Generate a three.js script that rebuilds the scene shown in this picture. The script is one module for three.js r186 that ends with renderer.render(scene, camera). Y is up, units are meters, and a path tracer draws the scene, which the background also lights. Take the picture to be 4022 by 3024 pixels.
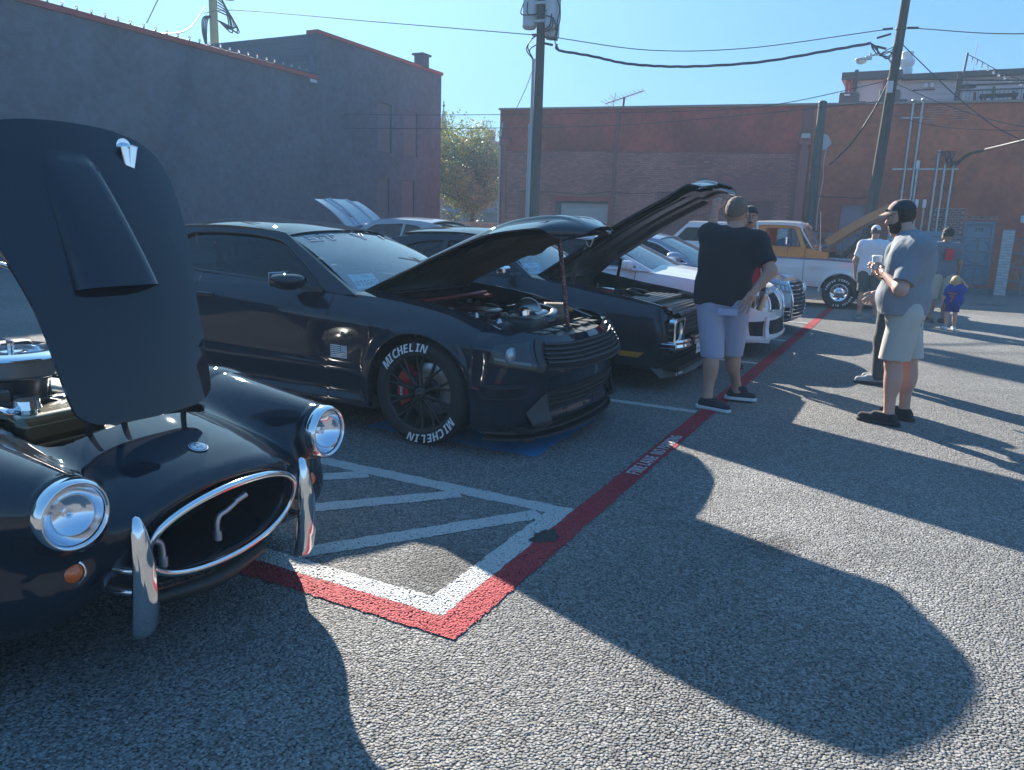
import * as THREE from 'three';
import { mergeGeometries, toCreasedNormals } from 'three/addons/utils/BufferGeometryUtils.js';
import { RoundedBoxGeometry } from 'three/addons/geometries/RoundedBoxGeometry.js';
import { ImprovedNoise } from 'three/addons/math/ImprovedNoise.js';
import { FontLoader } from 'three/addons/loaders/FontLoader.js';
import { TextGeometry } from 'three/addons/geometries/TextGeometry.js';

// ---------------------------------------------------------------- camera, sky, sun, exposure
// x = nose direction of the parked row, z = along the row towards the viewer, origin = painted corner
const scene = new THREE.Scene();
const rad = (d) => d * Math.PI / 180;
const camera = new THREE.PerspectiveCamera(53.05, 1024 / 770, 0.05, 900);
camera.position.set(1.331, 1.5, 2.24);
camera.rotation.set(rad(-11.8), rad(26.84), rad(1.9), 'YXZ');
const renderer = new THREE.WebGLRenderer({ antialias: true });
renderer.toneMapping = THREE.LinearToneMapping;
renderer.toneMappingExposure = 3.3;
renderer.shadowMap.enabled = true;
const sunEl = rad(24.8), sunDir = new THREE.Vector3(-0.71 * Math.cos(sunEl), Math.sin(sunEl), -0.704 * Math.cos(sunEl)).normalize();
{
  const w = 1024, h = 512, d = new Float32Array(w * h * 4);
  for (let j = 0; j < h; j++) for (let i = 0; i < w; i++) {
    const th = ((i + 0.5) / w - 0.5) * 2 * Math.PI, ph = ((j + 0.5) / h - 0.5) * Math.PI;
    const y = Math.sin(ph), x = Math.cos(ph) * Math.cos(th), z = Math.cos(ph) * Math.sin(th);
    const c = x * sunDir.x + y * sunDir.y + z * sunDir.z, up = Math.max(y, 0);
    const hz = Math.exp(-up * 4.2);                        // paler towards the horizon
    const g = 0.5 + 0.5 * c;
    const ray = 0.8 + 0.2 * c * c, mie = Math.exp((c - 1) * 9) * 0.9 + Math.exp((c - 1) * 2.4) * 0.24;
    const k = (i + j * w) * 4;
    d[k] = (0.026 + 0.056 * hz) * ray + mie * 0.125 + 0.006 * g;
    d[k + 1] = (0.105 + 0.098 * hz) * ray + mie * 0.168 + 0.016 * g;
    d[k + 2] = (0.270 + 0.075 * hz) * ray + mie * 0.135 + 0.016 * g;
    d[k + 3] = 1;
    if (y < 0) { d[k] = 0.06; d[k + 1] = 0.07; d[k + 2] = 0.085; }
  }
  const sky = new THREE.DataTexture(d, w, h, THREE.RGBAFormat, THREE.FloatType);
  sky.mapping = THREE.EquirectangularReflectionMapping; sky.magFilter = THREE.LinearFilter; sky.minFilter = THREE.LinearFilter; sky.needsUpdate = true;
  scene.background = sky; scene.environment = sky;
}
const sun = new THREE.DirectionalLight(new THREE.Color(1, 0.925, 0.81), 5);
sun.position.copy(sunDir).multiplyScalar(60); sun.castShadow = true;
sun.shadow.camera.left = -30; sun.shadow.camera.right = 30; sun.shadow.camera.top = 30; sun.shadow.camera.bottom = -30; sun.shadow.camera.far = 160;
sun.shadow.mapSize.set(4096, 4096);
scene.add(sun);

scene.fog = new THREE.FogExp2(new THREE.Color(0.55, 0.78, 1.0), 0.0030);     // morning haze lit by the low sun

// ---------------------------------------------------------------- helpers
let seed = 7;
const rnd = () => { seed = (seed * 1664525 + 1013904223) >>> 0; return seed / 4294967296; };
const rr = (a, b) => a + (b - a) * rnd();
const lerp = (a, b, t) => a + (b - a) * t, clamp = (x, a = 0, b = 1) => Math.min(b, Math.max(a, x));
const smooth = (a, b, x) => { const t = clamp((x - a) / (b - a)); return t * t * (3 - 2 * t); };
const V = (x, y, z) => new THREE.Vector3(x, y, z);
const PI = Math.PI;
const noise = new ImprovedNoise();
const fbm = (x, y, z, o = 4) => { let s = 0, a = 0.5; for (let i = 0; i < o; i++) { s += a * noise.noise(x, y, z); x *= 2.03; y *= 2.03; z *= 2.03; a *= 0.5; } return s; };
// [[x, v...], ...] -> smooth interpolation in x
function tab(rows) {
  const n = rows.length, m = rows[0].length - 1;
  const f = (x, c = 1) => {
    if (x <= rows[0][0]) return rows[0][c];
    if (x >= rows[n - 1][0]) return rows[n - 1][c];
    let i = 0; while (x > rows[i + 1][0]) i++;
    const [x0, x1] = [rows[i][0], rows[i + 1][0]], h = x1 - x0, t = (x - x0) / h;
    const sl = (k) => (rows[k + 1][c] - rows[k][c]) / (rows[k + 1][0] - rows[k][0]);
    const tan = (k) => { if (k === 0) return sl(0); if (k === n - 1) return sl(n - 2); const a = sl(k - 1), b = sl(k); return a * b <= 0 ? 0 : 2 * a * b / (a + b); };
    const m0 = tan(i) * h, m1 = tan(i + 1) * h, t2 = t * t, t3 = t2 * t;
    return rows[i][c] * (2 * t3 - 3 * t2 + 1) + m0 * (t3 - 2 * t2 + t) + rows[i + 1][c] * (-2 * t3 + 3 * t2) + m1 * (t3 - t2);
  };
  f.m = m; return f;
}
const used = {};
const numbered = (n) => { const k = (used[n] = (used[n] ?? -1) + 1); return k ? n + '_' + String(k).padStart(3, '0') : n; };
function norm(g) {
  if (!g.index) { const n = g.attributes.position.count, ix = new Uint32Array(n); for (let i = 0; i < n; i++) ix[i] = i; g.setIndex(new THREE.BufferAttribute(ix, 1)); }
  if (!g.attributes.normal) g.computeVertexNormals();
  if (!g.attributes.uv) g.setAttribute('uv', new THREE.BufferAttribute(new Float32Array(g.attributes.position.count * 2), 2));
  for (const k of Object.keys(g.attributes)) if (!['position', 'normal', 'uv'].includes(k)) g.deleteAttribute(k);
  g.morphAttributes = {}; return g;
}
const merge = (...l) => { l = l.flat(9).filter(Boolean).map(norm); return l.length === 1 ? l[0] : mergeGeometries(l); };
function shade(o) { o.castShadow = o.receiveShadow = true; return o; }
function part(name, geo, mat, parent, label) {
  const o = shade(new THREE.Mesh(Array.isArray(geo) ? merge(geo) : geo, mat)); o.name = name; if (label) o.userData.label = label; parent.add(o); return o;
}
function group(name, parent, pos, label) { const o = new THREE.Group(); o.name = name; if (pos) o.position.set(...pos); if (label) o.userData.label = label; parent.add(o); return o; }
function tag(o, label, category, grp) { o.userData.label = label; o.userData.category = category; if (grp) o.userData.group = grp; return o; }
function thing(name, label, category, pos = [0, 0, 0], turn = 0, grp) {
  const o = new THREE.Group(); o.name = numbered(name); o.position.set(...pos); o.rotation.y = turn; scene.add(o); return tag(o, label, category, grp);
}
function solo(name, label, category, geo, mat, grp) { const o = part(numbered(name), geo, mat, scene); return tag(o, label, category, grp); }
function struct(name, geo, mat) { const o = part(numbered(name), geo, mat, scene); o.userData.kind = 'structure'; return o; }
// materials
const col = (c) => Array.isArray(c) ? new THREE.Color().setRGB(c[0], c[1], c[2]) : new THREE.Color().setRGB(c, c, c);
function mat(c, roughness = 0.6, metalness = 0, more = {}) { const m = new THREE.MeshPhysicalMaterial({ color: col(c), roughness, metalness, side: THREE.DoubleSide }); for (const k in more) { if (m[k] && m[k].isColor) m[k].copy(col(more[k])); else m[k] = more[k]; } return m; }
const paint = (c, rough = 0.5) => mat(c, rough, 0, { specularIntensity: 0, clearcoat: 1, clearcoatRoughness: 0.012 });
// geometries
const box = (w, h, d, x = 0, y = 0, z = 0) => new THREE.BoxGeometry(w, h, d).translate(x, y, z);
const rbox = (w, h, d, x = 0, y = 0, z = 0, r = 0.02, s = 2) => new RoundedBoxGeometry(w, h, d, s, Math.min(r, w / 2.01, h / 2.01, d / 2.01)).translate(x, y, z);
const bx2 = (x0, x1, y0, y1, z0, z1) => box(Math.abs(x1 - x0), Math.abs(y1 - y0), Math.abs(z1 - z0), (x0 + x1) / 2, (y0 + y1) / 2, (z0 + z1) / 2);
const cyl = (r0, r1, h, x = 0, y = 0, z = 0, n = 20, open = false) => new THREE.CylinderGeometry(r1, r0, h, n, 1, open).translate(x, y, z);
const sph = (r, x = 0, y = 0, z = 0, sx = 1, sy = 1, sz = 1, n = 16) => new THREE.SphereGeometry(r, n, Math.round(n * 0.7)).scale(sx, sy, sz).translate(x, y, z);
const curve = (pts, closed = false) => new THREE.CatmullRomCurve3(pts.map((p) => p.isVector3 ? p : V(...p)), closed, 'centripetal');
const tube = (pts, r, n = 0, rs = 8, closed = false) => new THREE.TubeGeometry(curve(pts, closed), n || pts.length * 6, r, rs, closed);
const lathe = (pts, n = 32) => new THREE.LatheGeometry(pts.map(([r, y]) => new THREE.Vector2(r, y)), n);
function bar(a, b, r, r2 = r, n = 10) {
  const A = V(...a), B = V(...b), d = B.clone().sub(A), g = new THREE.CylinderGeometry(r2, r, d.length(), n);
  g.applyQuaternion(new THREE.Quaternion().setFromUnitVectors(V(0, 1, 0), d.clone().normalize())); return g.translate(...A.add(B).multiplyScalar(0.5).toArray());
}
function beam(a, b, w, h) {     // box between two points, h = size along world up
  const A = V(...a), B = V(...b), d = B.clone().sub(A), L = d.length(), g = new THREE.BoxGeometry(w, h, L);
  const m = new THREE.Matrix4().lookAt(B, A, V(0, 1, 0)); g.applyMatrix4(m); return g.translate(...A.add(B).multiplyScalar(0.5).toArray());
}
function grid(f, nu, nv, flip = false, uvs) {     // f(u, v) -> [x, y, z]
  const P = [], U = [], I = [];
  for (let j = 0; j <= nv; j++) for (let i = 0; i <= nu; i++) { const p = f(i / nu, j / nv); P.push(p[0], p[1], p[2]); U.push(...(uvs ? uvs(i / nu, j / nv) : [i / nu, j / nv])); }
  for (let j = 0; j < nv; j++) for (let i = 0; i < nu; i++) { const a = j * (nu + 1) + i, b = a + 1, c = a + nu + 1, d = c + 1; if (flip) I.push(a, c, b, b, c, d); else I.push(a, b, c, b, d, c); }
  const g = new THREE.BufferGeometry();
  g.setAttribute('position', new THREE.Float32BufferAttribute(P, 3)); g.setAttribute('uv', new THREE.Float32BufferAttribute(U, 2)); g.setIndex(I); g.computeVertexNormals(); return g;
}
// a plate of given thickness over a grid surface: front face, back face and rim
function plate(f, nu, nv, thick) {
  const e = 1e-3, nrm = (u, v) => {
    const a = V(...f(Math.min(u + e, 1), v)).sub(V(...f(Math.max(u - e, 0), v))), b = V(...f(u, Math.min(v + e, 1))).sub(V(...f(u, Math.max(v - e, 0)))); return a.cross(b).normalize();
  };
  const back = (u, v) => { const n = nrm(u, v), p = f(u, v); return [p[0] - n.x * thick, p[1] - n.y * thick, p[2] - n.z * thick]; };
  const L = (k) => (u, v) => v < 0.5 ? k(u)[0] : k(u)[1];
  return merge(grid(f, nu, nv), grid(back, nu, nv, true),
    grid(L((u) => [f(u, 0), back(u, 0)]), nu, 1, true), grid(L((u) => [f(u, 1), back(u, 1)]), nu, 1),
    grid(L((u) => [f(0, u), back(0, u)]), nv, 1), grid(L((u) => [f(1, u), back(1, u)]), nv, 1, true));
}
const poly = (pts, holes = []) => { const s = new THREE.Shape(pts.map(([x, y]) => new THREE.Vector2(x, y))); for (const h of holes) s.holes.push(new THREE.Path(h.map(([x, y]) => new THREE.Vector2(x, y)))); return s; };
const extr = (shape, depth, bevel = 0) => new THREE.ExtrudeGeometry(shape, { depth, bevelEnabled: bevel > 0, bevelThickness: bevel, bevelSize: bevel, bevelSegments: 2, steps: 1 });
const roundPoly = (pts, r, n = 5) => {   // round the corners of a polygon
  const o = [], m = pts.length;
  pts.forEach((p, i) => {
    const a = pts[(i + m - 1) % m], b = pts[(i + 1) % m], R = Array.isArray(r) ? r[i] : r;
    const la = Math.hypot(a[0] - p[0], a[1] - p[1]), lb = Math.hypot(b[0] - p[0], b[1] - p[1]), ra = Math.min(R, la * 0.48), rb = Math.min(R, lb * 0.48);
    if (R < 1e-4) { o.push(p); return; }
    const A = [p[0] + (a[0] - p[0]) / la * ra, p[1] + (a[1] - p[1]) / la * ra], B = [p[0] + (b[0] - p[0]) / lb * rb, p[1] + (b[1] - p[1]) / lb * rb];
    for (let k = 0; k <= n; k++) { const t = k / n; o.push([(1 - t) * (1 - t) * A[0] + 2 * t * (1 - t) * p[0] + t * t * B[0], (1 - t) * (1 - t) * A[1] + 2 * t * (1 - t) * p[1] + t * t * B[1]]); }
  });
  return o;
};
const mapGeo = (g, f, recompute = true) => { const p = g.attributes.position; for (let i = 0; i < p.count; i++) { const q = f(p.getX(i), p.getY(i), p.getZ(i)); p.setXYZ(i, q[0], q[1], q[2]); } if (recompute) g.computeVertexNormals(); return g; };
const mirZ = (g) => { const c = g.clone(); c.scale(1, 1, -1); const ix = c.index; if (ix) for (let i = 0; i < ix.count; i += 3) { const a = ix.getX(i); ix.setX(i, ix.getX(i + 2)); ix.setX(i + 2, a); } return c; };
const both = (g) => { g = norm(g); return [g, norm(mirZ(g))]; };
const font = await new FontLoader().loadAsync('fonts/droid/droid_sans_bold.typeface.json');
function text(str, size, depth = 0.002, curveSegments = 3) { const g = new TextGeometry(str, { font, size, depth, curveSegments, bevelEnabled: false }); g.computeBoundingBox(); const b = g.boundingBox; return norm(g.translate(-(b.min.x + b.max.x) / 2, -(b.min.y + b.max.y) / 2, 0)); }
// letters along a circle in the xy plane; reads left to right from outside
function textArc(str, size, R, mid, span, slant = 0, depth = 0.003) {
  const out = [], n = str.length;
  [...str].forEach((ch, i) => { if (ch === ' ') return; const g = text(ch, size, depth); mapGeo(g, (x, y, z) => [x + y * slant, y, z], false); const a = mid + span * (0.5 - (i + 0.5) / n); g.translate(0, R, 0).rotateZ(a - PI / 2); out.push(g); });
  return merge(out);
}
// signed distance field -> mesh (surface nets, empty blocks skipped)
function meshSDF(f, lo, hi, cell, refine = 2) {
  const N = [0, 1, 2].map((k) => Math.ceil((hi[k] - lo[k]) / cell) + 1), [nx, ny, nz] = N, F = new Float32Array(nx * ny * nz).fill(1e3), B = 6;
  const id = (i, j, k) => (k * ny + j) * nx + i;
  for (let k = 0; k < nz; k += B) for (let j = 0; j < ny; j += B) for (let i = 0; i < nx; i += B) {
    const d = f(lo[0] + (i + B / 2) * cell, lo[1] + (j + B / 2) * cell, lo[2] + (k + B / 2) * cell), far = Math.abs(d) > B * cell * 1.6;
    for (let c = k; c < Math.min(k + B, nz); c++) for (let b = j; b < Math.min(j + B, ny); b++) for (let a = i; a < Math.min(i + B, nx); a++)
      F[id(a, b, c)] = far ? d : f(lo[0] + a * cell, lo[1] + b * cell, lo[2] + c * cell);
  }
  const vid = new Int32Array(nx * ny * nz).fill(-1), P = [], I = [];
  const E = [[0, 1], [2, 3], [4, 5], [6, 7], [0, 2], [1, 3], [4, 6], [5, 7], [0, 4], [1, 5], [2, 6], [3, 7]];
  const grad = (x, y, z, h = cell * 0.4) => { const a = f(x + h, y, z) - f(x - h, y, z), b = f(x, y + h, z) - f(x, y - h, z), c = f(x, y, z + h) - f(x, y, z - h), l = Math.sqrt(a * a + b * b + c * c) || 1; return [a / l, b / l, c / l, l / (2 * h)]; };
  for (let k = 0; k < nz - 1; k++) for (let j = 0; j < ny - 1; j++) for (let i = 0; i < nx - 1; i++) {
    let m = 0; const v = [];
    for (let q = 0; q < 8; q++) { const d = F[id(i + (q & 1), j + ((q >> 1) & 1), k + (q >> 2))]; v.push(d); if (d < 0) m |= 1 << q; }
    if (m === 0 || m === 255) continue;
    let x = 0, y = 0, z = 0, n = 0;
    for (const [a, b] of E) if ((v[a] < 0) !== (v[b] < 0)) { const t = v[a] / (v[a] - v[b]); x += lerp(a & 1, b & 1, t); y += lerp((a >> 1) & 1, (b >> 1) & 1, t); z += lerp(a >> 2, b >> 2, t); n++; }
    x = lo[0] + (i + x / n) * cell; y = lo[1] + (j + y / n) * cell; z = lo[2] + (k + z / n) * cell;
    for (let r = 0; r < refine; r++) { const g = grad(x, y, z), d = clamp(f(x, y, z) / Math.max(g[3], 0.3), -cell * 0.5, cell * 0.5); x -= g[0] * d; y -= g[1] * d; z -= g[2] * d; }
    vid[id(i, j, k)] = P.length / 3; P.push(x, y, z);
  }
  const q = (a, b, c, d, fl) => { if (fl) I.push(a, c, b, b, c, d); else I.push(a, b, c, b, d, c); };
  for (let k = 1; k < nz - 1; k++) for (let j = 1; j < ny - 1; j++) for (let i = 1; i < nx - 1; i++) {
    const s = F[id(i, j, k)] < 0;
    if (s !== F[id(i + 1, j, k)] < 0) q(vid[id(i, j - 1, k - 1)], vid[id(i, j, k - 1)], vid[id(i, j - 1, k)], vid[id(i, j, k)], !s);
    if (s !== F[id(i, j + 1, k)] < 0) q(vid[id(i - 1, j, k - 1)], vid[id(i, j, k - 1)], vid[id(i - 1, j, k)], vid[id(i, j, k)], s);
    if (s !== F[id(i, j, k + 1)] < 0) q(vid[id(i - 1, j - 1, k)], vid[id(i, j - 1, k)], vid[id(i - 1, j, k)], vid[id(i, j, k)], !s);
  }
  const Nn = new Float32Array(P.length);
  for (let i = 0; i < P.length; i += 3) { const g = grad(P[i], P[i + 1], P[i + 2]); Nn[i] = g[0]; Nn[i + 1] = g[1]; Nn[i + 2] = g[2]; }
  const g = new THREE.BufferGeometry(); g.setAttribute('position', new THREE.Float32BufferAttribute(P, 3)); g.setAttribute('normal', new THREE.BufferAttribute(Nn, 3)); g.setIndex(I.filter((x) => true)); return norm(g);
}
const smin = (a, b, k) => { const h = Math.max(k - Math.abs(a - b), 0) / k; return Math.min(a, b) - h * h * k * 0.25; };
const smax = (a, b, k) => -smin(-a, -b, k);
// tapered capsule
function cap(x, y, z, a, b, ra, rb) {
  const bx = b[0] - a[0], by = b[1] - a[1], bz = b[2] - a[2], px = x - a[0], py = y - a[1], pz = z - a[2], t = clamp((px * bx + py * by + pz * bz) / (bx * bx + by * by + bz * bz));
  const qx = px - bx * t, qy = py - by * t, qz = pz - bz * t; return Math.sqrt(qx * qx + qy * qy + qz * qz) - (ra + (rb - ra) * t);
}
function ell(x, y, z, c, r) { const X = (x - c[0]) / r[0], Y = (y - c[1]) / r[1], Z = (z - c[2]) / r[2], a = X / r[0], b = Y / r[1], d = Z / r[2], k0 = Math.sqrt(X * X + Y * Y + Z * Z), k1 = Math.sqrt(a * a + b * b + d * d); return k1 < 1e-9 ? -Math.min(...r) : k0 * (k0 - 1) / k1; }
// textures
function dataTex(n, f, srgb, ch = 4) { // f(i, j) -> [r, g, b, a] 0..255
  const d = new Uint8Array(n * n * 4); for (let j = 0; j < n; j++) for (let i = 0; i < n; i++) { const c = f(i, j); d.set(c.length === 1 ? [c[0], c[0], c[0], 255] : c, (j * n + i) * 4); }
  const t = new THREE.DataTexture(d, n, n, THREE.RGBAFormat); t.wrapS = t.wrapT = THREE.RepeatWrapping; t.magFilter = THREE.LinearFilter; t.minFilter = THREE.LinearMipmapLinearFilter; t.generateMipmaps = true; if (srgb) t.colorSpace = THREE.SRGBColorSpace; t.needsUpdate = true; return t;
}
const rep = (t, u, v = u) => { const c = t.clone(); c.repeat.set(u, v); c.needsUpdate = true; return c; };
function canvasTex(w, h, draw, srgb = true) { const c = document.createElement('canvas'); c.width = w; c.height = h; draw(c.getContext('2d'), w, h); const t = new THREE.CanvasTexture(c); if (srgb) t.colorSpace = THREE.SRGBColorSpace; return t; }
// tiling value noise on an n x n lattice
function tileNoise(period, s) { const L = []; let q = s * 9301 + 7; for (let i = 0; i < period * period; i++) { q = (q * 1664525 + 1013904223) >>> 0; L.push(q / 4294967296); } return (u, v) => { u *= period; v *= period; const i = Math.floor(u), j = Math.floor(v), a = u - i, b = v - j, A = a * a * (3 - 2 * a), B = b * b * (3 - 2 * b), g = (x, y) => L[((y % period + period) % period) * period + ((x % period + period) % period)]; return lerp(lerp(g(i, j), g(i + 1, j), A), lerp(g(i, j + 1), g(i + 1, j + 1), A), B); }; }
const tileFbm = (p, s, o = 4) => { const l = []; for (let i = 0; i < o; i++) l.push(tileNoise(p << i, s + i)); return (u, v) => { let a = 0.5, t = 0; for (const f of l) { t += a * f(u, v); a *= 0.5; } return t / (1 - Math.pow(0.5, o)); }; };

// ---------------------------------------------------------------- asphalt
const CH = 2048, TILE = 2.4;            // one tile of chip seal: metres
const chipH = new Float32Array(CH * CH), chipT = new Float32Array(CH * CH);
{
  const n = 270, cs = CH / n, pt = new Float32Array(n * n * 4);
  for (let i = 0; i < n * n; i++) { pt[i * 4] = rnd(); pt[i * 4 + 1] = rnd(); pt[i * 4 + 2] = 0.35 + 0.65 * rnd(); pt[i * 4 + 3] = rr(0.75, 1.25); }
  const fine = tileFbm(128, 3, 3), big = tileFbm(6, 5, 3);
  for (let j = 0; j < CH; j++) for (let i = 0; i < CH; i++) {
    const u = i / cs, v = j / cs, iu = Math.floor(u), iv = Math.floor(v); let best = 0, tone = 0.3;
    for (let b = -1; b <= 1; b++) for (let a = -1; a <= 1; a++) {
      const x = iu + a, y = iv + b, q = (((y + n) % n) * n + (x + n) % n) * 4, dx = u - x - pt[q], dy = v - y - pt[q + 1], r = (dx * dx + dy * dy) * 1.7 * pt[q + 3];
      const h = pt[q + 2] * Math.max(0, 1 - r * r); if (h > best) { best = h; tone = pt[q + 2]; }
    }
    chipT[j * CH + i] = smooth(0.03, 0.3, best) * (0.55 + 0.75 * ((tone * 7.31) % 1));
    chipH[j * CH + i] = clamp(best * 0.8 * lerp(0.45, 1.1, big(i / CH, j / CH)) + 0.28 * fine(i / CH, j / CH) + 0.25 * big(i / CH, j / CH) - 0.1);
  }
}
const chipTex = dataTex(CH, (i, j) => [chipH[j * CH + i] * 255]);
const fbP = tileFbm(14, 77, 3);
const paintAlpha = dataTex(1024, (i, j) => { const h = chipH[(j * 2) * CH + i * 2]; return [clamp((h - 0.17 - 0.05 * fbP(i / 1024, j / 1024)) * 9) * 255]; });
const fbC = tileFbm(128, 41, 3);
// pale stones of differing tone set in dark bitumen
const asphaltMap = dataTex(CH, (i, j) => { const g = clamp(62 + 62 * chipT[j * CH + i] + (fbC(i / CH, j / CH) - 0.5) * 30, 0, 255); return [g + 1, g, g - 2, 255]; }, true);
const mAsphalt = mat([1, 1, 1], 0.88, 0, { map: rep(asphaltMap, 1 / TILE), bumpMap: rep(chipTex, 1 / TILE), bumpScale: 0.02, specularIntensity: 0.35, vertexColors: true });
function flat(outline, y, material, name) {   // ground sheet with uv in metres
  const g = new THREE.ShapeGeometry(poly(outline.map(([x, z]) => [x, -z]))); g.rotateX(-PI / 2); g.translate(0, y, 0);
  const p = g.attributes.position, uv = g.attributes.uv; for (let i = 0; i < p.count; i++) uv.setXY(i, p.getX(i), -p.getZ(i)); return norm(g);
}
{ // one sheet to the horizon; worn and oil-stained patches as vertex colours
  const xs = [-260, -120, -60, -35], zs = [-260, -120, -60, -40]; for (let x = -24; x < 12; x += 0.14) xs.push(x); xs.push(20, 40, 100, 260); for (let z = -30; z < 8; z += 0.14) zs.push(z); zs.push(14, 30, 120);
  const nu = xs.length - 1, nv = zs.length - 1, g = grid((u, v) => [xs[Math.round(u * nu)], 0, zs[Math.round(v * nv)]], nu, nv, true, (u, v) => [xs[Math.round(u * nu)], -zs[Math.round(v * nv)]]);
  const p = g.attributes.position, c = new Float32Array(p.count * 3), oil = [[-0.35, -0.45, 0.3], [-2.3, -2.9, 0.5], [-1.8, -5.5, 0.5], [0.9, -1.5, 0.16], [3.0, -19, 0.5], [-0.2, -0.95, 0.12]], dust = [[0.9, -1.9, 0.45], [1.3, -1.1, 0.5], [0.7, -2.6, 0.4], [2.6, -14, 2.5]];
  for (let i = 0; i < p.count; i++) {
    const x = p.getX(i), z = p.getZ(i); let k = 0.98 + 0.34 * fbm(x * 0.55, z * 0.55, 1.7, 5);
    for (const [a, b, r] of oil) k -= 0.45 * smooth(1.1, 0.2, Math.hypot(x - a, z - b) / r + 0.6 * fbm(x * 5, z * 5, 4.1, 4));
    for (const [a, b, r] of dust) k += 0.28 * smooth(1.2, 0.1, Math.hypot(x - a, z - b) / r + 0.7 * fbm(x * 3, z * 3, 8.1, 4));
    k = clamp(k, 0.35, 1.6) * 1.08; c[i * 3] = k; c[i * 3 + 1] = k * 0.995; c[i * 3 + 2] = k * 0.985;
  }
  const gg = norm(g); gg.setAttribute('color', new THREE.BufferAttribute(c, 3)); struct('asphalt_ground', gg, mAsphalt);
}
const roadPaint = (c, rough = 0.8) => mat(c, rough, 0, { bumpMap: rep(chipTex, 1 / TILE), bumpScale: 0.018, specularIntensity: 0.4, alphaMap: rep(paintAlpha, 1 / TILE), alphaTest: 0.5 });
const mRed = roadPaint([0.36, 0.04, 0.05]), mWhite = roadPaint([0.50, 0.50, 0.485]), mBlue = roadPaint([0.03, 0.30, 0.62]);
// ragged stripe from (x0, z0) to (x1, z1)
function stripe(x0, z0, x1, z1, w, y, wob = 0.006) {
  const L = Math.hypot(x1 - x0, z1 - z0), dx = (x1 - x0) / L, dz = (z1 - z0) / L, n = Math.max(4, Math.ceil(L / 0.035)), A = [], B = [];
  for (let i = 0; i <= n; i++) { const t = i / n * L, a = w / 2 + rr(-wob, wob), b = w / 2 + rr(-wob, wob); A.push([x0 + dx * t - dz * a, z0 + dz * t + dx * a]); B.push([x0 + dx * t + dz * b, z0 + dz * t - dx * b]); }
  return flat([...A, ...B.reverse()], y);
}
struct('red_line', merge(stripe(-0.055, 0.0275, -0.055, -40, 0.135, 0.005), stripe(-0.1215, -0.035, -2.6, -0.035, 0.125, 0.005)), mRed);
const wl = []; let wlY = 0.0024; const wy = () => (wlY += 0.00025);
wl.push(stripe(-0.122, -0.16, -3, -0.16, 0.115, 0.0022), stripe(-0.185, -0.2165, -0.185, -1.32, 0.12, 0.0022));       // inner edge of the hatched bay
wl.push(stripe(-0.13, -1.38, -5, -1.38, 0.12, wy()));
wl.push(stripe(-0.26, -1.28, -1.0, -0.25, 0.12, wy()), stripe(-0.78, -1.32, -1.75, -0.25, 0.12, wy()), stripe(-1.42, -1.32, -2.5, -0.22, 0.12, wy()));
for (const z of [-4.1, -6.95, -9.2, -11.75]) wl.push(stripe(-0.13, z, -5.3, z, 0.1, wy()));
struct('white_bay_lines', merge(wl), mWhite);
struct('blue_bay_panel', flat((() => { const o = [], c = [[-0.72, -2.18], [-0.76, -3.36], [-2.1, -3.36], [-2.1, -2.18]]; for (let k = 0; k < 4; k++) for (let i = 0; i < 20; i++) o.push([lerp(c[k][0], c[(k + 1) % 4][0], i / 20) + rr(-0.008, 0.008), lerp(c[k][1], c[(k + 1) % 4][1], i / 20) + rr(-0.008, 0.008)]); return o; })(), 0.004), mBlue);
struct('tar_patch', flat(Array.from({ length: 40 }, (_, i) => { const a = i / 40 * 6.283, r = 0.075 * (1 + 0.9 * fbm(Math.cos(a) * 2, Math.sin(a) * 2, 3.3, 4)); return [-0.10 + r * 0.8 * Math.cos(a), -1.02 + r * 1.3 * Math.sin(a)]; }), 0.0075), mat([0.03, 0.03, 0.03], 0.8, 0, { bumpMap: rep(chipTex, 1 / TILE), bumpScale: 0.02 }));
struct('worn_bay_symbol', merge([0, 1, 2].map((i) => stripe(-0.92 - i * 0.11, -2.45, -0.97 - i * 0.1, -3.0, 0.05, 0.008, 0.016))), roadPaint([0.3, 0.33, 0.35]));
{ // stencilled words on the red line, worn
  const g = text('FIRE LANE  NO PARKING', 0.085, 0.0008); g.scale(1.04 / (g.boundingBox.max.x - g.boundingBox.min.x), 1, 1); g.rotateX(-PI / 2); g.rotateY(PI / 2); g.translate(-0.055, 0.0075, -2.71);
  const p = g.attributes.position, uv = g.attributes.uv; for (let i = 0; i < p.count; i++) uv.setXY(i, p.getX(i), -p.getZ(i));
  struct('stencilled_fire_lane_words', g, roadPaint([0.55, 0.53, 0.53]));
}
// ---------------------------------------------------------------- buildings
const stuccoMap = (s, base, alt, amt) => { const a = tileFbm(3, s, 5), b = tileFbm(7, s + 9, 4), c = tileFbm(40, s + 17, 3); return dataTex(512, (i, j) => { const u = i / 512, v = j / 512, t = clamp((a(u, v) - 0.5) * amt + 0.5), k = 0.82 + 0.36 * (b(u, v)) * 0.6 + (c(u, v) - 0.5) * 0.22; return [0, 1, 2].map((q) => clamp(lerp(base[q], alt[q], t) * k, 0, 255)).concat(255); }, true); };
const grainTex = (() => { const a = tileFbm(48, 71, 4); return dataTex(512, (i, j) => [a(i / 512, j / 512) * 255]); })();
const wallMat = (map, scale, more = {}) => { const m = mat([1, 1, 1], 0.9, 0, { map: rep(map, 1 / scale), bumpMap: rep(grainTex, 1 / 1.3), bumpScale: 0.006, ...more }); return m; };
const mStuccoRed = wallMat(stuccoMap(101, [188, 84, 68], [142, 66, 60], 3), 5);
const mStuccoOrange = wallMat(stuccoMap(131, [206, 112, 74], [170, 86, 64], 3), 6);
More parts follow.
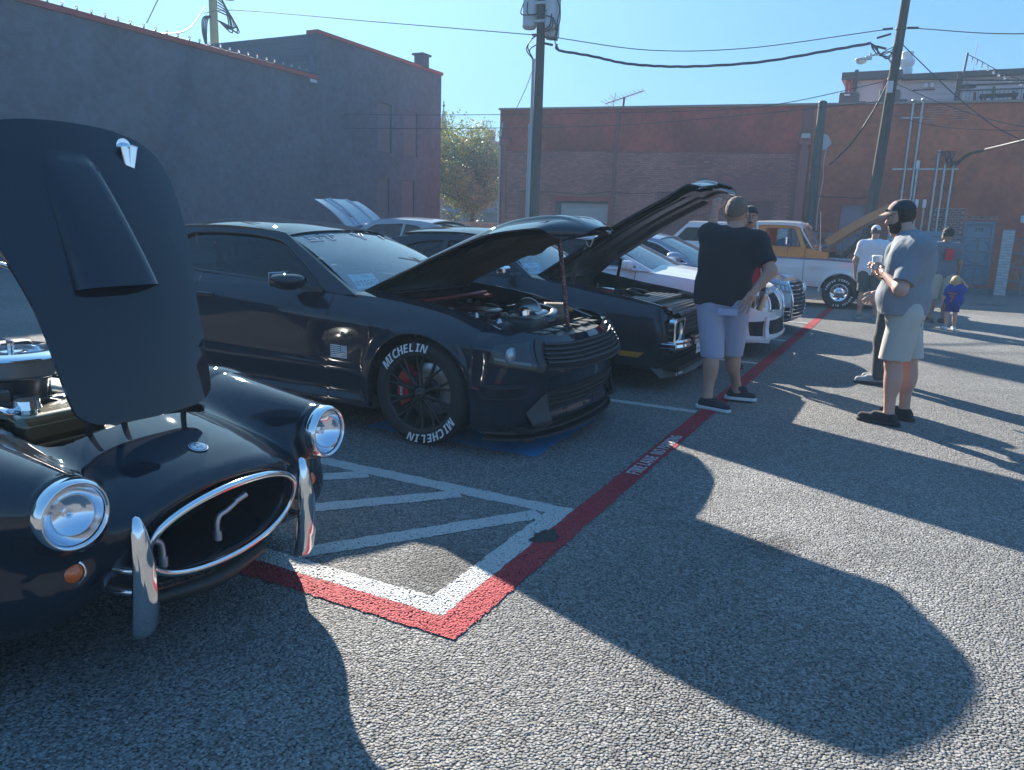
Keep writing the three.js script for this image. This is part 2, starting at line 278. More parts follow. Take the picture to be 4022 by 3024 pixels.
const mPaintedBrick = (t) => mat(t, 0.85);
const boxUV = (g, s = 1) => { const p = g.attributes.position, n = g.attributes.normal, uv = g.attributes.uv; for (let i = 0; i < p.count; i++) { const a = Math.abs(n.getX(i)), b = Math.abs(n.getY(i)); if (b > 0.7) uv.setXY(i, p.getX(i) * s, p.getZ(i) * s); else if (a > 0.7) uv.setXY(i, p.getZ(i) * s, p.getY(i) * s); else uv.setXY(i, p.getX(i) * s, p.getY(i) * s); } return g; };
const mGalv = mat(0.42, 0.38, 0.85), mDarkSteel = mat(0.05, 0.5, 0.6), mWood = wallMat(stuccoMap(151, [92, 84, 76], [62, 58, 54], 4), 0.7), mBlackCable = mat(0.02, 0.6), mWhitePlastic = mat(0.72, 0.4);
const ZF = -26;
{ // ------------------------------------------------ red brick building behind the lot
  const b = thing('red_brick_building', 'long red painted brick building with roll-up door behind the parked row', 'building', [0, 0, 0]);
  const holes = [[-11.33, -9.14, 0, 2.44], [-12.76, -12.05, 0, 2.68], [-7.14, -5.9, 0, 2.8], [-4.1, -3.22, 0.9, 2.52], [-0.99, -0.25, 1.0, 2.48], [2.66, 3.42, 0.12, 2.0]];
  const H = (q) => [[q[0], q[2]], [q[0], q[3]], [q[1], q[3]], [q[1], q[2]]];
  const out = [[-13.86, 0], [16, 0], [16, 5.5], [4, 5.5], [-1.8, 5.62], [-13.86, 5.88]];
  part('wall', boxUV(extr(poly(out, holes.map(H)), 0.3).translate(0, 0, ZF - 0.3)), mat([0.28, 0.10, 0.085], 0.95, 0, { bumpMap: rep(grainTex, 1 / 1.3), bumpScale: 0.006 }), b);
  part('side_wall', merge(bx2(-13.86, -13.5, 0, 5.86, -40, ZF - 0.3), bx2(15.7, 16, 0, 5.5, -40, ZF - 0.3), bx2(-13.5, 15.7, 5.1, 5.2, -40, ZF - 0.3)), mStuccoRed, b);
  part('upper_stucco', boxUV(extr(poly([[-13.86, 4.34], [-2.5, 4.13], [-2.5, 5.63], [-13.86, 5.875]]), 0.022).translate(0, 0, ZF)), mStuccoRed, b);
  part('right_stucco', boxUV(extr(poly([[-2.12, 0], [16, 0], [16, 5.49], [4, 5.49], [-2.12, 5.61]], [H(holes[4]), H(holes[5]), [[1.75, 0.9], [1.75, 2.42], [2.58, 2.42], [2.58, 0.9]], [[2.62, 2.1], [2.62, 2.2], [3.5, 2.2], [3.5, 2.1]]]), 0.025).translate(0, 0, ZF)), mStuccoOrange, b);
  part('roof_coping', merge(beam([-13.9, 5.91, ZF - 0.1], [-1.8, 5.65, ZF - 0.1], 0.42, 0.07), beam([-1.8, 5.65, ZF - 0.101], [4, 5.53, ZF - 0.101], 0.42, 0.06), bx2(4, 16, 5.5, 5.56, ZF - 0.3, ZF + 0.1)), mat([0.33, 0.24, 0.19], 0.8), b);
  const fill = ['door_infill', 'door_infill', 'boarded_window', 'window_board'];
  [[1, [0.30, 0.10, 0.09]], [2, [0.24, 0.075, 0.07]], [3, [0.24, 0.08, 0.075]], [4, [0.30, 0.22, 0.26]]].forEach(([k, c], i) => { const q = holes[k]; part(fill[i], bx2(q[0], q[1], q[2], q[3], ZF - 0.14, ZF - 0.1), mat(c, 0.8, 0, { bumpMap: rep(grainTex, 1 / 1.3), bumpScale: 0.004 }), b); });
  const rd = part('roll_up_door', bx2(-11.15, -9.14, 0, 2.44, ZF - 0.22, ZF - 0.18), mat([0.40, 0.40, 0.38], 0.6), b);
  for (let i = 0; i < 12; i++) part('slat', rbox(2.0, 0.196, 0.03, -10.145, 0.1 + i * 0.2, ZF - 0.168, 0.012), mat([0.44, 0.43, 0.40], 0.55), rd);
  part('door_frame', merge(bx2(-11.33, -11.15, 0, 2.44, ZF - 0.28, ZF - 0.05), bx2(-11.15, -9.14, 2.36, 2.44, ZF - 0.15, ZF - 0.05)), mat([0.05, 0.055, 0.06], 0.6), b);
  part('door_brick_trim', merge(bx2(-9.14, -8.98, 0, 2.6, ZF, ZF + 0.03), bx2(-11.4, -9.14, 2.44, 2.6, ZF, ZF + 0.029)), mStuccoRed, b);
  // painted bricks
  const inHole = (x, y) => holes.some((q) => x > q[0] - 0.02 && x < q[1] + 0.02 && y > q[2] - 0.05 && y < q[3] + 0.02) || (x > -11.42 && x < -8.97 && y < 2.6);
  const spots = [];
  for (let r = 0; r < 54; r++) for (let c = 0; c < 53; c++) { const y = 0.5 + r * 0.0715, x = -13.72 + (c + (r % 2) * 0.5) * 0.212; if (x > -2.6 || y > 4.3 - (x + 13.86) * 0.0185 || inHole(x - 0.1, y) || inHole(x + 0.1, y)) continue; spots.push([x, y]); }
  const bg = new RoundedBoxGeometry(0.2, 0.06, 0.024, 1, 0.006), tones = [[0.43, 0.145, 0.12], [0.37, 0.125, 0.105], [0.47, 0.17, 0.14], [0.31, 0.11, 0.10]];
  const bm = tones.map((t) => mat(t, 0.85));
  const tone = (x, y) => { const n = noise.noise(x * 0.5, y * 0.8, 3.3) + rr(-0.35, 0.35); return n > 0.25 ? 2 : n > -0.1 ? 0 : n > -0.4 ? 1 : 3; };
  spots.sort((a, c) => (c[0] - c[1] * 0.01) - (a[0] - a[1] * 0.01));
  const vis = spots.filter((s) => s[1] > 2.4), few = vis.slice(0, 290), set = new Set(few), rest = spots.filter((s) => !set.has(s));
  for (const [x, y] of few) { const o = part('brick', bg, bm[tone(x, y)], b); o.position.set(x, y, ZF + 0.002 + rr(0, 0.005)); }
  const im = new THREE.InstancedMesh(bg, mat([1, 1, 1], 0.85), rest.length), m4 = new THREE.Matrix4();
  rest.forEach(([x, y], i) => { m4.makeTranslation(x, y, ZF + 0.002 + rr(0, 0.005)); im.setMatrixAt(i, m4); const t = tones[tone(x, y)], k = rr(0.88, 1.12); im.setColorAt(i, new THREE.Color().setRGB(t[0] * k, t[1] * k, t[2] * k)); });
  im.name = 'brick_field'; im.userData.kind = 'stuff'; shade(im); b.add(im);
  // exposed old bricks round the right door
  const ob = [[0.28, 0.12, 0.09], [0.34, 0.16, 0.12], [0.22, 0.1, 0.085]].map((t) => mat(t, 0.9));
  for (let r = 0; r < 20; r++) for (let c = 0; c < 5; c++) { const y = 0.95 + r * 0.0745, x = 1.8 + (c + (r % 2) * 0.5) * 0.16; if (x > 2.55) continue; const o = part('old_brick', bg, ob[(r * 3 + c * 5) % 3], b); o.position.set(x, y, ZF + 0.006); o.scale.x = 0.72; }
  for (let c = 0; c < 5; c++) { const o = part('old_brick', bg, ob[c % 3], b); o.position.set(2.74 + c * 0.165, 2.15, ZF + 0.006); o.scale.x = 0.74; }
  part('mortar_bed', merge(bx2(1.75, 2.58, 0.9, 2.42, ZF - 0.02, ZF + 0.003), bx2(2.6, 3.52, 2.1, 2.2, ZF - 0.02, ZF + 0.003)), mat([0.42, 0.37, 0.34], 0.95), b);
  // patch of scraped mortar joints high on the wall
  const scrape = []; for (let r = 0; r < 9; r++) for (let k = 0; k < 3; k++) { const w = rr(0.12, 0.5), x = rr(1.25, 2.35); scrape.push(box(w, 0.014, 0.006, x, 4.92 + r * 0.068, ZF + 0.027)); }
  part('scraped_joints', scrape, mat([0.46, 0.30, 0.26], 0.95), b);
  const door = part('service_door', bx2(2.7, 3.38, 0.12, 1.96, ZF - 0.1, ZF - 0.05), mat([0.17, 0.25, 0.31], 0.5), b);
  part('handle', rbox(0.05, 0.12, 0.05, 3.31, 1.0, ZF - 0.03), mGalv, door);
  part('house_number', text('218', 0.11, 0.006).translate(3.04, 1.79, ZF - 0.049), mat(0.03, 0.5), door);
  part('service_door_frame', merge(bx2(2.62, 2.7, 0.12, 2.04, ZF - 0.1, ZF + 0.04), bx2(3.38, 3.46, 0.12, 2.04, ZF - 0.1, ZF + 0.04), bx2(2.7, 3.38, 1.96, 2.04, ZF - 0.1, ZF + 0.039)), mat([0.15, 0.21, 0.26], 0.55), b);
  // scuppers and downspouts
  const spout = (x, yt, w, mt) => { const d = part('downspout', merge(bx2(x - w / 2, x + w / 2, 0, yt - 0.35, ZF + 0.03, ZF + 0.15), rbox(0.36, 0.3, 0.24, x, yt - 0.12, ZF + 0.15, 0.02), beam([x, yt - 0.4, ZF + 0.09], [x, yt - 0.25, ZF + 0.13], 0.2, 0.2)), mt, b); part('scupper_lip', rbox(0.42, 0.05, 0.3, x, yt + 0.05, ZF + 0.16, 0.01), mat([0.16, 0.12, 0.11], 0.6), d); return d; };
  spout(-13.55, 4.78, 0.13, mat([0.36, 0.11, 0.09], 0.6)); spout(-2.3, 4.62, 0.26, mat([0.36, 0.12, 0.105], 0.7));
  part('wall_light', [rbox(0.28, 0.16, 0.14, -2.28, 4.63, ZF + 0.33, 0.03)], mat([0.55, 0.5, 0.45], 0.4), b);
  part('drain_pipe', merge(tube([[-8.88, 5.75, ZF + 0.08], [-8.93, 4.6, ZF + 0.08], [-8.95, 3.2, ZF + 0.08], [-9.03, 0, ZF + 0.08]], 0.055)), mat([0.24, 0.075, 0.075], 0.7), b);
  part('vent_pipe', merge(bar([-13.79, 4.9, ZF + 0.07], [-13.79, 0, ZF + 0.07], 0.035), bar([-13.72, 5.4, ZF + 0.07], [-13.79, 4.9, ZF + 0.07], 0.035)), mat([0.4, 0.4, 0.42], 0.5), b);
  part('crack_patch', mapGeo(extr(poly(roundPoly([[-2.03, 4.68], [-1.85, 4.75], [-1.62, 4.66], [-1.5, 4.42], [-1.55, 4.35], [-1.72, 4.2], [-1.98, 4.3]], 0.05)), 0.02, 0.006), (x, y, z) => [x, y, z + ZF + 0.02]), mat([0.52, 0.47, 0.46], 0.9), b);
  part('wall_crack', tube([[-1.62, 4.3, ZF + 0.02], [-1.68, 3.9, ZF + 0.02], [-1.64, 3.3, ZF + 0.02], [-1.7, 2.4, ZF + 0.02], [-1.68, 1.6, ZF + 0.02]], 0.022, 40, 5), mat([0.5, 0.42, 0.4], 0.95), b);
  part('flood_light', merge(box(0.36, 0.03, 0.2, -5.61, 3.27, ZF + 0.16), rbox(0.2, 0.07, 0.16, -5.61, 3.21, ZF + 0.18, 0.02), bar([-5.61, 3.1, ZF], [-5.61, 3.2, ZF + 0.18], 0.02)), mat(0.08, 0.5), b);
  // conduits
  const cd = (x, y0, y1, r = 0.035, head = 0) => { const c = part('conduit', merge(bar([x, y0, ZF + 0.1], [x, y1, ZF + 0.1], r), ...[0.25, 0.6, 0.9].map((t) => cyl(r * 1.25, r * 1.25, 0.08, x, lerp(y0, y1, t), ZF + 0.1, 10))), mGalv, b); if (head === 1) part('weather_head', merge(sph(0.06, x, y1 + 0.02, ZF + 0.13, 1, 0.9, 1.3), cyl(0.05, 0.05, 0.1, x, y1 - 0.02, ZF + 0.1)), mGalv, c); if (head === 2) part('white_cover', rbox(0.11, 0.27, 0.08, x, y1 + 0.1, ZF + 0.12, 0.05, 4), mWhitePlastic, c); };
  cd(0.76, 2.0, 5.62, 0.038, 1); cd(1.02, 2.0, 5.65, 0.038, 1); cd(1.11, 0.9, 3.62, 0.04, 2); cd(1.44, 0.9, 2.44, 0.03, 2); cd(1.22, 0.9, 2.44, 0.03, 2);
  cd(1.65, 1.7, 4.1, 0.042, 1); cd(1.86, 1.7, 3.75, 0.04); cd(2.09, 1.7, 3.75, 0.04, 0); cd(-2.0, 1.5, 3.25, 0.025, 2); cd(-1.88, 1.5, 3.3, 0.02);
  part('conduit_strut', merge(bx2(0.4, 2.25, 3.575, 3.62, ZF + 0.02, ZF + 0.06), bx2(0.45, 1.1, 5.13, 5.17, ZF + 0.02, ZF + 0.06)), mGalv, b);
  part('meter_box', rbox(0.62, 0.8, 0.2, 1.85, 1.3, ZF + 0.13, 0.02), mat([0.20, 0.29, 0.37], 0.5), b);
  part('junction_box', rbox(0.12, 0.22, 0.1, 4.13, 2.13, ZF + 0.06, 0.02), mat(0.6, 0.5), b);
  // cable knot at the weather heads
  const knot = []; for (let i = 0; i < 9; i++) { const s = rr(-0.15, 0.15); knot.push(tube([[1.7 + i * 0.05, 4.12, ZF + 0.18], [1.85 + rr(-0.1, 0.15), 3.9 + rr(-0.2, 0.15), ZF + 0.35], [2.1 + rr(-0.1, 0.1), 3.75 + s, ZF + 0.4], [2.35, 3.95 + s * 0.5, ZF + 0.5], [2.7, 3.93 + s * 0.3, -23.5]], 0.014, 24, 5)); }
  part('service_cables', knot, mBlackCable, b);
  part('old_wire', merge(tube([[-13.0, 2.78, ZF + 0.04], [-11, 2.74, ZF + 0.04], [-10.2, 2.68, ZF + 0.04], [-9, 2.8, ZF + 0.05], [-8.4, 2.74, ZF + 0.04], [-6, 2.86, ZF + 0.04]], 0.012, 40, 5), tube([[-1.75, 2.72, ZF + 0.04], [-0.3, 2.69, ZF + 0.04]], 0.012, 8, 5)), mBlackCable, b);
}
{ // antenna
  const a = thing('tv_antenna', 'old television antenna on a short mast above the roll-up door building', 'antenna', [-8.82, 5.75, ZF - 0.1]);
  part('mast', bar([0, -0.05, 0], [0.03, 0.42, 0], 0.04), mat([0.12, 0.07, 0.07], 0.7), a);
  const el = []; const A = [-0.66, 0.2, 0.1], B = [0.7, 0.64, -0.15];
  part('boom', bar(A, B, 0.022), mGalv, a);
  for (let i = 0; i < 11; i++) { const t = i / 10, c = A.map((v, k) => lerp(v, B[k], t)), l = lerp(0.62, 0.3, t); el.push(bar([c[0] - 0.03, c[1], c[2] - l], [c[0] + 0.03, c[1] + 0.03, c[2] + l], 0.01, 0.01, 6)); }
  for (let i = -3; i <= 3; i++) el.push(bar([-0.55 + Math.abs(i) * -0.03, 0.32 + i * 0.075, -0.35], [-0.28 + Math.abs(i) * -0.05, 0.3 + i * 0.08, 0.25], 0.009, 0.009, 6));
  el.push(bar([-0.36, 0.05, 0.1], [-0.28, 0.6, 0.06], 0.014));
  part('element', el, mGalv, a);
}
{ // ------------------------------------------------ dark building on the left
  const b = thing('charcoal_building', 'tall charcoal painted building with red roof coping on the left', 'building', [0, 0, 0]);
  const mD = wallMat(stuccoMap(171, [90, 103, 116], [85, 98, 111], 1.5), 7), X = -17.6;
  // painted brick courses too fine to pick apart: fine relief
  const br = dataTex(256, (i, j) => { const r = Math.floor(j / 16), y = j % 16, x = (i + (r % 2) * 21) % 42; return [(y < 2 || x < 2) ? 90 : 150 + ((r * 7 + Math.floor((i + (r % 2) * 21) / 42) * 13) % 5) * 12]; });
  mD.bumpMap = rep(br, 1 / 1.28, 1 / 1.22); mD.bumpScale = 0.008;
  const wallG = (s, hl = []) => { const g = extr(poly(s, hl), 0.4); g.rotateY(PI / 2); g.translate(X - 0.4, 0, 0); return boxUV(g); };   // shape x -> -z
  const Hh = (z0, z1, y0, y1) => [[-z0, y0], [-z0, y1], [-z1, y1], [-z1, y0]];
  const wins = [[-23.0, -23.9, 4.1, 5.9], [-24.75, -25.7, 4.1, 5.85], [-22.95, -23.75, 1.0, 3.08], [-24.6, -25.5, 1.0, 3.1]];
  part('wall', wallG([[12, 0], [27.5, 0], [27.5, 7.62], [19.6, 7.62], [19.6, 6.12], [12, 6.12]], wins.map((w) => Hh(...w))), mD, b);
  part('wall', wallG([[-14, 0], [11.997, 0], [11.997, 6.12], [-14, 6.0]]), mD, b);
  wins.forEach((w) => part('bricked_up_window', bx2(X - 0.1, X - 0.06, w[2], w[3], w[1], w[0]), mat([0.115, 0.13, 0.145], 0.8, 0, { bumpMap: mD.bumpMap, bumpScale: 0.006 }), b));
  part('side_wall', merge(bx2(-40, X - 0.4, 0, 7.62, -27.5, -27.2), bx2(-40, X - 0.4, 6.05, 7.62, -19.9, -19.6), bx2(-40, X - 0.4, 0, 6, 13.7, 14), bx2(-40, X - 0.4, 5.5, 5.6, -27.2, 13.7)), mD, b);
  const mCop = mat([0.36, 0.055, 0.045], 0.6, 0, { bumpMap: rep(grainTex, 1), bumpScale: 0.006 });
  const cop = part('roof_coping', merge(bx2(X - 0.45, X + 0.06, 6.12, 6.25, -19.6, 14), bx2(X - 0.45, X + 0.06, 7.62, 7.74, -27.56, -19.6)), mCop, b);
  part('roof_flange', bx2(X - 0.05, X + 0.03, 6.0, 6.1, -19.55, -19.2), mGalv, cop);
  part('roof_post', rbox(0.42, 0.5, 0.5, X - 0.15, 7.92, -26.2, 0.02), mD, b); part('roof_post_cap', rbox(0.56, 0.08, 0.66, X - 0.15, 8.2, -26.2, 0.02), mD, b);
  const s = thing('string_lights', 'row of clear bulbs clipped along the red coping of the charcoal building', 'string lights', [0, 0, 0]);
  const mGlass = mat([0.9, 0.9, 0.85], 0.08, 0, { transmission: 0.85, thickness: 0.03, ior: 1.45 });
  part('cord', tube([[X, 6.27, 4], [X, 6.27, -8], [X, 6.27, -19.4]], 0.008, 20, 5), mBlackCable, s);
  const bulbG = merge(sph(0.035, 0, 0.085, 0, 1, 1.25, 1, 10)), sockG = cyl(0.018, 0.018, 0.05, 0, 0.03, 0, 8);
  for (let z = -7.6; z > -19.3; z -= 0.37) { const o = part('bulb', bulbG, mGlass, s); o.position.set(X + rr(-0.02, 0.02), 6.26, z); const k = part('socket', sockG, mBlackCable, o); }
  const g = solo('set_back_metal_wall', 'grey ribbed metal wall set back above the charcoal roof', 'wall', merge(mapGeo(extr(poly((() => { const p = [[12, 5]]; p.push([30, 5], [30, 9.3], [12, 6.6]); return p; })()), 0.3), (x, y, z) => [-24 - z, y, -x]), ...Array.from({ length: 26 }, (_, i) => bx2(-24.0, -23.96, 5, 6.6 + (i * 0.7) * 0.15, -12.4 - i * 0.7, -12.28 - i * 0.7))), mat([0.20, 0.21, 0.24], 0.5, 0.3));
}
// ---------------------------------------------------------------- rooftop terrace
const Z0 = -30;
{
  const b = thing('rooftop_penthouse', 'white panelled rooftop room with dark fascia above the red building', 'building');
  const mPan = mat([0.56, 0.54, 0.5], 0.6);
  part('wall', merge(bx2(-1.55, 16, 5.2, 7.0, Z0 - 4, Z0)), mPan, b);
  for (let i = 0; i < 9; i++) part('siding_board', rbox(15, 0.19, 0.03, 8, 5.35 + i * 0.2, Z0 + 0.012, 0.008), mat([0.55 + (i % 3) * 0.01, 0.54, 0.52], 0.6), b);
  part('fascia', merge(bx2(-1.78, 0.2, 7.02, 7.28, Z0 - 4.2, Z0 + 0.3), bx2(0.2, 16, 6.94, 7.12, Z0 - 4.2, Z0 + 0.3)), mat([0.07, 0.075, 0.075], 0.6), b);
  part('end_panel', bx2(-1.35, -0.38, 5.2, 7.01, Z0 + 0.03, Z0 + 0.06), mat([0.66, 0.62, 0.54], 0.6), b);
  for (const x of [-1.58, -1.44, -0.33, -0.2]) part('red_post', bx2(x - 0.05, x + 0.05, 5.2, 7.02, Z0 + 0.07, Z0 + 0.18), mat([0.3, 0.05, 0.05], 0.5), b);
  part('dark_post', bx2(-1.36, -1.24, 5.2, 7.35, Z0 + 0.19, Z0 + 0.31), mat([0.04, 0.045, 0.045], 0.6), b);
  for (const x of [1.0, 1.19]) part('vent_box', rbox(0.12, 0.16, 0.1, x, 6.74, Z0 + 0.08, 0.02), mat(0.7, 0.5), b);
  part('pipe_run', bar([0.6, 6.6, Z0 + 0.05], [1.3, 6.6, Z0 + 0.05], 0.02), mDarkSteel, b);
}
const acUnit = (x, z, y, w, label) => { const a = thing('rooftop_ac_unit', label, 'air conditioner', [x, y, z]); part('cabinet', merge(rbox(w, 0.72, 0.6, 0, 0.36, 0, 0.04)), mat([0.085, 0.1, 0.105], 0.5), a); for (let i = 0; i < 7; i++) part('louver', rbox(w * 0.9, 0.03, 0.02, 0, 0.1 + i * 0.09, 0.305, 0.005), mat([0.06, 0.07, 0.075], 0.5), a); part('name_plate', rbox(0.18, 0.05, 0.012, -0.05, 0.62, 0.32, 0.004), mat(0.7, 0.4), a); part('side_pack', rbox(0.24, 0.42, 0.4, w / 2 + 0.13, 0.21, 0, 0.04), mat([0.07, 0.085, 0.09], 0.5), a); };
acUnit(-1.3, -28, 5.56, 0.62, 'dark rooftop air conditioner left of the leaning pole'); acUnit(-0.05, -28.4, 5.64, 0.64, 'dark rooftop air conditioner behind the leaning pole');
{
  const f = thing('exhaust_fan', 'white round exhaust fan on the penthouse roof', 'exhaust fan', [0.25, 7.1, -31]), m = mat([0.7, 0.71, 0.72], 0.4);
  part('base', lathe([[0, 0], [0.23, 0], [0.23, 0.42], [0.2, 0.44]], 24), m, f); part('bowl', lathe([[0.19, 0.44], [0.22, 0.5], [0.27, 0.6], [0.275, 0.72], [0.265, 0.74], [0.2, 0.74]], 24), m, f); part('cap', lathe([[0.2, 0.74], [0.2, 0.94], [0.215, 0.955], [0.215, 1.0], [0, 1.01]], 24), m, f);
  const r = thing('terrace_railing', 'black metal railing along the rooftop terrace edge', 'railing', [0, 0, -28.5]), rl = mat(0.03, 0.5, 0.4);
  part('rail', merge(bx2(2.05, 9, 6.27, 6.31, -0.02, 0.02), bx2(2.05, 9, 5.93, 5.96, -0.02, 0.02), bx2(2.05, 9, 6.38, 6.42, 0.3, 0.38)), rl, r);
  const bg = box(0.014, 0.32, 0.014); for (let i = 0; i < 56; i++) { const o = part('baluster', bg, rl, r); o.position.set(2.1 + i * 0.12, 6.12, 0); }
  for (const x of [2.02, 3.0, 4.0, 5.0]) part('post', box(0.06, 0.56, 0.06, x, 6.1, 0), rl, r);
  const p = thing('terrace_post', 'dark wooden post at the terrace corner', 'post', [1.98, 5.55, -28.4]); part('post', box(0.17, 1.28, 0.17, 0, 0.64, 0), mat([0.07, 0.06, 0.055], 0.7), p);
  const s = thing('terrace_string_lights', 'string of clear bulbs hanging from a slanted pole on the terrace', 'string lights');
  part('pole', bar([2.02, 6.0, -28.5], [2.11, 7.47, -28.5], 0.035), mat([0.08, 0.06, 0.12], 0.5), s);
  const sp = curve([[2.11, 7.42, -28.5], [2.5, 7.2, -28.5], [2.95, 6.92, -28.5], [3.4, 6.68, -28.5], [4.2, 6.35, -28.5]]);
  part('cord', new THREE.TubeGeometry(sp, 24, 0.012, 5), mBlackCable, s);
  for (let i = 0; i < 9; i++) { const q = sp.getPoint(0.1 + i * 0.095); const o = part('bulb', sph(0.035, q.x, q.y - 0.13, q.z, 1, 1.4, 1, 10), mat([0.9, 0.9, 0.85], 0.08, 0, { transmission: 0.7, thickness: 0.03 }), s); part('socket', bar([q.x, q.y, q.z], [q.x, q.y - 0.09, q.z], 0.015), mBlackCable, o); }
  const t = thing('terrace_table', 'long dark terrace table behind the railing', 'table', [3.2, 5.6, -29.2]); part('tabletop', box(1.1, 0.05, 0.6, 0, 0.6, 0), rl, t); for (const x of [-0.48, 0.48]) part('leg', box(0.05, 0.58, 0.5, x, 0.29, 0), rl, t);
  const bg2 = thing('covered_grill', 'dark covered grill beside the terrace corner post', 'grill', [1.55, 5.6, -28.6]); part('lid', rbox(0.5, 0.16, 0.3, 0, 0.22, 0, 0.05), mat(0.05, 0.6), bg2); part('leg', merge(box(0.04, 0.15, 0.04, -0.2, 0.07, 0), box(0.04, 0.15, 0.04, 0.2, 0.07, 0)), mat(0.05, 0.6), bg2);
  const um = thing('terrace_umbrella', 'folded dark patio umbrella with a white rim on the terrace', 'umbrella', [2.22, 5.6, -29]); part('canopy', lathe([[0, 1.02], [0.22, 0.95], [0.3, 0.86], [0.02, 0.9]], 16), mat([0.08, 0.09, 0.1], 0.6), um); part('pole', bar([0, 0, 0], [0, 0.95, 0], 0.02), mWhitePlastic, um);
  for (const [x, l] of [[2.55, 'leftmost wooden chair behind the terrace railing'], [3.65, 'rightmost chair behind the terrace railing']]) { const c = thing('terrace_chair', l, 'chair', [x, 5.6, -28.85]); part('backrest', merge(beam([0, 0.2, 0], [-0.06, 0.68, -0.05], 0.07, 0.05), beam([0.3, 0.2, 0], [0.24, 0.6, -0.05], 0.05, 0.05)), mat([0.1, 0.05, 0.045], 0.6), c); part('seat', box(0.4, 0.04, 0.4, 0.15, 0.25, -0.2), mat([0.1, 0.05, 0.045], 0.6), c); part('leg', merge(box(0.03, 0.25, 0.03, 0, 0.125, -0.02), box(0.03, 0.25, 0.03, 0.3, 0.125, -0.02)), mat([0.1, 0.05, 0.045], 0.6), c); }
  solo('roof_aerial', 'thin whip aerial rising behind the penthouse', 'aerial', merge(bar([2.5, 5.2, -34], [2.5, 7.9, -34], 0.03), bar([2.5, 7.9, -34], [2.52, 8.85, -34], 0.012)), mGalv);
}
// ---------------------------------------------------------------- breeze-block fence
{
  const f = thing('breeze_block_fence', 'pale breeze block fence of squares and circles with white brick pillars', 'fence', [0, 0, -23]);
  const m = mat([0.15, 0.17, 0.18], 0.85, 0, { bumpMap: rep(grainTex, 2), bumpScale: 0.003 }), S = 0.385;
  const fr = merge(box(S - 0.004, 0.03, 0.12, 0, S / 2 - 0.017, 0), box(S - 0.004, 0.03, 0.12, 0, -S / 2 + 0.017, 0), box(0.03, S - 0.064, 0.12, S / 2 - 0.017, 0, 0), box(0.03, S - 0.064, 0.12, -S / 2 + 0.017, 0, 0));
  const arc = (cx, cy, a) => { const g = extr((() => { const s = new THREE.Shape(); s.absarc(0, 0, S * 0.86, a, a + PI / 2, false); s.absarc(0, 0, S * 0.79, a + PI / 2, a, true); return s; })(), 0.08); return g.translate(cx, cy, -0.04); };
  const kinds = [merge(fr, arc(-S / 2, -S / 2, 0)), merge(fr, arc(S / 2, -S / 2, PI / 2)), merge(fr, arc(-S / 2, S / 2, -PI / 2)), merge(fr, arc(S / 2, S / 2, PI))];
  const pill = [-2.3, 0.74, 3.565, 6.4];
  for (let r = 0; r < 4; r++) for (let c = 0; c < 30; c++) { const x = -5.2 + (c + 0.5) * S; if (pill.some((p) => Math.abs(p - x) < 0.26) || x > 6.2) continue; const o = part('breeze_block', kinds[((c % 2) ? 0 : 1) + ((r % 2) ? 0 : 2)], m, f); o.position.set(x, 0.2 + r * S, 0); }
  part('base_course', bx2(-5.2, 6.2, 0, 0.006, -0.1, 0.1), m, f);
  const bm = [[0.42, 0.45, 0.46], [0.36, 0.40, 0.42], [0.46, 0.48, 0.48]].map((t) => mat(t, 0.8)), bg = new RoundedBoxGeometry(0.172, 0.066, 0.1, 1, 0.006);
  for (const p of pill) { const q = part('brick_pillar', bx2(p - 0.135, p + 0.135, 0, 1.78, -0.13, 0.13), mat([0.22, 0.24, 0.26], 0.9), f); for (let r = 0; r < 23; r++) { const y = 0.042 + r * 0.0765; for (const s of [-1, 1]) { const w = (r % 2 ? 0.36 : 0.64) * (s > 0 ? 1 : 1), ww = s < 0 ? 0.276 * (r % 2 ? 0.36 : 0.62) : 0.276 * (r % 2 ? 0.62 : 0.36); const o = part('brick', bg, bm[(r * 2 + (s > 0) + Math.round(p * 3)) % 3 < 0 ? 0 : Math.abs((r * 2 + (s > 0) + Math.round(p * 3)) % 3)], q); o.scale.x = ww / 0.172; o.position.set(p + (s < 0 ? -0.138 + ww / 2 : 0.138 - ww / 2), y, 0.095); } } }
}
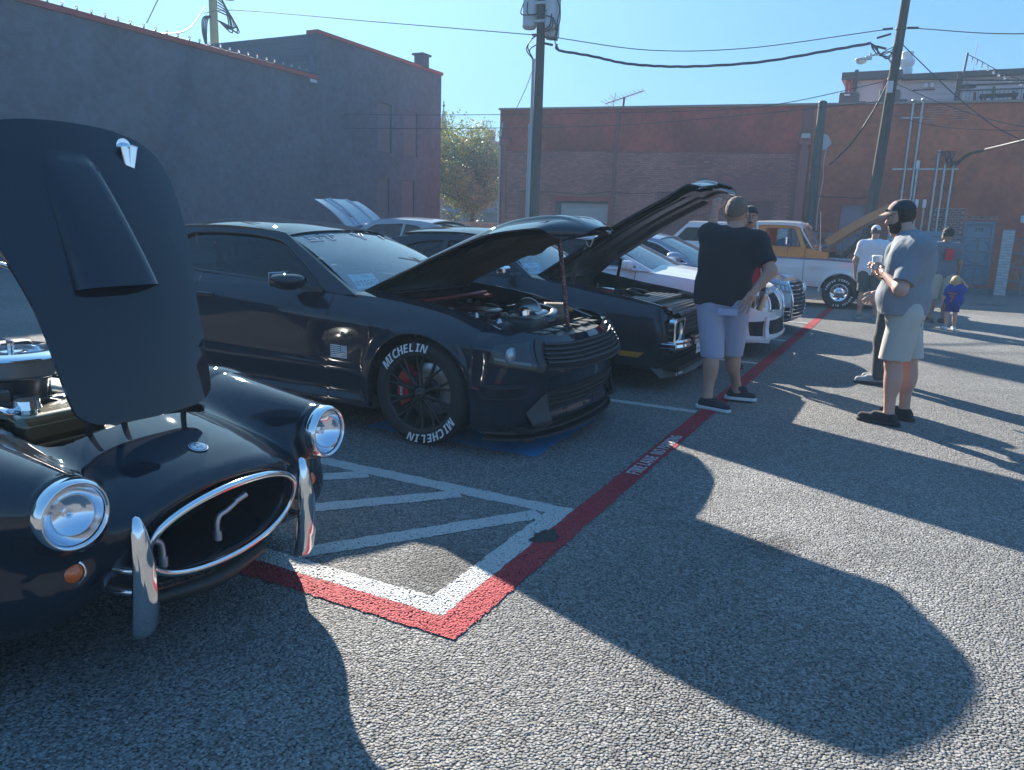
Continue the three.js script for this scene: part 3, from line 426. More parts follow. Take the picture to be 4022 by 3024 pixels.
// ---------------------------------------------------------------- poles and wires
{
  const p = thing('utility_pole', 'tall wooden pole carrying three grey transformer cans', 'utility pole', [-9.35, 0, -20]);
  part('pole', cyl(0.165, 0.115, 10.5, 0, 5.25, 0, 18), mWood, p);
  const cd = part('conduit_riser', merge(cyl(0.07, 0.07, 4.5, -0.17, 2.25, 0.1, 12), cyl(0.045, 0.045, 1.9, -0.16, 5.4, 0.1, 12), cyl(0.08, 0.08, 0.08, -0.17, 3.0, 0.1, 12)), mat([0.33, 0.37, 0.40], 0.5, 0.2), p);
  const mCan = mat([0.46, 0.49, 0.5], 0.45, 0.1);
  const can = lathe([[0, 0], [0.17, 0], [0.215, 0.05], [0.22, 0.1], [0.22, 0.78], [0.235, 0.8], [0.235, 0.84], [0.2, 0.9], [0, 0.93]], 26), bush = merge(lathe([[0, 0], [0.03, 0], [0.045, 0.03], [0.03, 0.05], [0.045, 0.08], [0.03, 0.1], [0.04, 0.13], [0.015, 0.15], [0, 0.2]], 10));
  [[-0.36, 7.22, 0.05], [0.42, 7.12, 0.12], [0.2, 6.98, -0.36]].forEach((q) => { const c = part('transformer_can', can, mCan, p); c.position.set(...q); for (const s of [-0.1, 0.1]) { const u = part('bushing', bush, mat([0.2, 0.2, 0.2], 0.4), c); u.position.set(s, 0.88, 0.03); } part('lug', merge(box(0.05, 0.3, 0.07, -Math.sign(q[0]) * 0.2, 0.6, 0), box(0.05, 0.1, 0.07, -Math.sign(q[0]) * 0.2, 0.2, 0)), mCan, c); });
  part('bracket', merge(rbox(0.4, 0.08, 0.3, 0, 7.9, 0, 0.02), rbox(0.36, 0.08, 0.3, 0, 7.4, 0, 0.02)), mat(0.5, 0.5, 0.3), p);
  const lp = []; const c = (...a) => lp.push(tube(a, 0.017, 30, 6));
  c([-0.5, 7.9, 0.22], [-0.53, 7.6, 0.3], [-0.1, 7.55, 0.3], [0.3, 7.62, 0.3], [0.35, 7.9, 0.3]); c([-0.32, 7.9, 0.3], [-0.3, 7.58, 0.32], [0.1, 7.5, 0.34], [0.5, 7.4, 0.36], [0.62, 7.2, 0.3], [0.63, 7.05, 0.3]);
  c([0.62, 7.95, 0.3], [0.72, 7.6, 0.3], [0.66, 7.25, 0.3], [0.64, 7.1, 0.2], [0.56, 6.95, 0.1]); c([0.7, 7.9, 0.25], [0.74, 7.3, 0.3], [0.62, 7.05, 0.25], [0.52, 6.8, 0.1], [0.62, 6.58, 0.0]);
  c([0.5, 7.5, 0.36], [0.45, 7.2, 0.36], [0.2, 7.05, 0.3], [-0.1, 6.95, 0.25], [-0.32, 6.7, 0.2], [-0.17, 6.35, 0.1]); c([0.56, 7.4, 0.36], [0.5, 7.1, 0.36], [0.1, 7.0, 0.3], [-0.2, 6.85, 0.25], [-0.36, 6.62, 0.2], [-0.16, 6.33, 0.1]);
  c([-0.05, 6.75, 0.15], [-0.25, 6.6, 0.2], [-0.24, 6.45, 0.12], [-0.17, 6.3, 0.1]);
  part('cable_loops', lp, mBlackCable, p);
  for (const g of [bar([-0.28, 7.06, 0], [-0.12, 7.06, 0], 0.035), bar([0.12, 6.98, 0], [0.55, 6.85, 0], 0.025), bar([0.12, 6.8, 0], [0.42, 6.72, 0.05], 0.035)]) part('insulator', g, mDarkSteel, p);
  const q = thing('leaning_pole', 'leaning wooden pole with a street lamp before the orange wall', 'utility pole', [0.06, 0, -22]);
  part('pole', (() => { const g = cyl(0.16, 0.10, 9.6, 0, 4.8, 0, 18); return mapGeo(g, (x, y, z) => [x + y * 0.036, y, z], false); })(), mWood, q);
  const sl = part('street_lamp', merge(tube([[0.2, 5.9, 0], [0.0, 6.2, 0.05], [-0.25, 6.28, 0.1], [-0.5, 6.22, 0.14]], 0.024, 24, 8)), mat([0.5, 0.48, 0.44], 0.5, 0.3), q);
  part('lamp_head', merge(sph(0.13, -0.62, 6.17, 0.15, 1.35, 0.42, 0.8, 18), rbox(0.16, 0.1, 0.14, -0.45, 6.2, 0.14, 0.03), cyl(0.03, 0.03, 0.07, -0.42, 6.28, 0.14)), mat([0.62, 0.6, 0.54], 0.5), sl);
  part('lamp_globe', sph(0.11, -0.63, 6.12, 0.15, 1.25, 0.7, 0.85, 18), mat([0.85, 0.84, 0.78], 0.15, 0, { transmission: 0.5, thickness: 0.05 }), sl);
  part('junction_box', rbox(0.16, 0.3, 0.12, 0.16, 5.42, 0.17, 0.02), mat(0.5, 0.5), q);
  part('bolt_band', merge(cyl(0.135, 0.135, 0.05, 0.245, 6.92, 0), cyl(0.135, 0.135, 0.04, 0.23, 6.5, 0), cyl(0.14, 0.14, 0.05, 0.2, 5.66, 0)), mDarkSteel, q);
  part('riser_cable', tube([[0.24, 6.6, 0.13], [0.29, 6.2, 0.15], [0.22, 5.4, 0.16], [0.14, 3, 0.18], [0.05, 0.3, 0.2]], 0.018, 40, 6), mBlackCable, q);
  for (const g of [bar([-0.2, 6.93, 0], [0.05, 6.93, 0], 0.03), bar([0.4, 6.92, 0], [0.66, 6.88, 0.1], 0.03), bar([-0.32, 6.72, 0], [0.02, 6.8, 0], 0.028), bar([-0.3, 6.5, 0.05], [-0.05, 6.42, 0.05], 0.03)]) part('insulator', g, mDarkSteel, q);
  const tl = []; for (let i = 0; i < 8; i++) tl.push(tube([[-0.45, 6.6, 0.02], [-0.33 + rr(-0.08, 0.08), 6.45, 0.05], [-0.22 + rr(-0.08, 0.08), 6.27, 0.1], [0.0, 6.3 + rr(-0.15, 0.15), 0.08], [0.16, 6.35 + rr(-0.2, 0.2), 0.05]], 0.012, 18, 5));
  part('cable_loops', tl, mBlackCable, q);
  const s = thing('short_pole', 'short dark pole standing against the red building between pilaster and cracked plaster', 'utility pole', [-1.75, 0, -24.6]);
  part('pole', cyl(0.17, 0.12, 5.5, 0, 2.75, 0, 16), mat([0.05, 0.06, 0.06], 0.8, 0, { bumpMap: rep(grainTex, 3), bumpScale: 0.004 }), s); part('pole_cap', sph(0.13, 0, 5.5, 0, 1, 0.5, 1), mDarkSteel, s);
  const fl = thing('yellow_lit_pole', 'sunlit wooden pole with hanging cables beyond the charcoal roof', 'utility pole', [-26, 0, -22.9]);
  part('pole', cyl(0.2, 0.16, 13, 0, 6.5, 0, 14), mat([0.42, 0.34, 0.17], 0.8), fl);
  part('transformer_can', cyl(0.25, 0.25, 0.9, 0.1, 10.9, -0.75, 18), mat([0.5, 0.5, 0.55], 0.5), fl);
  const fc = []; for (let i = 0; i < 7; i++) fc.push(tube([[0, 10.6 - i * 0.12, -0.2], [0.1, 10.3 - i * 0.1, -0.45 - i * 0.08], [0.1, 9.5 - rr(0, 0.4), -0.7 - i * 0.1], [0, 9.5, -0.25]], 0.028, 24, 5)); for (let i = 0; i < 4; i++) fc.push(tube([[0, 9.6, 0.1], [0.1, 9.4, 0.4 + i * 0.08], [0.1, 8.9, 0.5 + i * 0.07], [0, 8.2, 0.42]], 0.028, 16, 5));
  part('cable_loops', fc, mat([0.04, 0.035, 0.06], 0.6), fl);
  // wires
  const wire = (label, pts, r, m = mBlackCable, extra) => solo('overhead_wire', label, 'wire', extra || tube(pts, r, 60, 5), m);
  const mW = mat([0.03, 0.035, 0.045], 0.6);
  wire('thin wire from the sunlit pole to the transformer pole', [[-26, 9.62, -22.4], [-22.97, 9.14, -21], [-15.63, 8.01, -20.5], [-9.6, 7.06, -20]], 0.014, mW);
  wire('thin wire sagging between the transformer pole and the leaning pole', [[-9.01, 6.96, -20], [-6.22, 6.55, -20.7], [-3.71, 6.54, -21.3], [0.1, 6.93, -22]], 0.013, mW);
  wire('thin wire leaving the leaning pole to the right', [[0.6, 6.9, -22], [2.97, 6.16, -20], [7, 5.6, -17]], 0.013, mW);
  { const base = curve([[-8.73, 6.56, -20], [-7.73, 6.39, -20.3], [-6.97, 6.23, -20.6], [-6.02, 6.14, -20.9], [-4.86, 6.14, -21.3], [-3.12, 6.24, -21.7], [-1.53, 6.45, -21.9], [-0.39, 6.6, -22]]);
    const strands = [0, 1, 2].map((k) => { const p = []; for (let i = 0; i <= 90; i++) { const q = base.getPoint(i / 90), a = i * 0.42 + k * 2.09; p.push([q.x, q.y + 0.022 * Math.cos(a), q.z + 0.022 * Math.sin(a)]); } return tube(p, 0.019, 240, 6); });
    wire('thick twisted cable bundle between the transformer pole and the street lamp', null, 0, mat([0.035, 0.03, 0.075], 0.5), merge(strands, tube([[-8.81, 6.75, -20], [-8.83, 6.64, -20], [-8.73, 6.56, -20]], 0.035, 12, 6))); }
  wire('guy wire slanting down right from the leaning pole', [[0.35, 6.55, -22], [1.23, 5.7, -22], [1.79, 5.18, -22], [2.76, 4.39, -22], [3.46, 4.0, -22], [6, 2.6, -22]], 0.014, mW);
  wire('drooping service cable from the leaning pole to the orange wall', [[0.2, 5.68, -22], [-0.08, 5.09, -22.5], [-0.6, 4.31, -23.5], [-1.18, 3.88, -25], [-1.48, 3.75, -25.9]], 0.024);
  wire('upper low wire crossing in front of the red building', [[-20, 5.25, -21], [-11.8, 4.98, -21], [-7.92, 4.91, -21], [-2.87, 4.93, -21], [0.2, 5.62, -22]], 0.011, mW);
  wire('lower low wire crossing in front of the red building', [[-20, 4.75, -21], [-11.79, 4.56, -21], [-7, 4.54, -21], [-2.85, 4.74, -21], [0.18, 5.1, -22]], 0.011, mW);
  wire('level cable from the leaning pole past the terrace', [[0.2, 5.66, -22], [3, 5.4, -21.5], [7, 5.2, -21]], 0.017, mW);
  wire('wire sloping down across the orange wall', [[0.2, 5.6, -22], [1.7, 4.9, -22], [3.4, 4.35, -22], [7, 3.9, -22]], 0.009, mW);
  wire('second wire sloping across the orange wall', [[0.2, 4.75, -22], [1.5, 4.4, -22], [3.4, 4.25, -22], [7, 4.2, -22]], 0.008, mW);
  wire('guy wire from the transformer pole down to the roof corner', [[-9.45, 6.9, -20.2], [-11.2, 6.3, -23], [-13.3, 5.62, -25.95]], 0.014, mW);
  wire('heavy service cable sweeping in from the right to the meter conduits', [[2.7, 3.93, -23.5], [3.28, 3.8, -20], [6, 4.3, -17]], 0.03);
  wire('slanting wire at the left of the sunlit pole', [[-26, 10.3, -20.6], [-26, 8.6, -19.6]], 0.018, mW);
  wire('wire dropping left from the sunlit pole to the charcoal roof', [[-26, 9.9, -22.5], [-22, 7.7, -18], [-18.2, 6.3, -13.4]], 0.022, mW);
}
// ---------------------------------------------------------------- tree and the street beyond
function tree(name, label, pos, H, R, nLeaf, leafCols, trunkR, squash = 1) {
  const t = thing(name, label, 'tree', pos), tips = [];
  const limbs = []; const mBark = mat([0.055, 0.048, 0.042], 0.9);
  const grow = (p, d, L, r, lev) => {
    const n = 4, pts = [p]; let q = p.clone(), dir = d.clone();
    for (let i = 0; i < n; i++) { dir.add(V(rr(-0.22, 0.22), rr(-0.05, 0.16), rr(-0.22, 0.22))).normalize(); q = q.clone().addScaledVector(dir, L / n); pts.push(q); if (lev > 0) tips.push(q); }
    for (let i = 0; i < n; i++) limbs.push(bar(pts[i].toArray(), pts[i + 1].toArray(), lerp(r, r * 0.6, i / n), lerp(r, r * 0.6, (i + 1) / n), 7));
    if (lev < 3) { const k = lev === 0 ? 7 : 4; for (let i = 0; i < k; i++) { const a = rr(0, 6.28), up = rr(0.15, 0.9), from = pts[lev === 0 ? 2 + (i % 3) : 1 + (i % 4)]; grow(from, V(Math.cos(a), up, Math.sin(a)).normalize(), L * rr(0.5, 0.72), r * 0.5, lev + 1); } }
  };
  grow(V(0, 0, 0), V(0.02, 1, 0), H * 0.55, trunkR, 0);
  part('trunk', limbs, mBark, t);
  const lobes = []; for (let i = 0; i < 46; i++) { const a = rr(0, 6.28), y = rr(0.26, 1.0), rad_ = R * squash * Math.sqrt(Math.max(0, 1 - Math.pow((y - 0.55) / 0.5, 2))) * rr(0.35, 1); lobes.push([Math.cos(a) * rad_, y * H, Math.sin(a) * rad_, rr(0.35, 0.85) * R * 0.5]); }
  for (const q of tips) if (q.y > H * 0.28) lobes.push([q.x, q.y, q.z, R * 0.22]);
  const lg = new THREE.BufferGeometry(); lg.setAttribute('position', new THREE.Float32BufferAttribute([0, 0, 0, 0.045, 0.02, 0.01, 0.1, 0, 0, 0.045, -0.04, -0.01, 0.05, -0.005, 0.02], 3)); lg.setIndex([0, 4, 1, 1, 4, 2, 2, 4, 3, 3, 4, 0]); norm(lg);
  leafCols.forEach((c, ci) => {
    const n = Math.floor(nLeaf / leafCols.length), im = new THREE.InstancedMesh(lg, mat(c, 0.6, 0, { transmission: 0.5, thickness: 0 }), n), m = new THREE.Matrix4(), e = new THREE.Euler(), qn = new THREE.Quaternion();
    for (let i = 0; i < n; i++) { const L = lobes[Math.floor(rnd() * lobes.length)]; let x, y, z, l; do { x = rr(-1, 1); y = rr(-1, 1); z = rr(-1, 1); l = x * x + y * y + z * z; } while (l > 1); const k = Math.pow(l, -0.18); e.set(rr(0, 6), rr(0, 6), rr(0, 6)); const s = rr(1.1, 2.1); m.compose(V(L[0] + x * L[3] * k, L[1] + y * L[3] * 0.8 * k, L[2] + z * L[3] * k), qn.setFromEuler(e), V(s, s, s)); im.setMatrixAt(i, m); }
    im.name = 'crown'; im.userData.kind = 'stuff'; shade(im); t.add(im);
  });
  return t;
}
tree('street_tree', 'yellow green leafy tree standing in the gap between the two buildings', [-21.3, 0, -36], 7.2, 2.6, 30000, [[0.30, 0.31, 0.04], [0.20, 0.25, 0.035], [0.40, 0.33, 0.05], [0.15, 0.19, 0.03]], 0.16);
{
  const c = thing('church_spire', 'dark pointed church spire just right of the charcoal building', 'spire', [-38.0, 0, -60]);
  part('roof', new THREE.ConeGeometry(1.0, 4.2, 6).translate(0, 9.3, 0), mat([0.09, 0.12, 0.12], 0.6), c); part('tower', cyl(1, 1, 7.3, 0, 3.65, 0, 6), mat([0.25, 0.09, 0.07], 0.9), c); part('finial', merge(bar([0, 11.3, 0], [0, 12.1, 0], 0.05), sph(0.12, 0, 11.75, 0)), mDarkSteel, c);
  for (let i = 0; i < 6; i++) { const a = i * PI / 3 + PI / 6; part('ridge', bar([Math.sin(a) * 1.02, 7.2, Math.cos(a) * 1.02], [0, 11.4, 0], 0.07), mat([0.42, 0.44, 0.36], 0.6), c); }
  const b = thing('distant_brick_building', 'distant red brick building with stepped parapet behind the tree', 'building', [-33, 0, -60.5]);
  part('wall', merge(bx2(-9, 1.8, 0, 8.6, -6, 0)), mat([0.27, 0.11, 0.1], 0.9), b);
  for (const [x0, x1, y] of [[-0.9, -0.2, 9.6], [0.5, 1.8, 9.6], [-4, -1.2, 8.9], [-9, -6, 9.2]]) part('parapet_step', bx2(x0, x1, 8.6, y, -0.6, 0), mat([0.29, 0.12, 0.11], 0.9), b);
  for (const x of [-8, -6, -4, -2, 0]) { const w = part('window', bx2(x - 0.5, x + 0.5, 4.6, 6.4, 0.01, 0.05), mat([0.12, 0.14, 0.17], 0.2), b); part('sill', bx2(x - 0.6, x + 0.6, 4.45, 4.6, 0.0, 0.14), mat(0.4, 0.8), w); }
  part('awning', bx2(-9, 1.8, 2.4, 2.75, 0.0, 1.4), mat([0.1, 0.13, 0.2], 0.7), b); part('storefront', bx2(-9, 1.8, 0, 2.4, 0.0, 0.08), mat([0.05, 0.06, 0.07], 0.3), b);
  const s = thing('low_sign_wall', 'low tan sign wall with worn letters under the tree', 'sign', [-19.0, 0, -34]);
  part('panel', rbox(3.0, 0.62, 0.2, 0, 1.22, 0, 0.02), mat([0.42, 0.32, 0.24], 0.85), s); part('post', merge(box(0.15, 0.9, 0.15, -1.3, 0.45, 0), box(0.15, 0.9, 0.15, 1.3, 0.45, 0)), mat([0.3, 0.22, 0.16], 0.85), s);
  part('lettering', text('ORE DALLAS', 0.2, 0.01).translate(0.1, 1.36, 0.1), mat([0.26, 0.19, 0.15], 0.9), s);
}
// ---------------------------------------------------------------- vehicles: shared shapes
const mRubber = mat(0.018, 0.75), mBlackTrim = mat(0.02, 0.45), mChrome = mat([0.82, 0.83, 0.84], 0.06, 1), mGlassDark = mat([0.025, 0.03, 0.035], 0.03, 0, { clearcoat: 1, clearcoatRoughness: 0.01 });
const mGlass = mat([0.75, 0.82, 0.83], 0.02, 0, { transmission: 1, thickness: 0, ior: 1.5 });
const mInterior = mat(0.012, 0.8), mUnder = mat(0.012, 0.9), mLens = mat([0.9, 0.9, 0.9], 0.04, 0, { transmission: 0.92, thickness: 0, ior: 1.5 });
const mLetter = mat(0.75, 0.7), mSatin = mat(0.03, 0.5), mAlu = mat([0.55, 0.56, 0.57], 0.3, 0.9), mPlateTex = {};
function plateTex(num, sub) {
  return canvasTex(512, 256, (c, w, h) => { c.fillStyle = '#c9d6da'; c.fillRect(0, 0, w, h); c.strokeStyle = '#3a4a5a'; c.lineWidth = 6; c.strokeRect(8, 8, w - 16, h - 16); c.fillStyle = '#22384f'; c.textAlign = 'center'; c.font = 'bold 56px sans-serif'; c.fillText('TEXAS', w / 2, 66); c.font = 'bold 120px sans-serif'; c.fillStyle = '#1a2028'; c.fillText(num, w / 2, 196, w - 50); c.font = '24px sans-serif'; c.fillText('\u2605', 50, 64); c.fillText('\u2605', w - 50, 64); });
}
const plateMat = (num) => mat([1, 1, 1], 0.5, 0, { map: plateTex(num) });
// tyre and rim around the z axis, outer face at z = w / 2
function tyreGeo(r, w, rim) { return lathe([[rim, -w / 2 + 0.012], [rim + 0.012, -w / 2], [lerp(rim, r, 0.5), -w / 2 - 0.006], [r - 0.028, -w / 2 + 0.004], [r - 0.008, -w / 2 + 0.022], [r, -w / 2 + 0.05], [r, -0.032], [r - 0.006, -0.03], [r - 0.006, -0.024], [r, -0.022], [r, 0.022], [r - 0.006, 0.024], [r - 0.006, 0.03], [r, 0.032], [r, w / 2 - 0.05], [r - 0.008, w / 2 - 0.022], [r - 0.028, w / 2 - 0.004], [lerp(rim, r, 0.5), w / 2 + 0.006], [rim + 0.012, w / 2], [rim, w / 2 - 0.012]], 56).rotateX(PI / 2); }
function barrel(rim, w, depth) { return lathe([[rim + 0.002, w / 2 - 0.004], [rim - 0.012, w / 2 - 0.006], [rim - 0.022, w / 2 - 0.03], [rim - 0.03, w / 2 - depth], [rim - 0.03, -w / 2 + 0.02], [rim + 0.002, -w / 2]], 48).rotateX(PI / 2); }
function wheel(parent, pos, o, turn = 0) {   // o: r, w, rim, face(mat) -> adds sub-parts
  const g = group('wheel', parent, pos); g.rotation.y = turn;
  part('tyre', tyreGeo(o.r, o.w, o.rim), mRubber, g); part('rim', [barrel(o.rim, o.w, o.depth ?? 0.1), cyl(o.rim - 0.03, o.rim - 0.03, 0.01, 0, 0, 0, 32).rotateX(PI / 2).translate(0, 0, -o.w / 2 + 0.03)], o.barrelMat ?? mBlackTrim, g);
  o.face?.(g, o); return g;
}
// car coordinates: x forward from the front axle, y up, z to the car's right (towards the camera)
// s: { yS, zS, yM, zM, yL, zL: functions of x; arches: [[x, y, R]] }
function sideZ(s, x, y) {
  const yS = s.yS(x), zS = s.zS(x), yM = s.yM(x), zM = s.zM(x), yL = s.yL(x), zL = s.zL(x);
  let z = y >= yM ? zM - (zM - zS) * Math.pow(clamp((y - yM) / (yS - yM)), s.pow ?? 2) : zM - (zM - zL) * Math.pow(clamp((yM - y) / (yM - yL)), 2);
  for (const a of s.arches) { const d = Math.hypot(x - a[0], y - a[1]); z += (a[3] ?? 0.012) * Math.exp(-Math.pow(Math.max(0, d - a[2]) / 0.05, 2)); }
  if (s.extra) z += s.extra(x, y);
  return z;
}
function archY(s, x) { let y = s.yL(x); for (const a of s.arches) { const d = Math.abs(x - a[0]); if (d < a[2]) y = Math.max(y, a[1] + Math.sqrt(a[2] * a[2] - d * d)); } return y; }
// body side panel between x0 and x1 (with arch lip turned in), both sides
function sidePanel(s, x0, x1, yTop, n = 60, m = 18) {
  const xs = []; const set = new Set(); for (let i = 0; i <= n; i++) set.add(+lerp(x0, x1, i / n).toFixed(4));
  for (const a of s.arches) for (let k = 0; k <= 26; k++) { const x = a[0] - a[2] * Math.cos(PI * k / 26); if (x > Math.min(x0, x1) && x < Math.max(x0, x1)) set.add(+x.toFixed(4)); }
  xs.push(...[...set].sort((a, b) => a - b)); const N = xs.length - 1;
  const X = (u) => xs[Math.round(u * N)];
  const g = grid((u, v) => { const x = X(u), y0 = archY(s, x), y1 = yTop ? yTop(x) : s.yS(x), y = lerp(Math.min(y0, y1 - 0.002), y1, v); return [x, y, sideZ(s, x, y)]; }, N, m, true);
  const lip = grid((u, v) => { const x = X(u), y = archY(s, x); return [x, y + v * 0.004, sideZ(s, x, y) - v * 0.05]; }, N, 1);
  const pin = grid((u, v) => { const x = X(u), y = s.yS(x); return [x, y, sideZ(s, x, y)]; }, 1, 1);
  return [both(g), both(lip)];
}
// seams, trims and patches lying on the side
function sideStrip(s, pts, w, off, thick = 0.004, one = 1) {   // ribbon along [[x, y], ...]
  const c = new THREE.CatmullRomCurve3(pts.map(([x, y]) => V(x, y, 0)), false, 'centripetal'), n = Math.max(2, pts.length * 8);
  const f = (k, e) => { const p = c.getPoint(k), t = c.getTangent(k), x = p.x - t.y * e * w / 2, y = p.y + t.x * e * w / 2; return [x, y]; };
  const gs = []; const S = (k, e, o) => { const [x, y] = f(k, e); return [x, y, sideZ(s, x, Math.min(y, s.yS(x))) + o]; };
  gs.push(grid((u, v) => S(u, v * 2 - 1, off), n, 2, true)); gs.push(grid((u, v) => S(u, 1, off - v * thick), n, 1, true), grid((u, v) => S(u, -1, off - v * thick), n, 1));
  const g = merge(gs); return one ? both(g) : [g];
}
const sideRelief = (s, shape, depth, off = 0.001, sub = 0.03) => { // flat shape bent onto the side, near side only
  const g = extr(shape, depth); return mapGeo(g, (x, y, z) => [x, y, sideZ(s, x, y) + off + z], true);
};
// nose: wraps from the front edge of the sides round to the centre line
// f: { xf, n, nose: tab(v), zside(v), y0(t), y1(t) } ; t = 0 side, 1 centre
function noseFn(f) { return (t, v) => { const th = t * PI / 2, xN = f.nose(v), zz = f.zside(v), e = 2 / f.n; return [f.xf + (xN - f.xf) * Math.pow(Math.sin(th), e), lerp(f.y0(t), f.y1(t), v), zz * Math.pow(Math.max(Math.cos(th), 0), e)]; }; }
const tEase = (u) => u;
function nosePatch(fn, c, n, m, off, thick = 0, bothSides = true) { // c = [[t, v] x 4] corners in order round the patch
  const P = (u, v) => { const t = lerp(lerp(c[0][0], c[1][0], u), lerp(c[3][0], c[2][0], u), v), w = lerp(lerp(c[0][1], c[1][1], u), lerp(c[3][1], c[2][1], u), v); return [t, w]; };
  const N = (t, w) => { const e = 0.004, a = V(...fn(Math.min(t + e, 0.999), w)).sub(V(...fn(Math.max(t - e, 0.001), w))), b = V(...fn(t, Math.min(w + e, 1))).sub(V(...fn(t, Math.max(w - e, 0)))); const q = a.cross(b).normalize(); return q.x < 0 ? q.negate() : q; };
  const at = (u, v, o) => { const [t, w] = P(u, v), p = fn(t, w), q = N(t, w); return [p[0] + q.x * o, p[1] + q.y * o, p[2] + q.z * o]; };
  const gs = [grid((u, v) => at(u, v, off), n, m)];
  if (thick) for (const k of [0, 1]) gs.push(grid((u, v) => at(u, k, off - v * thick), n, 1), grid((u, v) => at(k, u, off - v * thick), m, 1));
  const g = merge(gs); return bothSides ? both(g) : [g];
}
// greenhouse: g = { base: [xFront, yFront, zFront], header: [x, y, z], rear..., } built from named corners
function glassPane(c00, c10, c11, c01, bulge = 0, dir = [1, 0.5, 0], n = 12) { return grid((u, v) => { const p = [0, 1, 2].map((k) => lerp(lerp(c00[k], c10[k], u), lerp(c01[k], c11[k], u), v)); const b = bulge * (1 - Math.pow(2 * u - 1, 2)) * (1 - 0.3 * Math.pow(2 * v - 1, 2)); return [p[0] + dir[0] * b, p[1] + dir[1] * b, p[2] + dir[2] * b]; }, n, n); }
// near and far copies as two parts; list = pair or list of pairs
function part2(name, list, m, parent) { const L = list[0].isBufferGeometry ? [list] : list; return [part(name, L.map((q) => q[0]), m, parent), part(name, L.map((q) => q[1]), m, parent)]; }
const D = (a) => [a[0], a[1], -a[2]];
// side of the cabin: outline and window openings in (x, y), leaning inwards from zb at yb to zt at yt
function cabinSide(outline, holes, yb, zb, yt, zt, thick = 0.03, bev = 0.006) {
  const g = extr(poly(outline, holes), thick, bev); return mapGeo(g, (x, y, z) => [x, y, lerp(zb, zt, (y - yb) / (yt - yb)) - thick + z + bev]);
}
const onCabin = (pts, yb, zb, yt, zt, off) => { const g = new THREE.ShapeGeometry(poly(pts)); return mapGeo(g, (x, y) => [x, y, lerp(zb, zt, (y - yb) / (yt - yb)) + off]); };
const tubOf = (s, x0, x1, yF, yT) => { const zi = (x) => s.zS(x) - 0.07; return merge(grid((u, v) => { const x = lerp(x0, x1, u), a = [[yT, -1], [yF, -0.96], [yF, 0.96], [yT, 1]][Math.round(v * 3)]; return [x, a[0], a[1] * zi(x)]; }, 10, 3)); };

const mTintDark = mat([0.10, 0.115, 0.125], 0.02, 0, { transmission: 1, thickness: 0, ior: 1.5 }), mWind = mat([0.55, 0.74, 0.80], 0.02, 0, { transmission: 0.86, thickness: 0, ior: 2.15 });
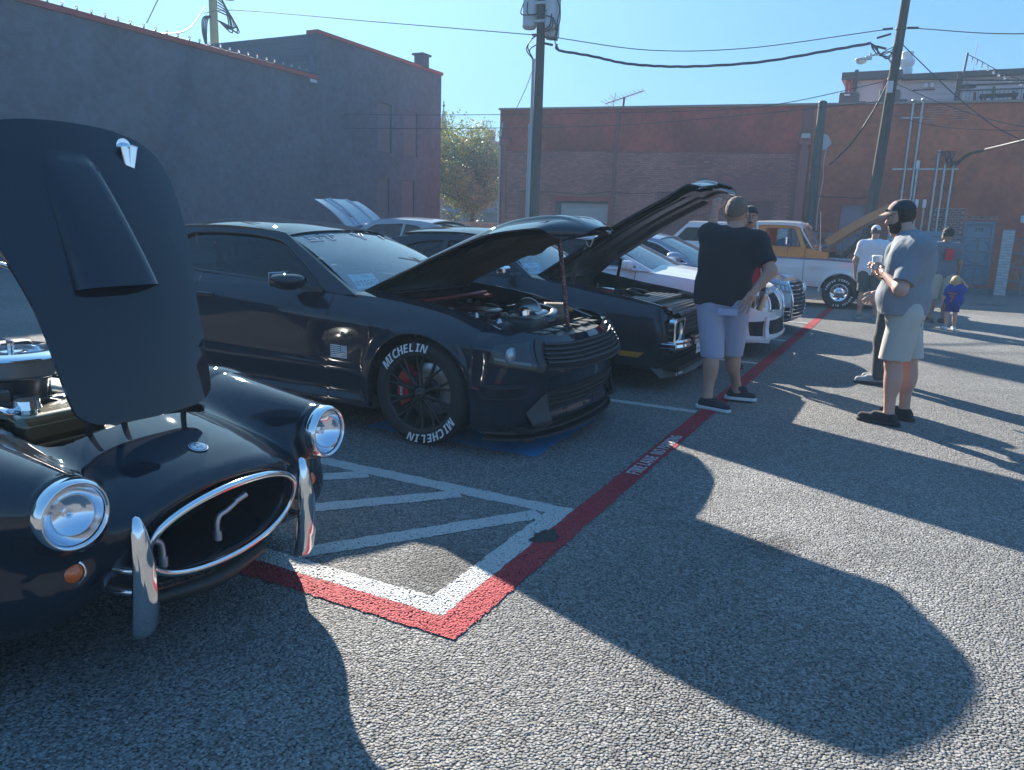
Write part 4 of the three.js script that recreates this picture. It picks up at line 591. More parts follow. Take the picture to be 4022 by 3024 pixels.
// body panels, cabin, glass and running gear common to the other cars; returns the surfaces
function carBase(c, P, k) {
  const { s, f, cab } = k, N = noseFn(f), split = k.split ?? [-0.78, -2.0], tail = k.tail ?? -3.7;
  part2('front_fender', sidePanel(s, split[0] + 0.004, f.xf, null, 50, 18), P, c); part2('door', sidePanel(s, split[1] + 0.004, split[0] - 0.003, null, 30, 18), P, c); part2('rear_quarter', sidePanel(s, tail, split[1] - 0.003, null, 40, 18), P, c);
  part2('door_gap', sidePanel({ ...s, arches: s.arches, extra: (x, y) => (s.extra ? s.extra(x, y) : 0) - 0.02 }, split[1] - 0.05, split[0] + 0.05, null, 20, 10), mUnder, c);
  part('front_fascia', both(grid((u, v) => N(u, v), 44, 40)), k.noseMat ?? P, c);
  const top = (x, z) => { const zs = s.zS(Math.min(x, f.xf)); return s.yS(x) + (k.crown ?? 0.05) * (1 - Math.pow(Math.min(1, Math.abs(z) / zs), 2.4)) * smooth(f.nose(1), f.nose(1) - 0.5, x) + (k.bulge ? k.bulge(x, z) : 0); };
  const xc = k.cowl ?? split[0];
  if (!k.open) {
    const zE = s.zS(f.xf), xr = (q) => f.xf + (f.nose(1) - f.xf) * Math.pow(Math.max(0, 1 - Math.pow(Math.abs(q), f.n)), 1 / f.n);
    const deck = (x0, x1, q0, q1) => grid((u, v) => { const q = lerp(q1, q0, u), xe = xr(q), x = v < 0.6 ? lerp(x0, f.xf, v / 0.6) : lerp(f.xf, xe, (v - 0.6) / 0.4), z = q * (x < f.xf ? lerp(zE, s.zS(x) + sideZ(s, x, s.yS(x)) - s.zS(x), 1) : zE); const t = Math.acos(clamp(Math.pow(Math.abs(q), f.n / 2))) / (PI / 2), yf = f.y1(t), w = v < 0.6 ? 0 : Math.pow((v - 0.6) / 0.4, 2); return [x, lerp(top(x, z), yf, w), z]; }, 30, 40);
    const hq = k.hoodQ ?? 0.84;
    part('hood', [deck(xc, 0, -hq + 0.003, hq - 0.003)], P, c); part2('fender_top', [deck(xc, 0, hq + 0.003, 1), deck(xc, 0, -1, -hq - 0.003)], P, c); part('hood_gap', [mapGeo(deck(xc, 0, -hq - 0.02, hq + 0.02), (x, y, z) => [x, y - 0.014, z])], mUnder, c);
  } else {
    const xi = k.open;
    part2('fender_top', both(merge(grid((u, v) => { const x = lerp(xc, f.xf + 0.25, u), a = s.yS(x); return [x, a + 0.02 * Math.sin(v * PI / 2), lerp(sideZ(s, x, a), xi, v)]; }, 30, 5, true), grid((u, v) => { const x = lerp(xc, f.xf + 0.25, u); return [x, s.yS(x) + 0.02 - v * 0.14, xi - v * 0.01]; }, 30, 2, true))), P, c);
    part('bay_liner', [bx2(xc, f.xf + 0.3, 0.36, 0.38, -xi, xi), bx2(xc - 0.02, xc, 0.3, s.yS(xc) - 0.02, -xi, xi), bx2(f.xf + 0.2, f.xf + 0.22, 0.36, s.yS(f.xf) - 0.06, -xi, xi)], mUnder, c);
  }
  // cabin
  const { yb, zb, yt, zt } = cab;
  part2('cabin_pillar', both(cabinSide(cab.outline, cab.windows, yb, zb, yt, zt)), cab.mat ?? P, c);
  cab.windows.forEach((w) => { part2('side_window', both(onCabin(w, yb, zb, yt, zt, -0.012)), cab.tint ?? mTintDark, c); const st = Math.max(1, Math.round(w.length / 24)); part2('window_trim', both(tube(w.filter((_, i) => i % st === 0).map(([x, y]) => [x, y, lerp(zb, zt, (y - yb) / (yt - yb)) + 0.004]), cab.trimR ?? 0.008, 100, 6, true)), cab.trim ?? mBlackTrim, c); });
  const W0 = cab.W0, W1 = cab.W1, ws = (u, v) => { const p = [0, 1, 2].map((i) => lerp(lerp(W0[i], D(W0)[i], u), lerp(W1[i], D(W1)[i], u), v)), b = 1 - Math.pow(2 * u - 1, 2); return [p[0] + lerp(cab.bulge ?? 0.15, 0.06, v) * b, p[1] + 0.03 * b * v + 0.02 * Math.sin(PI * v), p[2]]; };
  part('windshield', [grid(ws, 24, 16, true)], cab.wind ?? mWind, c);
  const yR = cab.yR, x0 = W1[0] + 0.04, x1 = cab.xRoofEnd, zr = W1[2] + 0.02;
  part('roof', [plate((u, v) => { const z = lerp(zr, -zr, u), q = Math.abs(z) / zr, x = lerp(x0 + 0.05 * (1 - q * q), x1, v); return [x, yR(x) + (cab.crown ?? 0.045) * (1 - Math.pow(q, 2.2)) - 0.012 * Math.pow(q, 6), z]; }, 26, 20, 0.02)], cab.roofMat ?? P, c);
  if (cab.R0) part('rear_window', [glassPane(cab.R0, D(cab.R0), D(cab.R1), cab.R1, 0.04, [0, 1, 0])], mTintDark, c);
  const yd = s.yS(tail + 0.1), zd = s.zS(tail + 0.1) + 0.01;
  part('rear_deck', [grid((u, v) => { const z = lerp(zd, -zd, u), x = lerp(cab.R1 ? cab.R1[0] + 0.1 : tail + 0.9, tail, v); return [x, s.yS(x) + 0.025 * (1 - Math.pow(z / zd, 2)), z]; }, 16, 8), grid((u, v) => { const z = lerp(-1, 1, u), y = lerp(0.3, yd, v); return [tail - 0.05 * (1 - Math.pow(z, 4)) * Math.sin(v * PI), y, z * sideZ(s, tail, y)]; }, 16, 12)], P, c);
  for (const q of [1, -1]) part('tail_lamp', [rbox(0.04, 0.12, 0.3, tail - 0.03, yd - 0.2, 0.55 * q, 0.02)], mat([0.35, 0.02, 0.02], 0.2), c);
  part('underbody', [bx2(tail + 0.1, f.xf + 0.35, 0.2, 0.24, -0.74, 0.74)], mUnder, c);
  part('interior', [rbox(0.4, 0.2, 1.3, W0[0] - 0.1, W0[1] - 0.12, 0, 0.06), bx2(tail + 0.8, W0[0], 0.36, 0.38, -0.75, 0.75), bx2(W0[0] - 0.02, W0[0], 0.3, W0[1] - 0.05, -0.72, 0.72)], mInterior, c);
  for (const z of [-0.37, 0.37]) part('seat', [rbox(0.5, 0.2, 0.5, W0[0] - 1.15, 0.52, z, 0.08), rbox(0.18, 0.6, 0.5, W0[0] - 1.45, 0.8, z, 0.08), rbox(0.1, 0.16, 0.24, W0[0] - 1.5, 1.15, z, 0.05)], cab.seat ?? mInterior, c);
  part('steering_wheel', [new THREE.TorusGeometry(0.18, 0.014, 8, 30).rotateY(PI / 2).rotateZ(0.4).translate(W0[0] - 0.5, W0[1] + 0.0, -0.37)], mBlackTrim, c);
  for (const [x, y, z] of k.wheels) { wheel(c, [x, y, z], k.W, 0); wheel(c, [x, y, -z], k.W, PI); }
  return { N, ws, s };
}
const lampOf = (geo, c, m = mLens) => part('lens', geo, m, c);
// ---------------------------------------------------------------- black roadster in front (hood tipped forward)
{
  const c = thing('black_roadster', 'black classic roadster nearest the camera, hood tipped up above its chrome oval grille', 'car', [-1.375, 0, 0.43]);
  const P = paint([0.017, 0.021, 0.029], 0.5);
  const A = tab([[-3.25, 0.25], [-3.1, 0.42], [-2.8, 0.58], [-2, 0.66], [-1, 0.64], [-0.3, 0.60], [0.1, 0.555], [0.35, 0.49], [0.6, 0.415], [0.72, 0.37], [0.8, 0.34]]);
  const T = tab([[-3.25, 0.62], [-3.0, 0.74], [-2.3, 0.87], [-1.6, 0.86], [-1, 0.89], [-0.3, 0.83], [0, 0.795], [0.3, 0.757], [0.58, 0.70], [0.72, 0.655], [0.8, 0.63]]);
  const Bt = tab([[-3.2, 0.34], [-2.5, 0.22], [0.2, 0.21], [0.5, 0.24], [0.7, 0.285], [0.8, 0.31]]);
  const hyp = (a, b) => Math.sqrt(a * a + b * b);
  const rbx = (x, z, x0, x1, z1, r) => { const qx = Math.abs(x - (x0 + x1) / 2) - (x1 - x0) / 2 + r, qz = Math.abs(z) - z1 + r; return hyp(Math.max(qx, 0), Math.max(qz, 0)) + Math.min(Math.max(qx, qz), 0) - r; };
  const lens2 = (s, dy, a, b, p) => (Math.pow(Math.pow(Math.abs(s) / a, p) + Math.pow(Math.abs(dy) / b, p), 1 / p) - 1) * b * 0.9;
  const f = (x, y, z) => {
    const s = Math.abs(z), a = A(x), t = T(x), bo = Bt(x), yc = (t + bo) / 2, b = (t - bo) / 2, p = 2.35;
    let d = (Math.pow(Math.pow(s / a, p) + Math.pow(Math.abs(y - yc) / b, p), 1 / p) - 1) * Math.min(a, b) * 0.85;
    d = smax(d, (x - (0.655 + (y - 0.3) * 0.31)) * 0.95, 0.09); d = Math.max(d, -3.2 - x);
    let fe = Math.min(cap(x, y, s, [0.64, 0.655, 0.535], [0.0, 0.565, 0.575], 0.108, 0.275), cap(x, y, s, [0, 0.565, 0.575], [-0.9, 0.60, 0.58], 0.275, 0.25));
    fe = smax(fe, x - 0.675, 0.03);
    fe = smin(fe, ell(x, y, s, [0.16, 0.40, 0.53], [0.46, 0.235, 0.26]), 0.12);
    fe = smin(fe, Math.min(cap(x, y, s, [-0.9, 0.58, 0.56], [-1.6, 0.55, 0.56], 0.26, 0.25), cap(x, y, s, [-1.6, 0.55, 0.56], [-2.3, 0.56, 0.57], 0.25, 0.29), cap(x, y, s, [-2.3, 0.56, 0.57], [-2.95, 0.56, 0.5], 0.29, 0.16)), 0.1);
    d = smin(d, fe, 0.10);
    d = smax(d, -lens2(s, y - 0.462, 0.315, 0.147, 2.15) * (x > 0.3 ? 1 : -1) - (x > 0.3 ? 0 : 1), 0.03);      // grille mouth
    if (y > 0.5) d = Math.max(d, -Math.max(rbx(x, s, -0.98, 0.275, 0.345, 0.1), 0.52 - y), -Math.max(rbx(x, s, -2.05, -1.2, 0.52, 0.15), 0.5 - y));
    const w = Math.max(0.44 - s, hyp(x, y - 0.33) - 0.37), w2 = Math.max(0.44 - s, hyp(x + 2.29, y - 0.34) - 0.385); d = Math.max(d, -w, -w2, 0.2 - y);
    if (x > 0.55) d = Math.max(d, -Math.max(hyp(y - 0.655, s - 0.535) - 0.084, 0.61 - x));
    return d;
  };
  part('body', meshSDF(f, [-1.1, 0.16, -0.9], [0.86, 0.93, 0.9], 0.0105, 3), P, c);
  part('rear_body', meshSDF(f, [-3.3, 0.16, -0.92], [-1.105, 0.96, 0.92], 0.022, 2), P, c);
  // hood: stands on its front edge, outer face towards the nose
  const hw = tab([[0.787, 0.0], [0.79, 0.15], [0.80, 0.215], [0.82, 0.255], [0.85, 0.278], [1.17, 0.315], [1.5, 0.385], [1.62, 0.39], [1.70, 0.365], [1.755, 0.30], [1.785, 0.2], [1.797, 0.1], [1.80, 0.0]]);
  const hy = (v) => 0.787 + 1.013 * (v < 0.5 ? Math.pow(v * 2, 1.6) / 2 : 1 - Math.pow((1 - v) * 2, 1.6) / 2);
  const HX = (y, q) => 0.325 - (y - 0.79) * 0.37 + 0.05 * (1 - q * q) + 0.06 * Math.sin(PI * clamp((y - 0.79) / 1.01)) * 0.7;
  const hs = (u, v) => { const y = hy(v), q = u * 2 - 1, w = hw(y); return [HX(y, q * w / 0.39), y, -q * w]; };
  const hood = part('hood', plate(hs, 40, 64, 0.016), P, c);
  const scoop = (u, v) => { const q = u * 2 - 1, y = lerp(1.235, 1.70 - 0.06 * Math.pow(Math.abs(q), 4), v), w = lerp(0.155, 0.105, v), z = q * w + lerp(0.03, 0.05, v), h = (0.075 * Math.pow(1 - v, 0.7) * smooth(1, 0.9, v)) * Math.pow(Math.max(0, 1 - Math.pow(Math.abs(q), 5)), 0.7); return [HX(y, z / 0.39) + 0.001 + h, y + h * 0.2, z]; };
  part('hood_scoop', [grid(scoop, 32, 30, true)], P, hood);
  part('scoop_mouth', [grid((u, v) => { const a = scoop(u, 0), q = u * 2 - 1, z = q * 0.155 + 0.03; return [lerp(a[0] - 0.006, HX(1.235, z / 0.39), v), lerp(a[1], 1.24, v) + 0.012, z]; }, 20, 1)], mUnder, hood);
  const latch = (z, y) => { const x = HX(y, z / 0.39), blade = (r) => mapGeo(rbox(0.010, 0.10, 0.030, 0, -0.05, 0, 0.005), (a, b, d) => [a, b, d * (1 + 0.6 * (b + 0.05) / 0.1)]).rotateX(r); return merge(cyl(0.030, 0.030, 0.010, 0, 0, 0, 28).rotateZ(PI / 2).translate(x + 0.004, y, z), lathe([[0, 0.03], [0.012, 0.028], [0.016, 0.01], [0.016, 0]], 20).rotateZ(-PI / 2).translate(x + 0.006, y, z), blade(-0.16).translate(x + 0.030, y + 0.006, z - 0.026), blade(0.12).translate(x + 0.030, y + 0.004, z + 0.012)); };
  part('hood_latch', latch(-0.195, 1.735), mChrome, hood);
  for (const z of [-0.2, 0.06, 0.19]) part('hood_hinge', [beam([0.305, 0.83, z], [0.262, 0.735, z], 0.012, 0.02)], mBlackTrim, c);
  // grille ring, mouth
  const ring = []; for (let i = 0; i <= 72; i++) { const a = i / 72 * 2 * PI, cs = Math.cos(a), sn = Math.sin(a), e = 2 / 2.15, z = 0.322 * Math.sign(cs) * Math.pow(Math.abs(cs), e), y = 0.462 + 0.150 * Math.sign(sn) * Math.pow(Math.abs(sn), e); ring.push([0.672 + (y - 0.3) * 0.31 - 0.02 * Math.pow(Math.abs(z) / 0.322, 2), y, z]); }
  ring.pop();
  part('grille_ring', tube(ring, 0.0125, 160, 10, true), mChrome, c);
  part('radiator', [box(0.02, 0.34, 0.7, 0.3, 0.46, 0)], mUnder, c);
  for (const [z, x, tilt] of [[0.19, 0.60, -0.35], [-0.06, 0.58, 0.5]]) { const g = merge(cyl(0.017, 0.017, 0.035, 0, 0.012, 0, 6), tube([[0, 0, 0], [0, 0.06, 0], [0.0, 0.085, 0.01], [0, 0.1, 0.04], [0, 0.1 + tilt * 0.06, 0.085]], 0.011, 24, 10), bar([0, 0.1 + tilt * 0.05, 0.07], [0, 0.1 + tilt * 0.09, 0.115], 0.013)); part('pipe_elbow', g.rotateY(z > 0.1 ? 0.2 : PI - 0.3).translate(x, 0.345, z), mat([0.5, 0.52, 0.54], 0.35, 0.8), c); }
  part('lower_pan', [mapGeo(tube([[0.58, 0.235, -0.26], [0.63, 0.225, 0], [0.58, 0.235, 0.26]], 0.028, 30, 10), (x, y, z) => [x, y, z])], mBlackTrim, c);
  // headlights
  for (const s of [1, -1]) {
    const h = group('headlight', c, [0.672, 0.655, 0.535 * s]); h.rotation.set(0, s * -0.06, 0);
    const L = (pts, n = 40) => lathe(pts, n).rotateZ(-PI / 2);
    part('bezel', L([[0.091, 0.0], [0.104, -0.022], [0.108, 0.0], [0.106, 0.02], [0.099, 0.032], [0.093, 0.033], [0.089, 0.024]]), mChrome, h);
    part('reflector', L([[0.001, -0.045], [0.03, -0.042], [0.06, -0.028], [0.08, -0.005], [0.088, 0.018]]), mat([0.85, 0.86, 0.88], 0.12, 1), h);
    part('bulb_shield', L([[0.001, 0.002], [0.014, -0.004], [0.014, -0.03], [0.001, -0.03]], 16), mChrome, h);
    // fluted glass
    part('lens', grid((u, v) => { const r = 0.0885 * v, a = u * 2 * PI, y = r * Math.cos(a), z = r * Math.sin(a), fl = Math.abs(y) < 0.05 ? 0.0016 * Math.sin(z * 900) : 0.0008 * Math.sin(y * 700); return [0.03 + 0.026 * (1 - v * v) + fl * smooth(1, 0.85, v), y, z]; }, 120, 36), mat([0.95, 0.97, 1], 0.02, 0, { transmission: 1, thickness: 0, ior: 1.5 }), h);
    let tx = 0.8; while (tx > 0.3 && f(tx, 0.45, 0.51) > 0) tx -= 0.004; const t = group('turn_signal', c, [tx - 0.012, 0.45, 0.51 * s]); t.rotation.set(0, s * -0.35, 0.06);
    part('bezel', L([[0.034, -0.03], [0.043, -0.02], [0.043, 0.0], [0.04, 0.01], [0.034, 0.01]], 28), mChrome, t);
    part('amber_lens', L([[0.001, 0.026], [0.012, 0.025], [0.0125, 0.023], [0.022, 0.02], [0.0225, 0.018], [0.03, 0.012], [0.035, 0.0]], 28), mat([0.75, 0.13, 0.02], 0.15, 0, { clearcoat: 1 }), t);
    // overrider blade and its brackets
    const o = group('bumper_overrider', c, [0.735, 0.2, 0.36 * s]);
    part('blade', mapGeo(lathe([[0, 0], [0.03, 0.004], [0.042, 0.03], [0.044, 0.1], [0.036, 0.24], [0.026, 0.35], [0.021, 0.375], [0.012, 0.392], [0, 0.397]], 28), (x, y, z) => [x * 0.75 - 0.05 * Math.pow((y - 0.2) / 0.2, 2) * 0.5 + 0.0, y, z]), mChrome, o);
    part('bracket', [tube([[-0.015, 0.22, 0], [-0.06, 0.22, 0.02 * s], [-0.2, 0.215, 0.04 * s]], 0.013, 12, 8), tube([[-0.015, 0.15, 0], [-0.06, 0.15, 0.02 * s], [-0.2, 0.145, 0.04 * s]], 0.013, 12, 8)], mChrome, o);
    const W = { r: 0.325, w: 0.22, rim: 0.2, depth: 0.08, face: (g) => { part('hub', [lathe([[0, 0.1], [0.05, 0.1], [0.06, 0.06], [0.17, 0.04], [0.19, 0.06]], 24).rotateX(PI / 2), box(0.2, 0.03, 0.02, 0, 0, 0.1)], mAlu, g); } };
    wheel(c, [0, 0.325, 0.68 * s], W, s > 0 ? 0 : PI); wheel(c, [-2.29, 0.325, 0.69 * s], W, s > 0 ? 0 : PI);
  }
  const bd = canvasTex(256, 256, (g, w) => { g.fillStyle = '#b9c2c9'; g.fillRect(0, 0, w, w); g.strokeStyle = '#26415f'; g.lineWidth = 12; g.beginPath(); g.arc(128, 128, 108, 0, 7); g.stroke(); g.lineWidth = 15; g.beginPath(); g.moveTo(92, 150); g.quadraticCurveTo(84, 70, 128, 60); g.quadraticCurveTo(172, 70, 160, 150); g.stroke(); g.beginPath(); g.moveTo(70, 160); g.lineTo(186, 160); g.stroke(); g.lineWidth = 8; g.beginPath(); g.moveTo(110, 182); g.quadraticCurveTo(128, 215, 150, 178); g.stroke(); });
  const bg = grid((u, v) => { const r = 0.033 * v, a = u * 2 * PI; return [r * Math.sin(a), 0.004 * (1 - v * v), r * Math.cos(a)]; }, 32, 5, false, (u, v) => [0.5 + 0.5 * v * Math.cos(u * 2 * PI), 0.5 - 0.5 * v * Math.sin(u * 2 * PI)]);
  part('nose_badge', bg.rotateZ(-0.27).translate(0.575, 0.706, 0), mat([1, 1, 1], 0.25, 0.2, { map: bd, clearcoat: 1 }), c);
  part('dry_leaf', [tube([[0.06, 0.826, -0.44], [0.09, 0.824, -0.455], [0.13, 0.812, -0.445]], 0.005, 12, 5)], mat([0.32, 0.22, 0.08], 0.7), c);
  // engine bay
  part('bay_floor', [bx2(-0.98, 0.3, 0.3, 0.32, -0.42, 0.42), bx2(-1.0, -0.97, 0.3, 0.86, -0.5, 0.5), bx2(-0.98, 0.28, 0.3, 0.66, -0.44, -0.425), bx2(-0.98, 0.28, 0.3, 0.66, 0.425, 0.44)], mUnder, c);
  const e = part('engine_block', [rbox(0.62, 0.3, 0.46, -0.42, 0.52, 0, 0.05), rbox(0.5, 0.1, 0.14, -0.42, 0.72, 0.2, 0.03), rbox(0.5, 0.1, 0.14, -0.42, 0.72, -0.2, 0.03), cyl(0.08, 0.1, 0.12, -0.42, 0.78, 0), ...Array.from({ length: 14 }, () => rbox(rr(0.03, 0.1), rr(0.03, 0.08), rr(0.03, 0.1), rr(-0.65, -0.15), rr(0.68, 0.8), rr(-0.22, 0.24), 0.01))], mat([0.16, 0.17, 0.18], 0.35, 0.7), c);
  const ac = group('air_cleaner', c, [-0.42, 0.9, 0.03]);
  part('lid', lathe([[0, 0.052], [0.05, 0.05], [0.09, 0.043], [0.12, 0.05], [0.16, 0.047], [0.185, 0.036], [0.188, 0.028]], 48), mChrome, ac);
  part('filter', lathe([[0.172, -0.04], ...Array.from({ length: 9 }, (_, i) => [0.172 + (i % 2) * 0.004, -0.04 + i * 0.0085]), [0.172, 0.03]], 90), mat(0.2, 0.5, 0.4), ac);
  part('base', lathe([[0, -0.05], [0.18, -0.05], [0.185, -0.04]], 36), mChrome, ac); part('wing_nut', [cyl(0.012, 0.012, 0.03, 0, 0.06, 0), rbox(0.05, 0.025, 0.006, 0, 0.075, 0, 0.003)], mChrome, ac);
  const tk = group('radiator_tank', c, [-0.02, 0.72, 0.14]);
  part('tank', [rbox(0.2, 0.11, 0.34, 0, 0.02, 0, 0.04, 4), rbox(0.23, 0.016, 0.37, 0, -0.03, 0, 0.008)], mat([0.10, 0.09, 0.05], 0.25, 0.6, { clearcoat: 1 }), tk);
  part('cap', [cyl(0.045, 0.04, 0.03, 0.0, 0.1, 0.08, 12), cyl(0.03, 0.03, 0.04, 0, 0.075, 0.08)], mChrome, tk);
  part('hose', [tube([[-0.02, 0.06, 0.12], [0.0, 0.08, 0.2], [0.02, 0.03, 0.27], [0.02, -0.1, 0.28]], 0.028, 24, 10)], mChrome, tk);
  part('alternator', [cyl(0.07, 0.07, 0.12, -0.14, 0.62, 0.24).rotateX(0)], mat(0.08, 0.4, 0.5), c);
  part('cable', [tube([[-0.2, 0.78, 0.2], [-0.1, 0.8, 0.1], [-0.12, 0.7, -0.1], [-0.4, 0.75, -0.25]], 0.012, 24, 6), tube([[-0.6, 0.82, 0.2], [-0.45, 0.75, 0.28], [-0.2, 0.7, 0.3]], 0.01, 20, 6), tube([[-0.3, 0.8, 0.15], [-0.2, 0.74, 0.26], [-0.05, 0.66, 0.33]], 0.01, 20, 6)], mBlackCable, c);
  // cockpit
  part('windscreen', [glassPane([-1.06, 0.88, 0.52], [-1.06, 0.88, -0.52], [-1.28, 1.2, -0.5], [-1.28, 1.2, 0.5], 0.06)], mGlass, c);
  part('windscreen_frame', [tube([[-1.06, 0.86, 0.53], [-1.28, 1.2, 0.51], [-1.23, 1.21, 0], [-1.28, 1.2, -0.51], [-1.06, 0.86, -0.53]], 0.012, 60, 8)], mChrome, c);
  for (const z of [-0.26, 0.26]) part('seat', [rbox(0.5, 0.14, 0.44, -1.65, 0.4, z, 0.06), rbox(0.14, 0.5, 0.44, -1.95, 0.65, z, 0.06)], mat(0.03, 0.5), c);
  part('dashboard', [rbox(0.1, 0.2, 1.0, -1.18, 0.76, 0, 0.03)], mat(0.02, 0.5), c);
}
// ---------------------------------------------------------------- black modern coupe with propped hood
{
  const c = thing('black_modern_coupe', 'black modern muscle coupe with hood propped on a red pole and white tyre lettering', 'car', [-1.52, 0, -2.92]);
  const P = paint([0.017, 0.022, 0.032], 0.5);
  const s = {
    yS: tab([[-3.75, 0.98], [-3.3, 1.05], [-2.6, 1.06], [-2.06, 1.045], [-0.8, 0.985], [-0.45, 0.97], [0, 0.92], [0.4, 0.838], [0.7, 0.76]]),
    zS: tab([[-3.75, 0.74], [-3.2, 0.80], [-2.1, 0.815], [-0.8, 0.815], [-0.4, 0.80], [0, 0.80], [0.4, 0.78], [0.7, 0.74]]),
    yM: tab([[-3.75, 0.83], [-2, 0.86], [-0.77, 0.80], [0, 0.76], [0.7, 0.66]]), zM: tab([[-3.75, 0.83], [-3.2, 0.92], [-2.6, 0.94], [-2, 0.925], [-0.8, 0.925], [0, 0.945], [0.35, 0.93], [0.7, 0.87]]),
    yL: tab([[-3.75, 0.3], [-3.2, 0.24], [0, 0.2], [0.5, 0.16]]), zL: tab([[-3.75, 0.76], [-3.2, 0.88], [-2, 0.92], [0, 0.92], [0.7, 0.86]]),
    arches: [[0, 0.365, 0.405, 0.02], [-2.72, 0.365, 0.405, 0.02]], pow: 1.7,
    extra: (x, y) => 0.014 * Math.exp(-Math.pow((y - 0.455 + (x + 1) * 0.01) / 0.03, 2)) * smooth(-0.42, -0.5, x) * smooth(-2.3, -2.2, x) - 0.018 * smooth(0.43, 0.3, y) * smooth(-0.42, -0.5, x) * smooth(-2.3, -2.2, x) + 0.03 * smooth(0.3, 0.24, y) * smooth(-0.42, -0.5, x) * smooth(-2.3, -2.2, x),
  };
  part2('front_fender', sidePanel(s, -0.772, 0.42, null, 60, 26), P, c); part2('door', sidePanel(s, -2.098, -0.778, null, 40, 26), P, c); part2('rear_quarter', sidePanel(s, -3.75, -2.104, null, 50, 26), P, c);
  part2('door_gap', sidePanel({ ...s, extra: (x, y) => s.extra(x, y) - 0.02 }, -2.12, -0.75, null, 30, 16), mUnder, c);
  // nose
  const f = { xf: 0.418, n: 2.35, nose: tab([[0, 0.80], [0.1, 0.875], [0.2, 0.865], [0.38, 0.875], [0.5, 0.90], [0.64, 0.945], [0.70, 0.955], [0.75, 0.93], [0.85, 0.885], [1, 0.82]]), zside: (v) => sideZ(s, 0.418, lerp(0.165, 0.83, v)), y0: () => 0.165, y1: (t) => lerp(s.yS(0.418), 0.765, smooth(0, 0.85, t)) };
  const N = noseFn(f);
  part('front_bumper', both(grid((u, v) => N(u, v * 0.66), 48, 30)), P, c);
  part('nose_panel', both(grid((u, v) => N(u, lerp(0.665, 1, v)), 48, 18)), P, c);
  part2('fender_seam', both(tube(Array.from({ length: 10 }, (_, i) => { const p = N(0.002 + i * 0.022, 0.665); return [p[0], p[1], p[2] + 0.001]; }), 0.004, 40, 5)), mUnder, c);
  // grille, lamps, lower mouth, splitter
  part('grille_opening', nosePatch(N, [[0.50, 0.665], [1, 0.655], [1, 0.93], [0.54, 0.93]], 20, 10, 0.003), mUnder, c);
  for (let i = 0; i < 6; i++) { const v = 0.675 + i * 0.045; part('grille_slat', nosePatch(N, [[0.52 + i * 0.006, v], [1, v - 0.006], [1, v + 0.010], [0.52 + i * 0.006, v + 0.014]], 20, 2, 0.022, 0.018), mSatin, c); }
  part('grille_surround', nosePatch(N, [[0.455, 0.64], [0.50, 0.645], [0.535, 0.95], [0.475, 0.95]], 4, 10, 0.012, 0.012), mSatin, c);
  for (const q of [1, -1]) {
    const h = group('headlight', c); const one = (g) => (q > 0 ? g[0] : g[1]);
    part('housing', one(nosePatch(N, [[0.10, 0.70], [0.44, 0.665], [0.43, 0.93], [0.15, 0.87]], 16, 10, 0.002)), mat(0.05, 0.3), h);
    const p = N(0.30, 0.79); part('projector', [lathe([[0.02, 0.02], [0.052, 0.012], [0.06, 0], [0.05, -0.02]], 28).rotateZ(-PI / 2).translate(p[0] - 0.01, p[1], (p[2] + 0.012) * q), sph(0.042, p[0] - 0.006, p[1], (p[2] + 0.012) * q, 0.5, 1, 1)], mat([0.4, 0.42, 0.45], 0.2, 0.6), h);
    part('lens', one(nosePatch(N, [[0.09, 0.695], [0.445, 0.66], [0.435, 0.935], [0.14, 0.875]], 18, 12, 0.034, 0.032)), mat([0.75, 0.8, 0.82], 0.03, 0, { transmission: 1, thickness: 0, ior: 1.45 }), h);
    part('lamp_bar', one(nosePatch(N, [[0.15, 0.73], [0.40, 0.70], [0.40, 0.725], [0.15, 0.75]], 12, 2, 0.012, 0.01)), mat(0.2, 0.3, 0.6), h);
  }
  part('lower_mouth', nosePatch(N, [[0.52, 0.24], [1, 0.22], [1, 0.46], [0.62, 0.44]], 18, 8, 0.003), mUnder, c);
  for (let i = 0; i < 3; i++) part('mouth_slat', nosePatch(N, [[0.56 + i * 0.02, 0.27 + i * 0.06], [1, 0.255 + i * 0.06], [1, 0.275 + i * 0.06], [0.56 + i * 0.02, 0.285 + i * 0.06]], 18, 1, 0.014, 0.012), mSatin, c);
  part('side_vent', nosePatch(N, [[0.12, 0.44], [0.30, 0.43], [0.36, 0.47], [0.14, 0.50]], 10, 4, 0.003), mUnder, c);
  part2('canard', both(merge(...[[0.47, 0.06], [0.36, 0.05]].map(([v, w]) => plate((a, b) => { const t = lerp(0.06, 0.42, a), p = N(t, v), r = 1 + w * 1.6 * b * Math.sin(PI * clamp(a * 0.9 + 0.1)); return [f.xf + (p[0] - f.xf) * (r + 0.02 * b) + 0.02 * b, p[1] - 0.01 * b + 0.02 * a, p[2] * (1 + w * b * Math.sin(PI * clamp(a * 0.9 + 0.1)))]; }, 14, 3, 0.006)))), mSatin, c);
  part2('fog_fin', both(merge(plate((a, b) => { const p = N(lerp(0.44, 0.60, a), lerp(0.06, lerp(0.42, 0.20, 1 - a), b)); return [p[0] + 0.05 * (1 - b) + 0.01, p[1], p[2] + 0.02]; }, 8, 8, 0.008))), mSatin, c);
  const spl = (k, y, dx) => both(plate((u, v) => { const p = N(u, 0.03), r = lerp(0.6, 1, v); return [f.xf - 0.02 + (p[0] - f.xf + 0.02 + dx) * r, y, p[2] * lerp(0.8, 1 + k, v)]; }, 40, 4, 0.014));
  part('splitter', merge(spl(0.01, 0.115, 0.075)), mSatin, c); part('splitter_lip', merge(spl(0.0, 0.155, 0.05)), mSatin, c);
  // fender tops, engine bay and radiator cover
  const xi = 0.66;
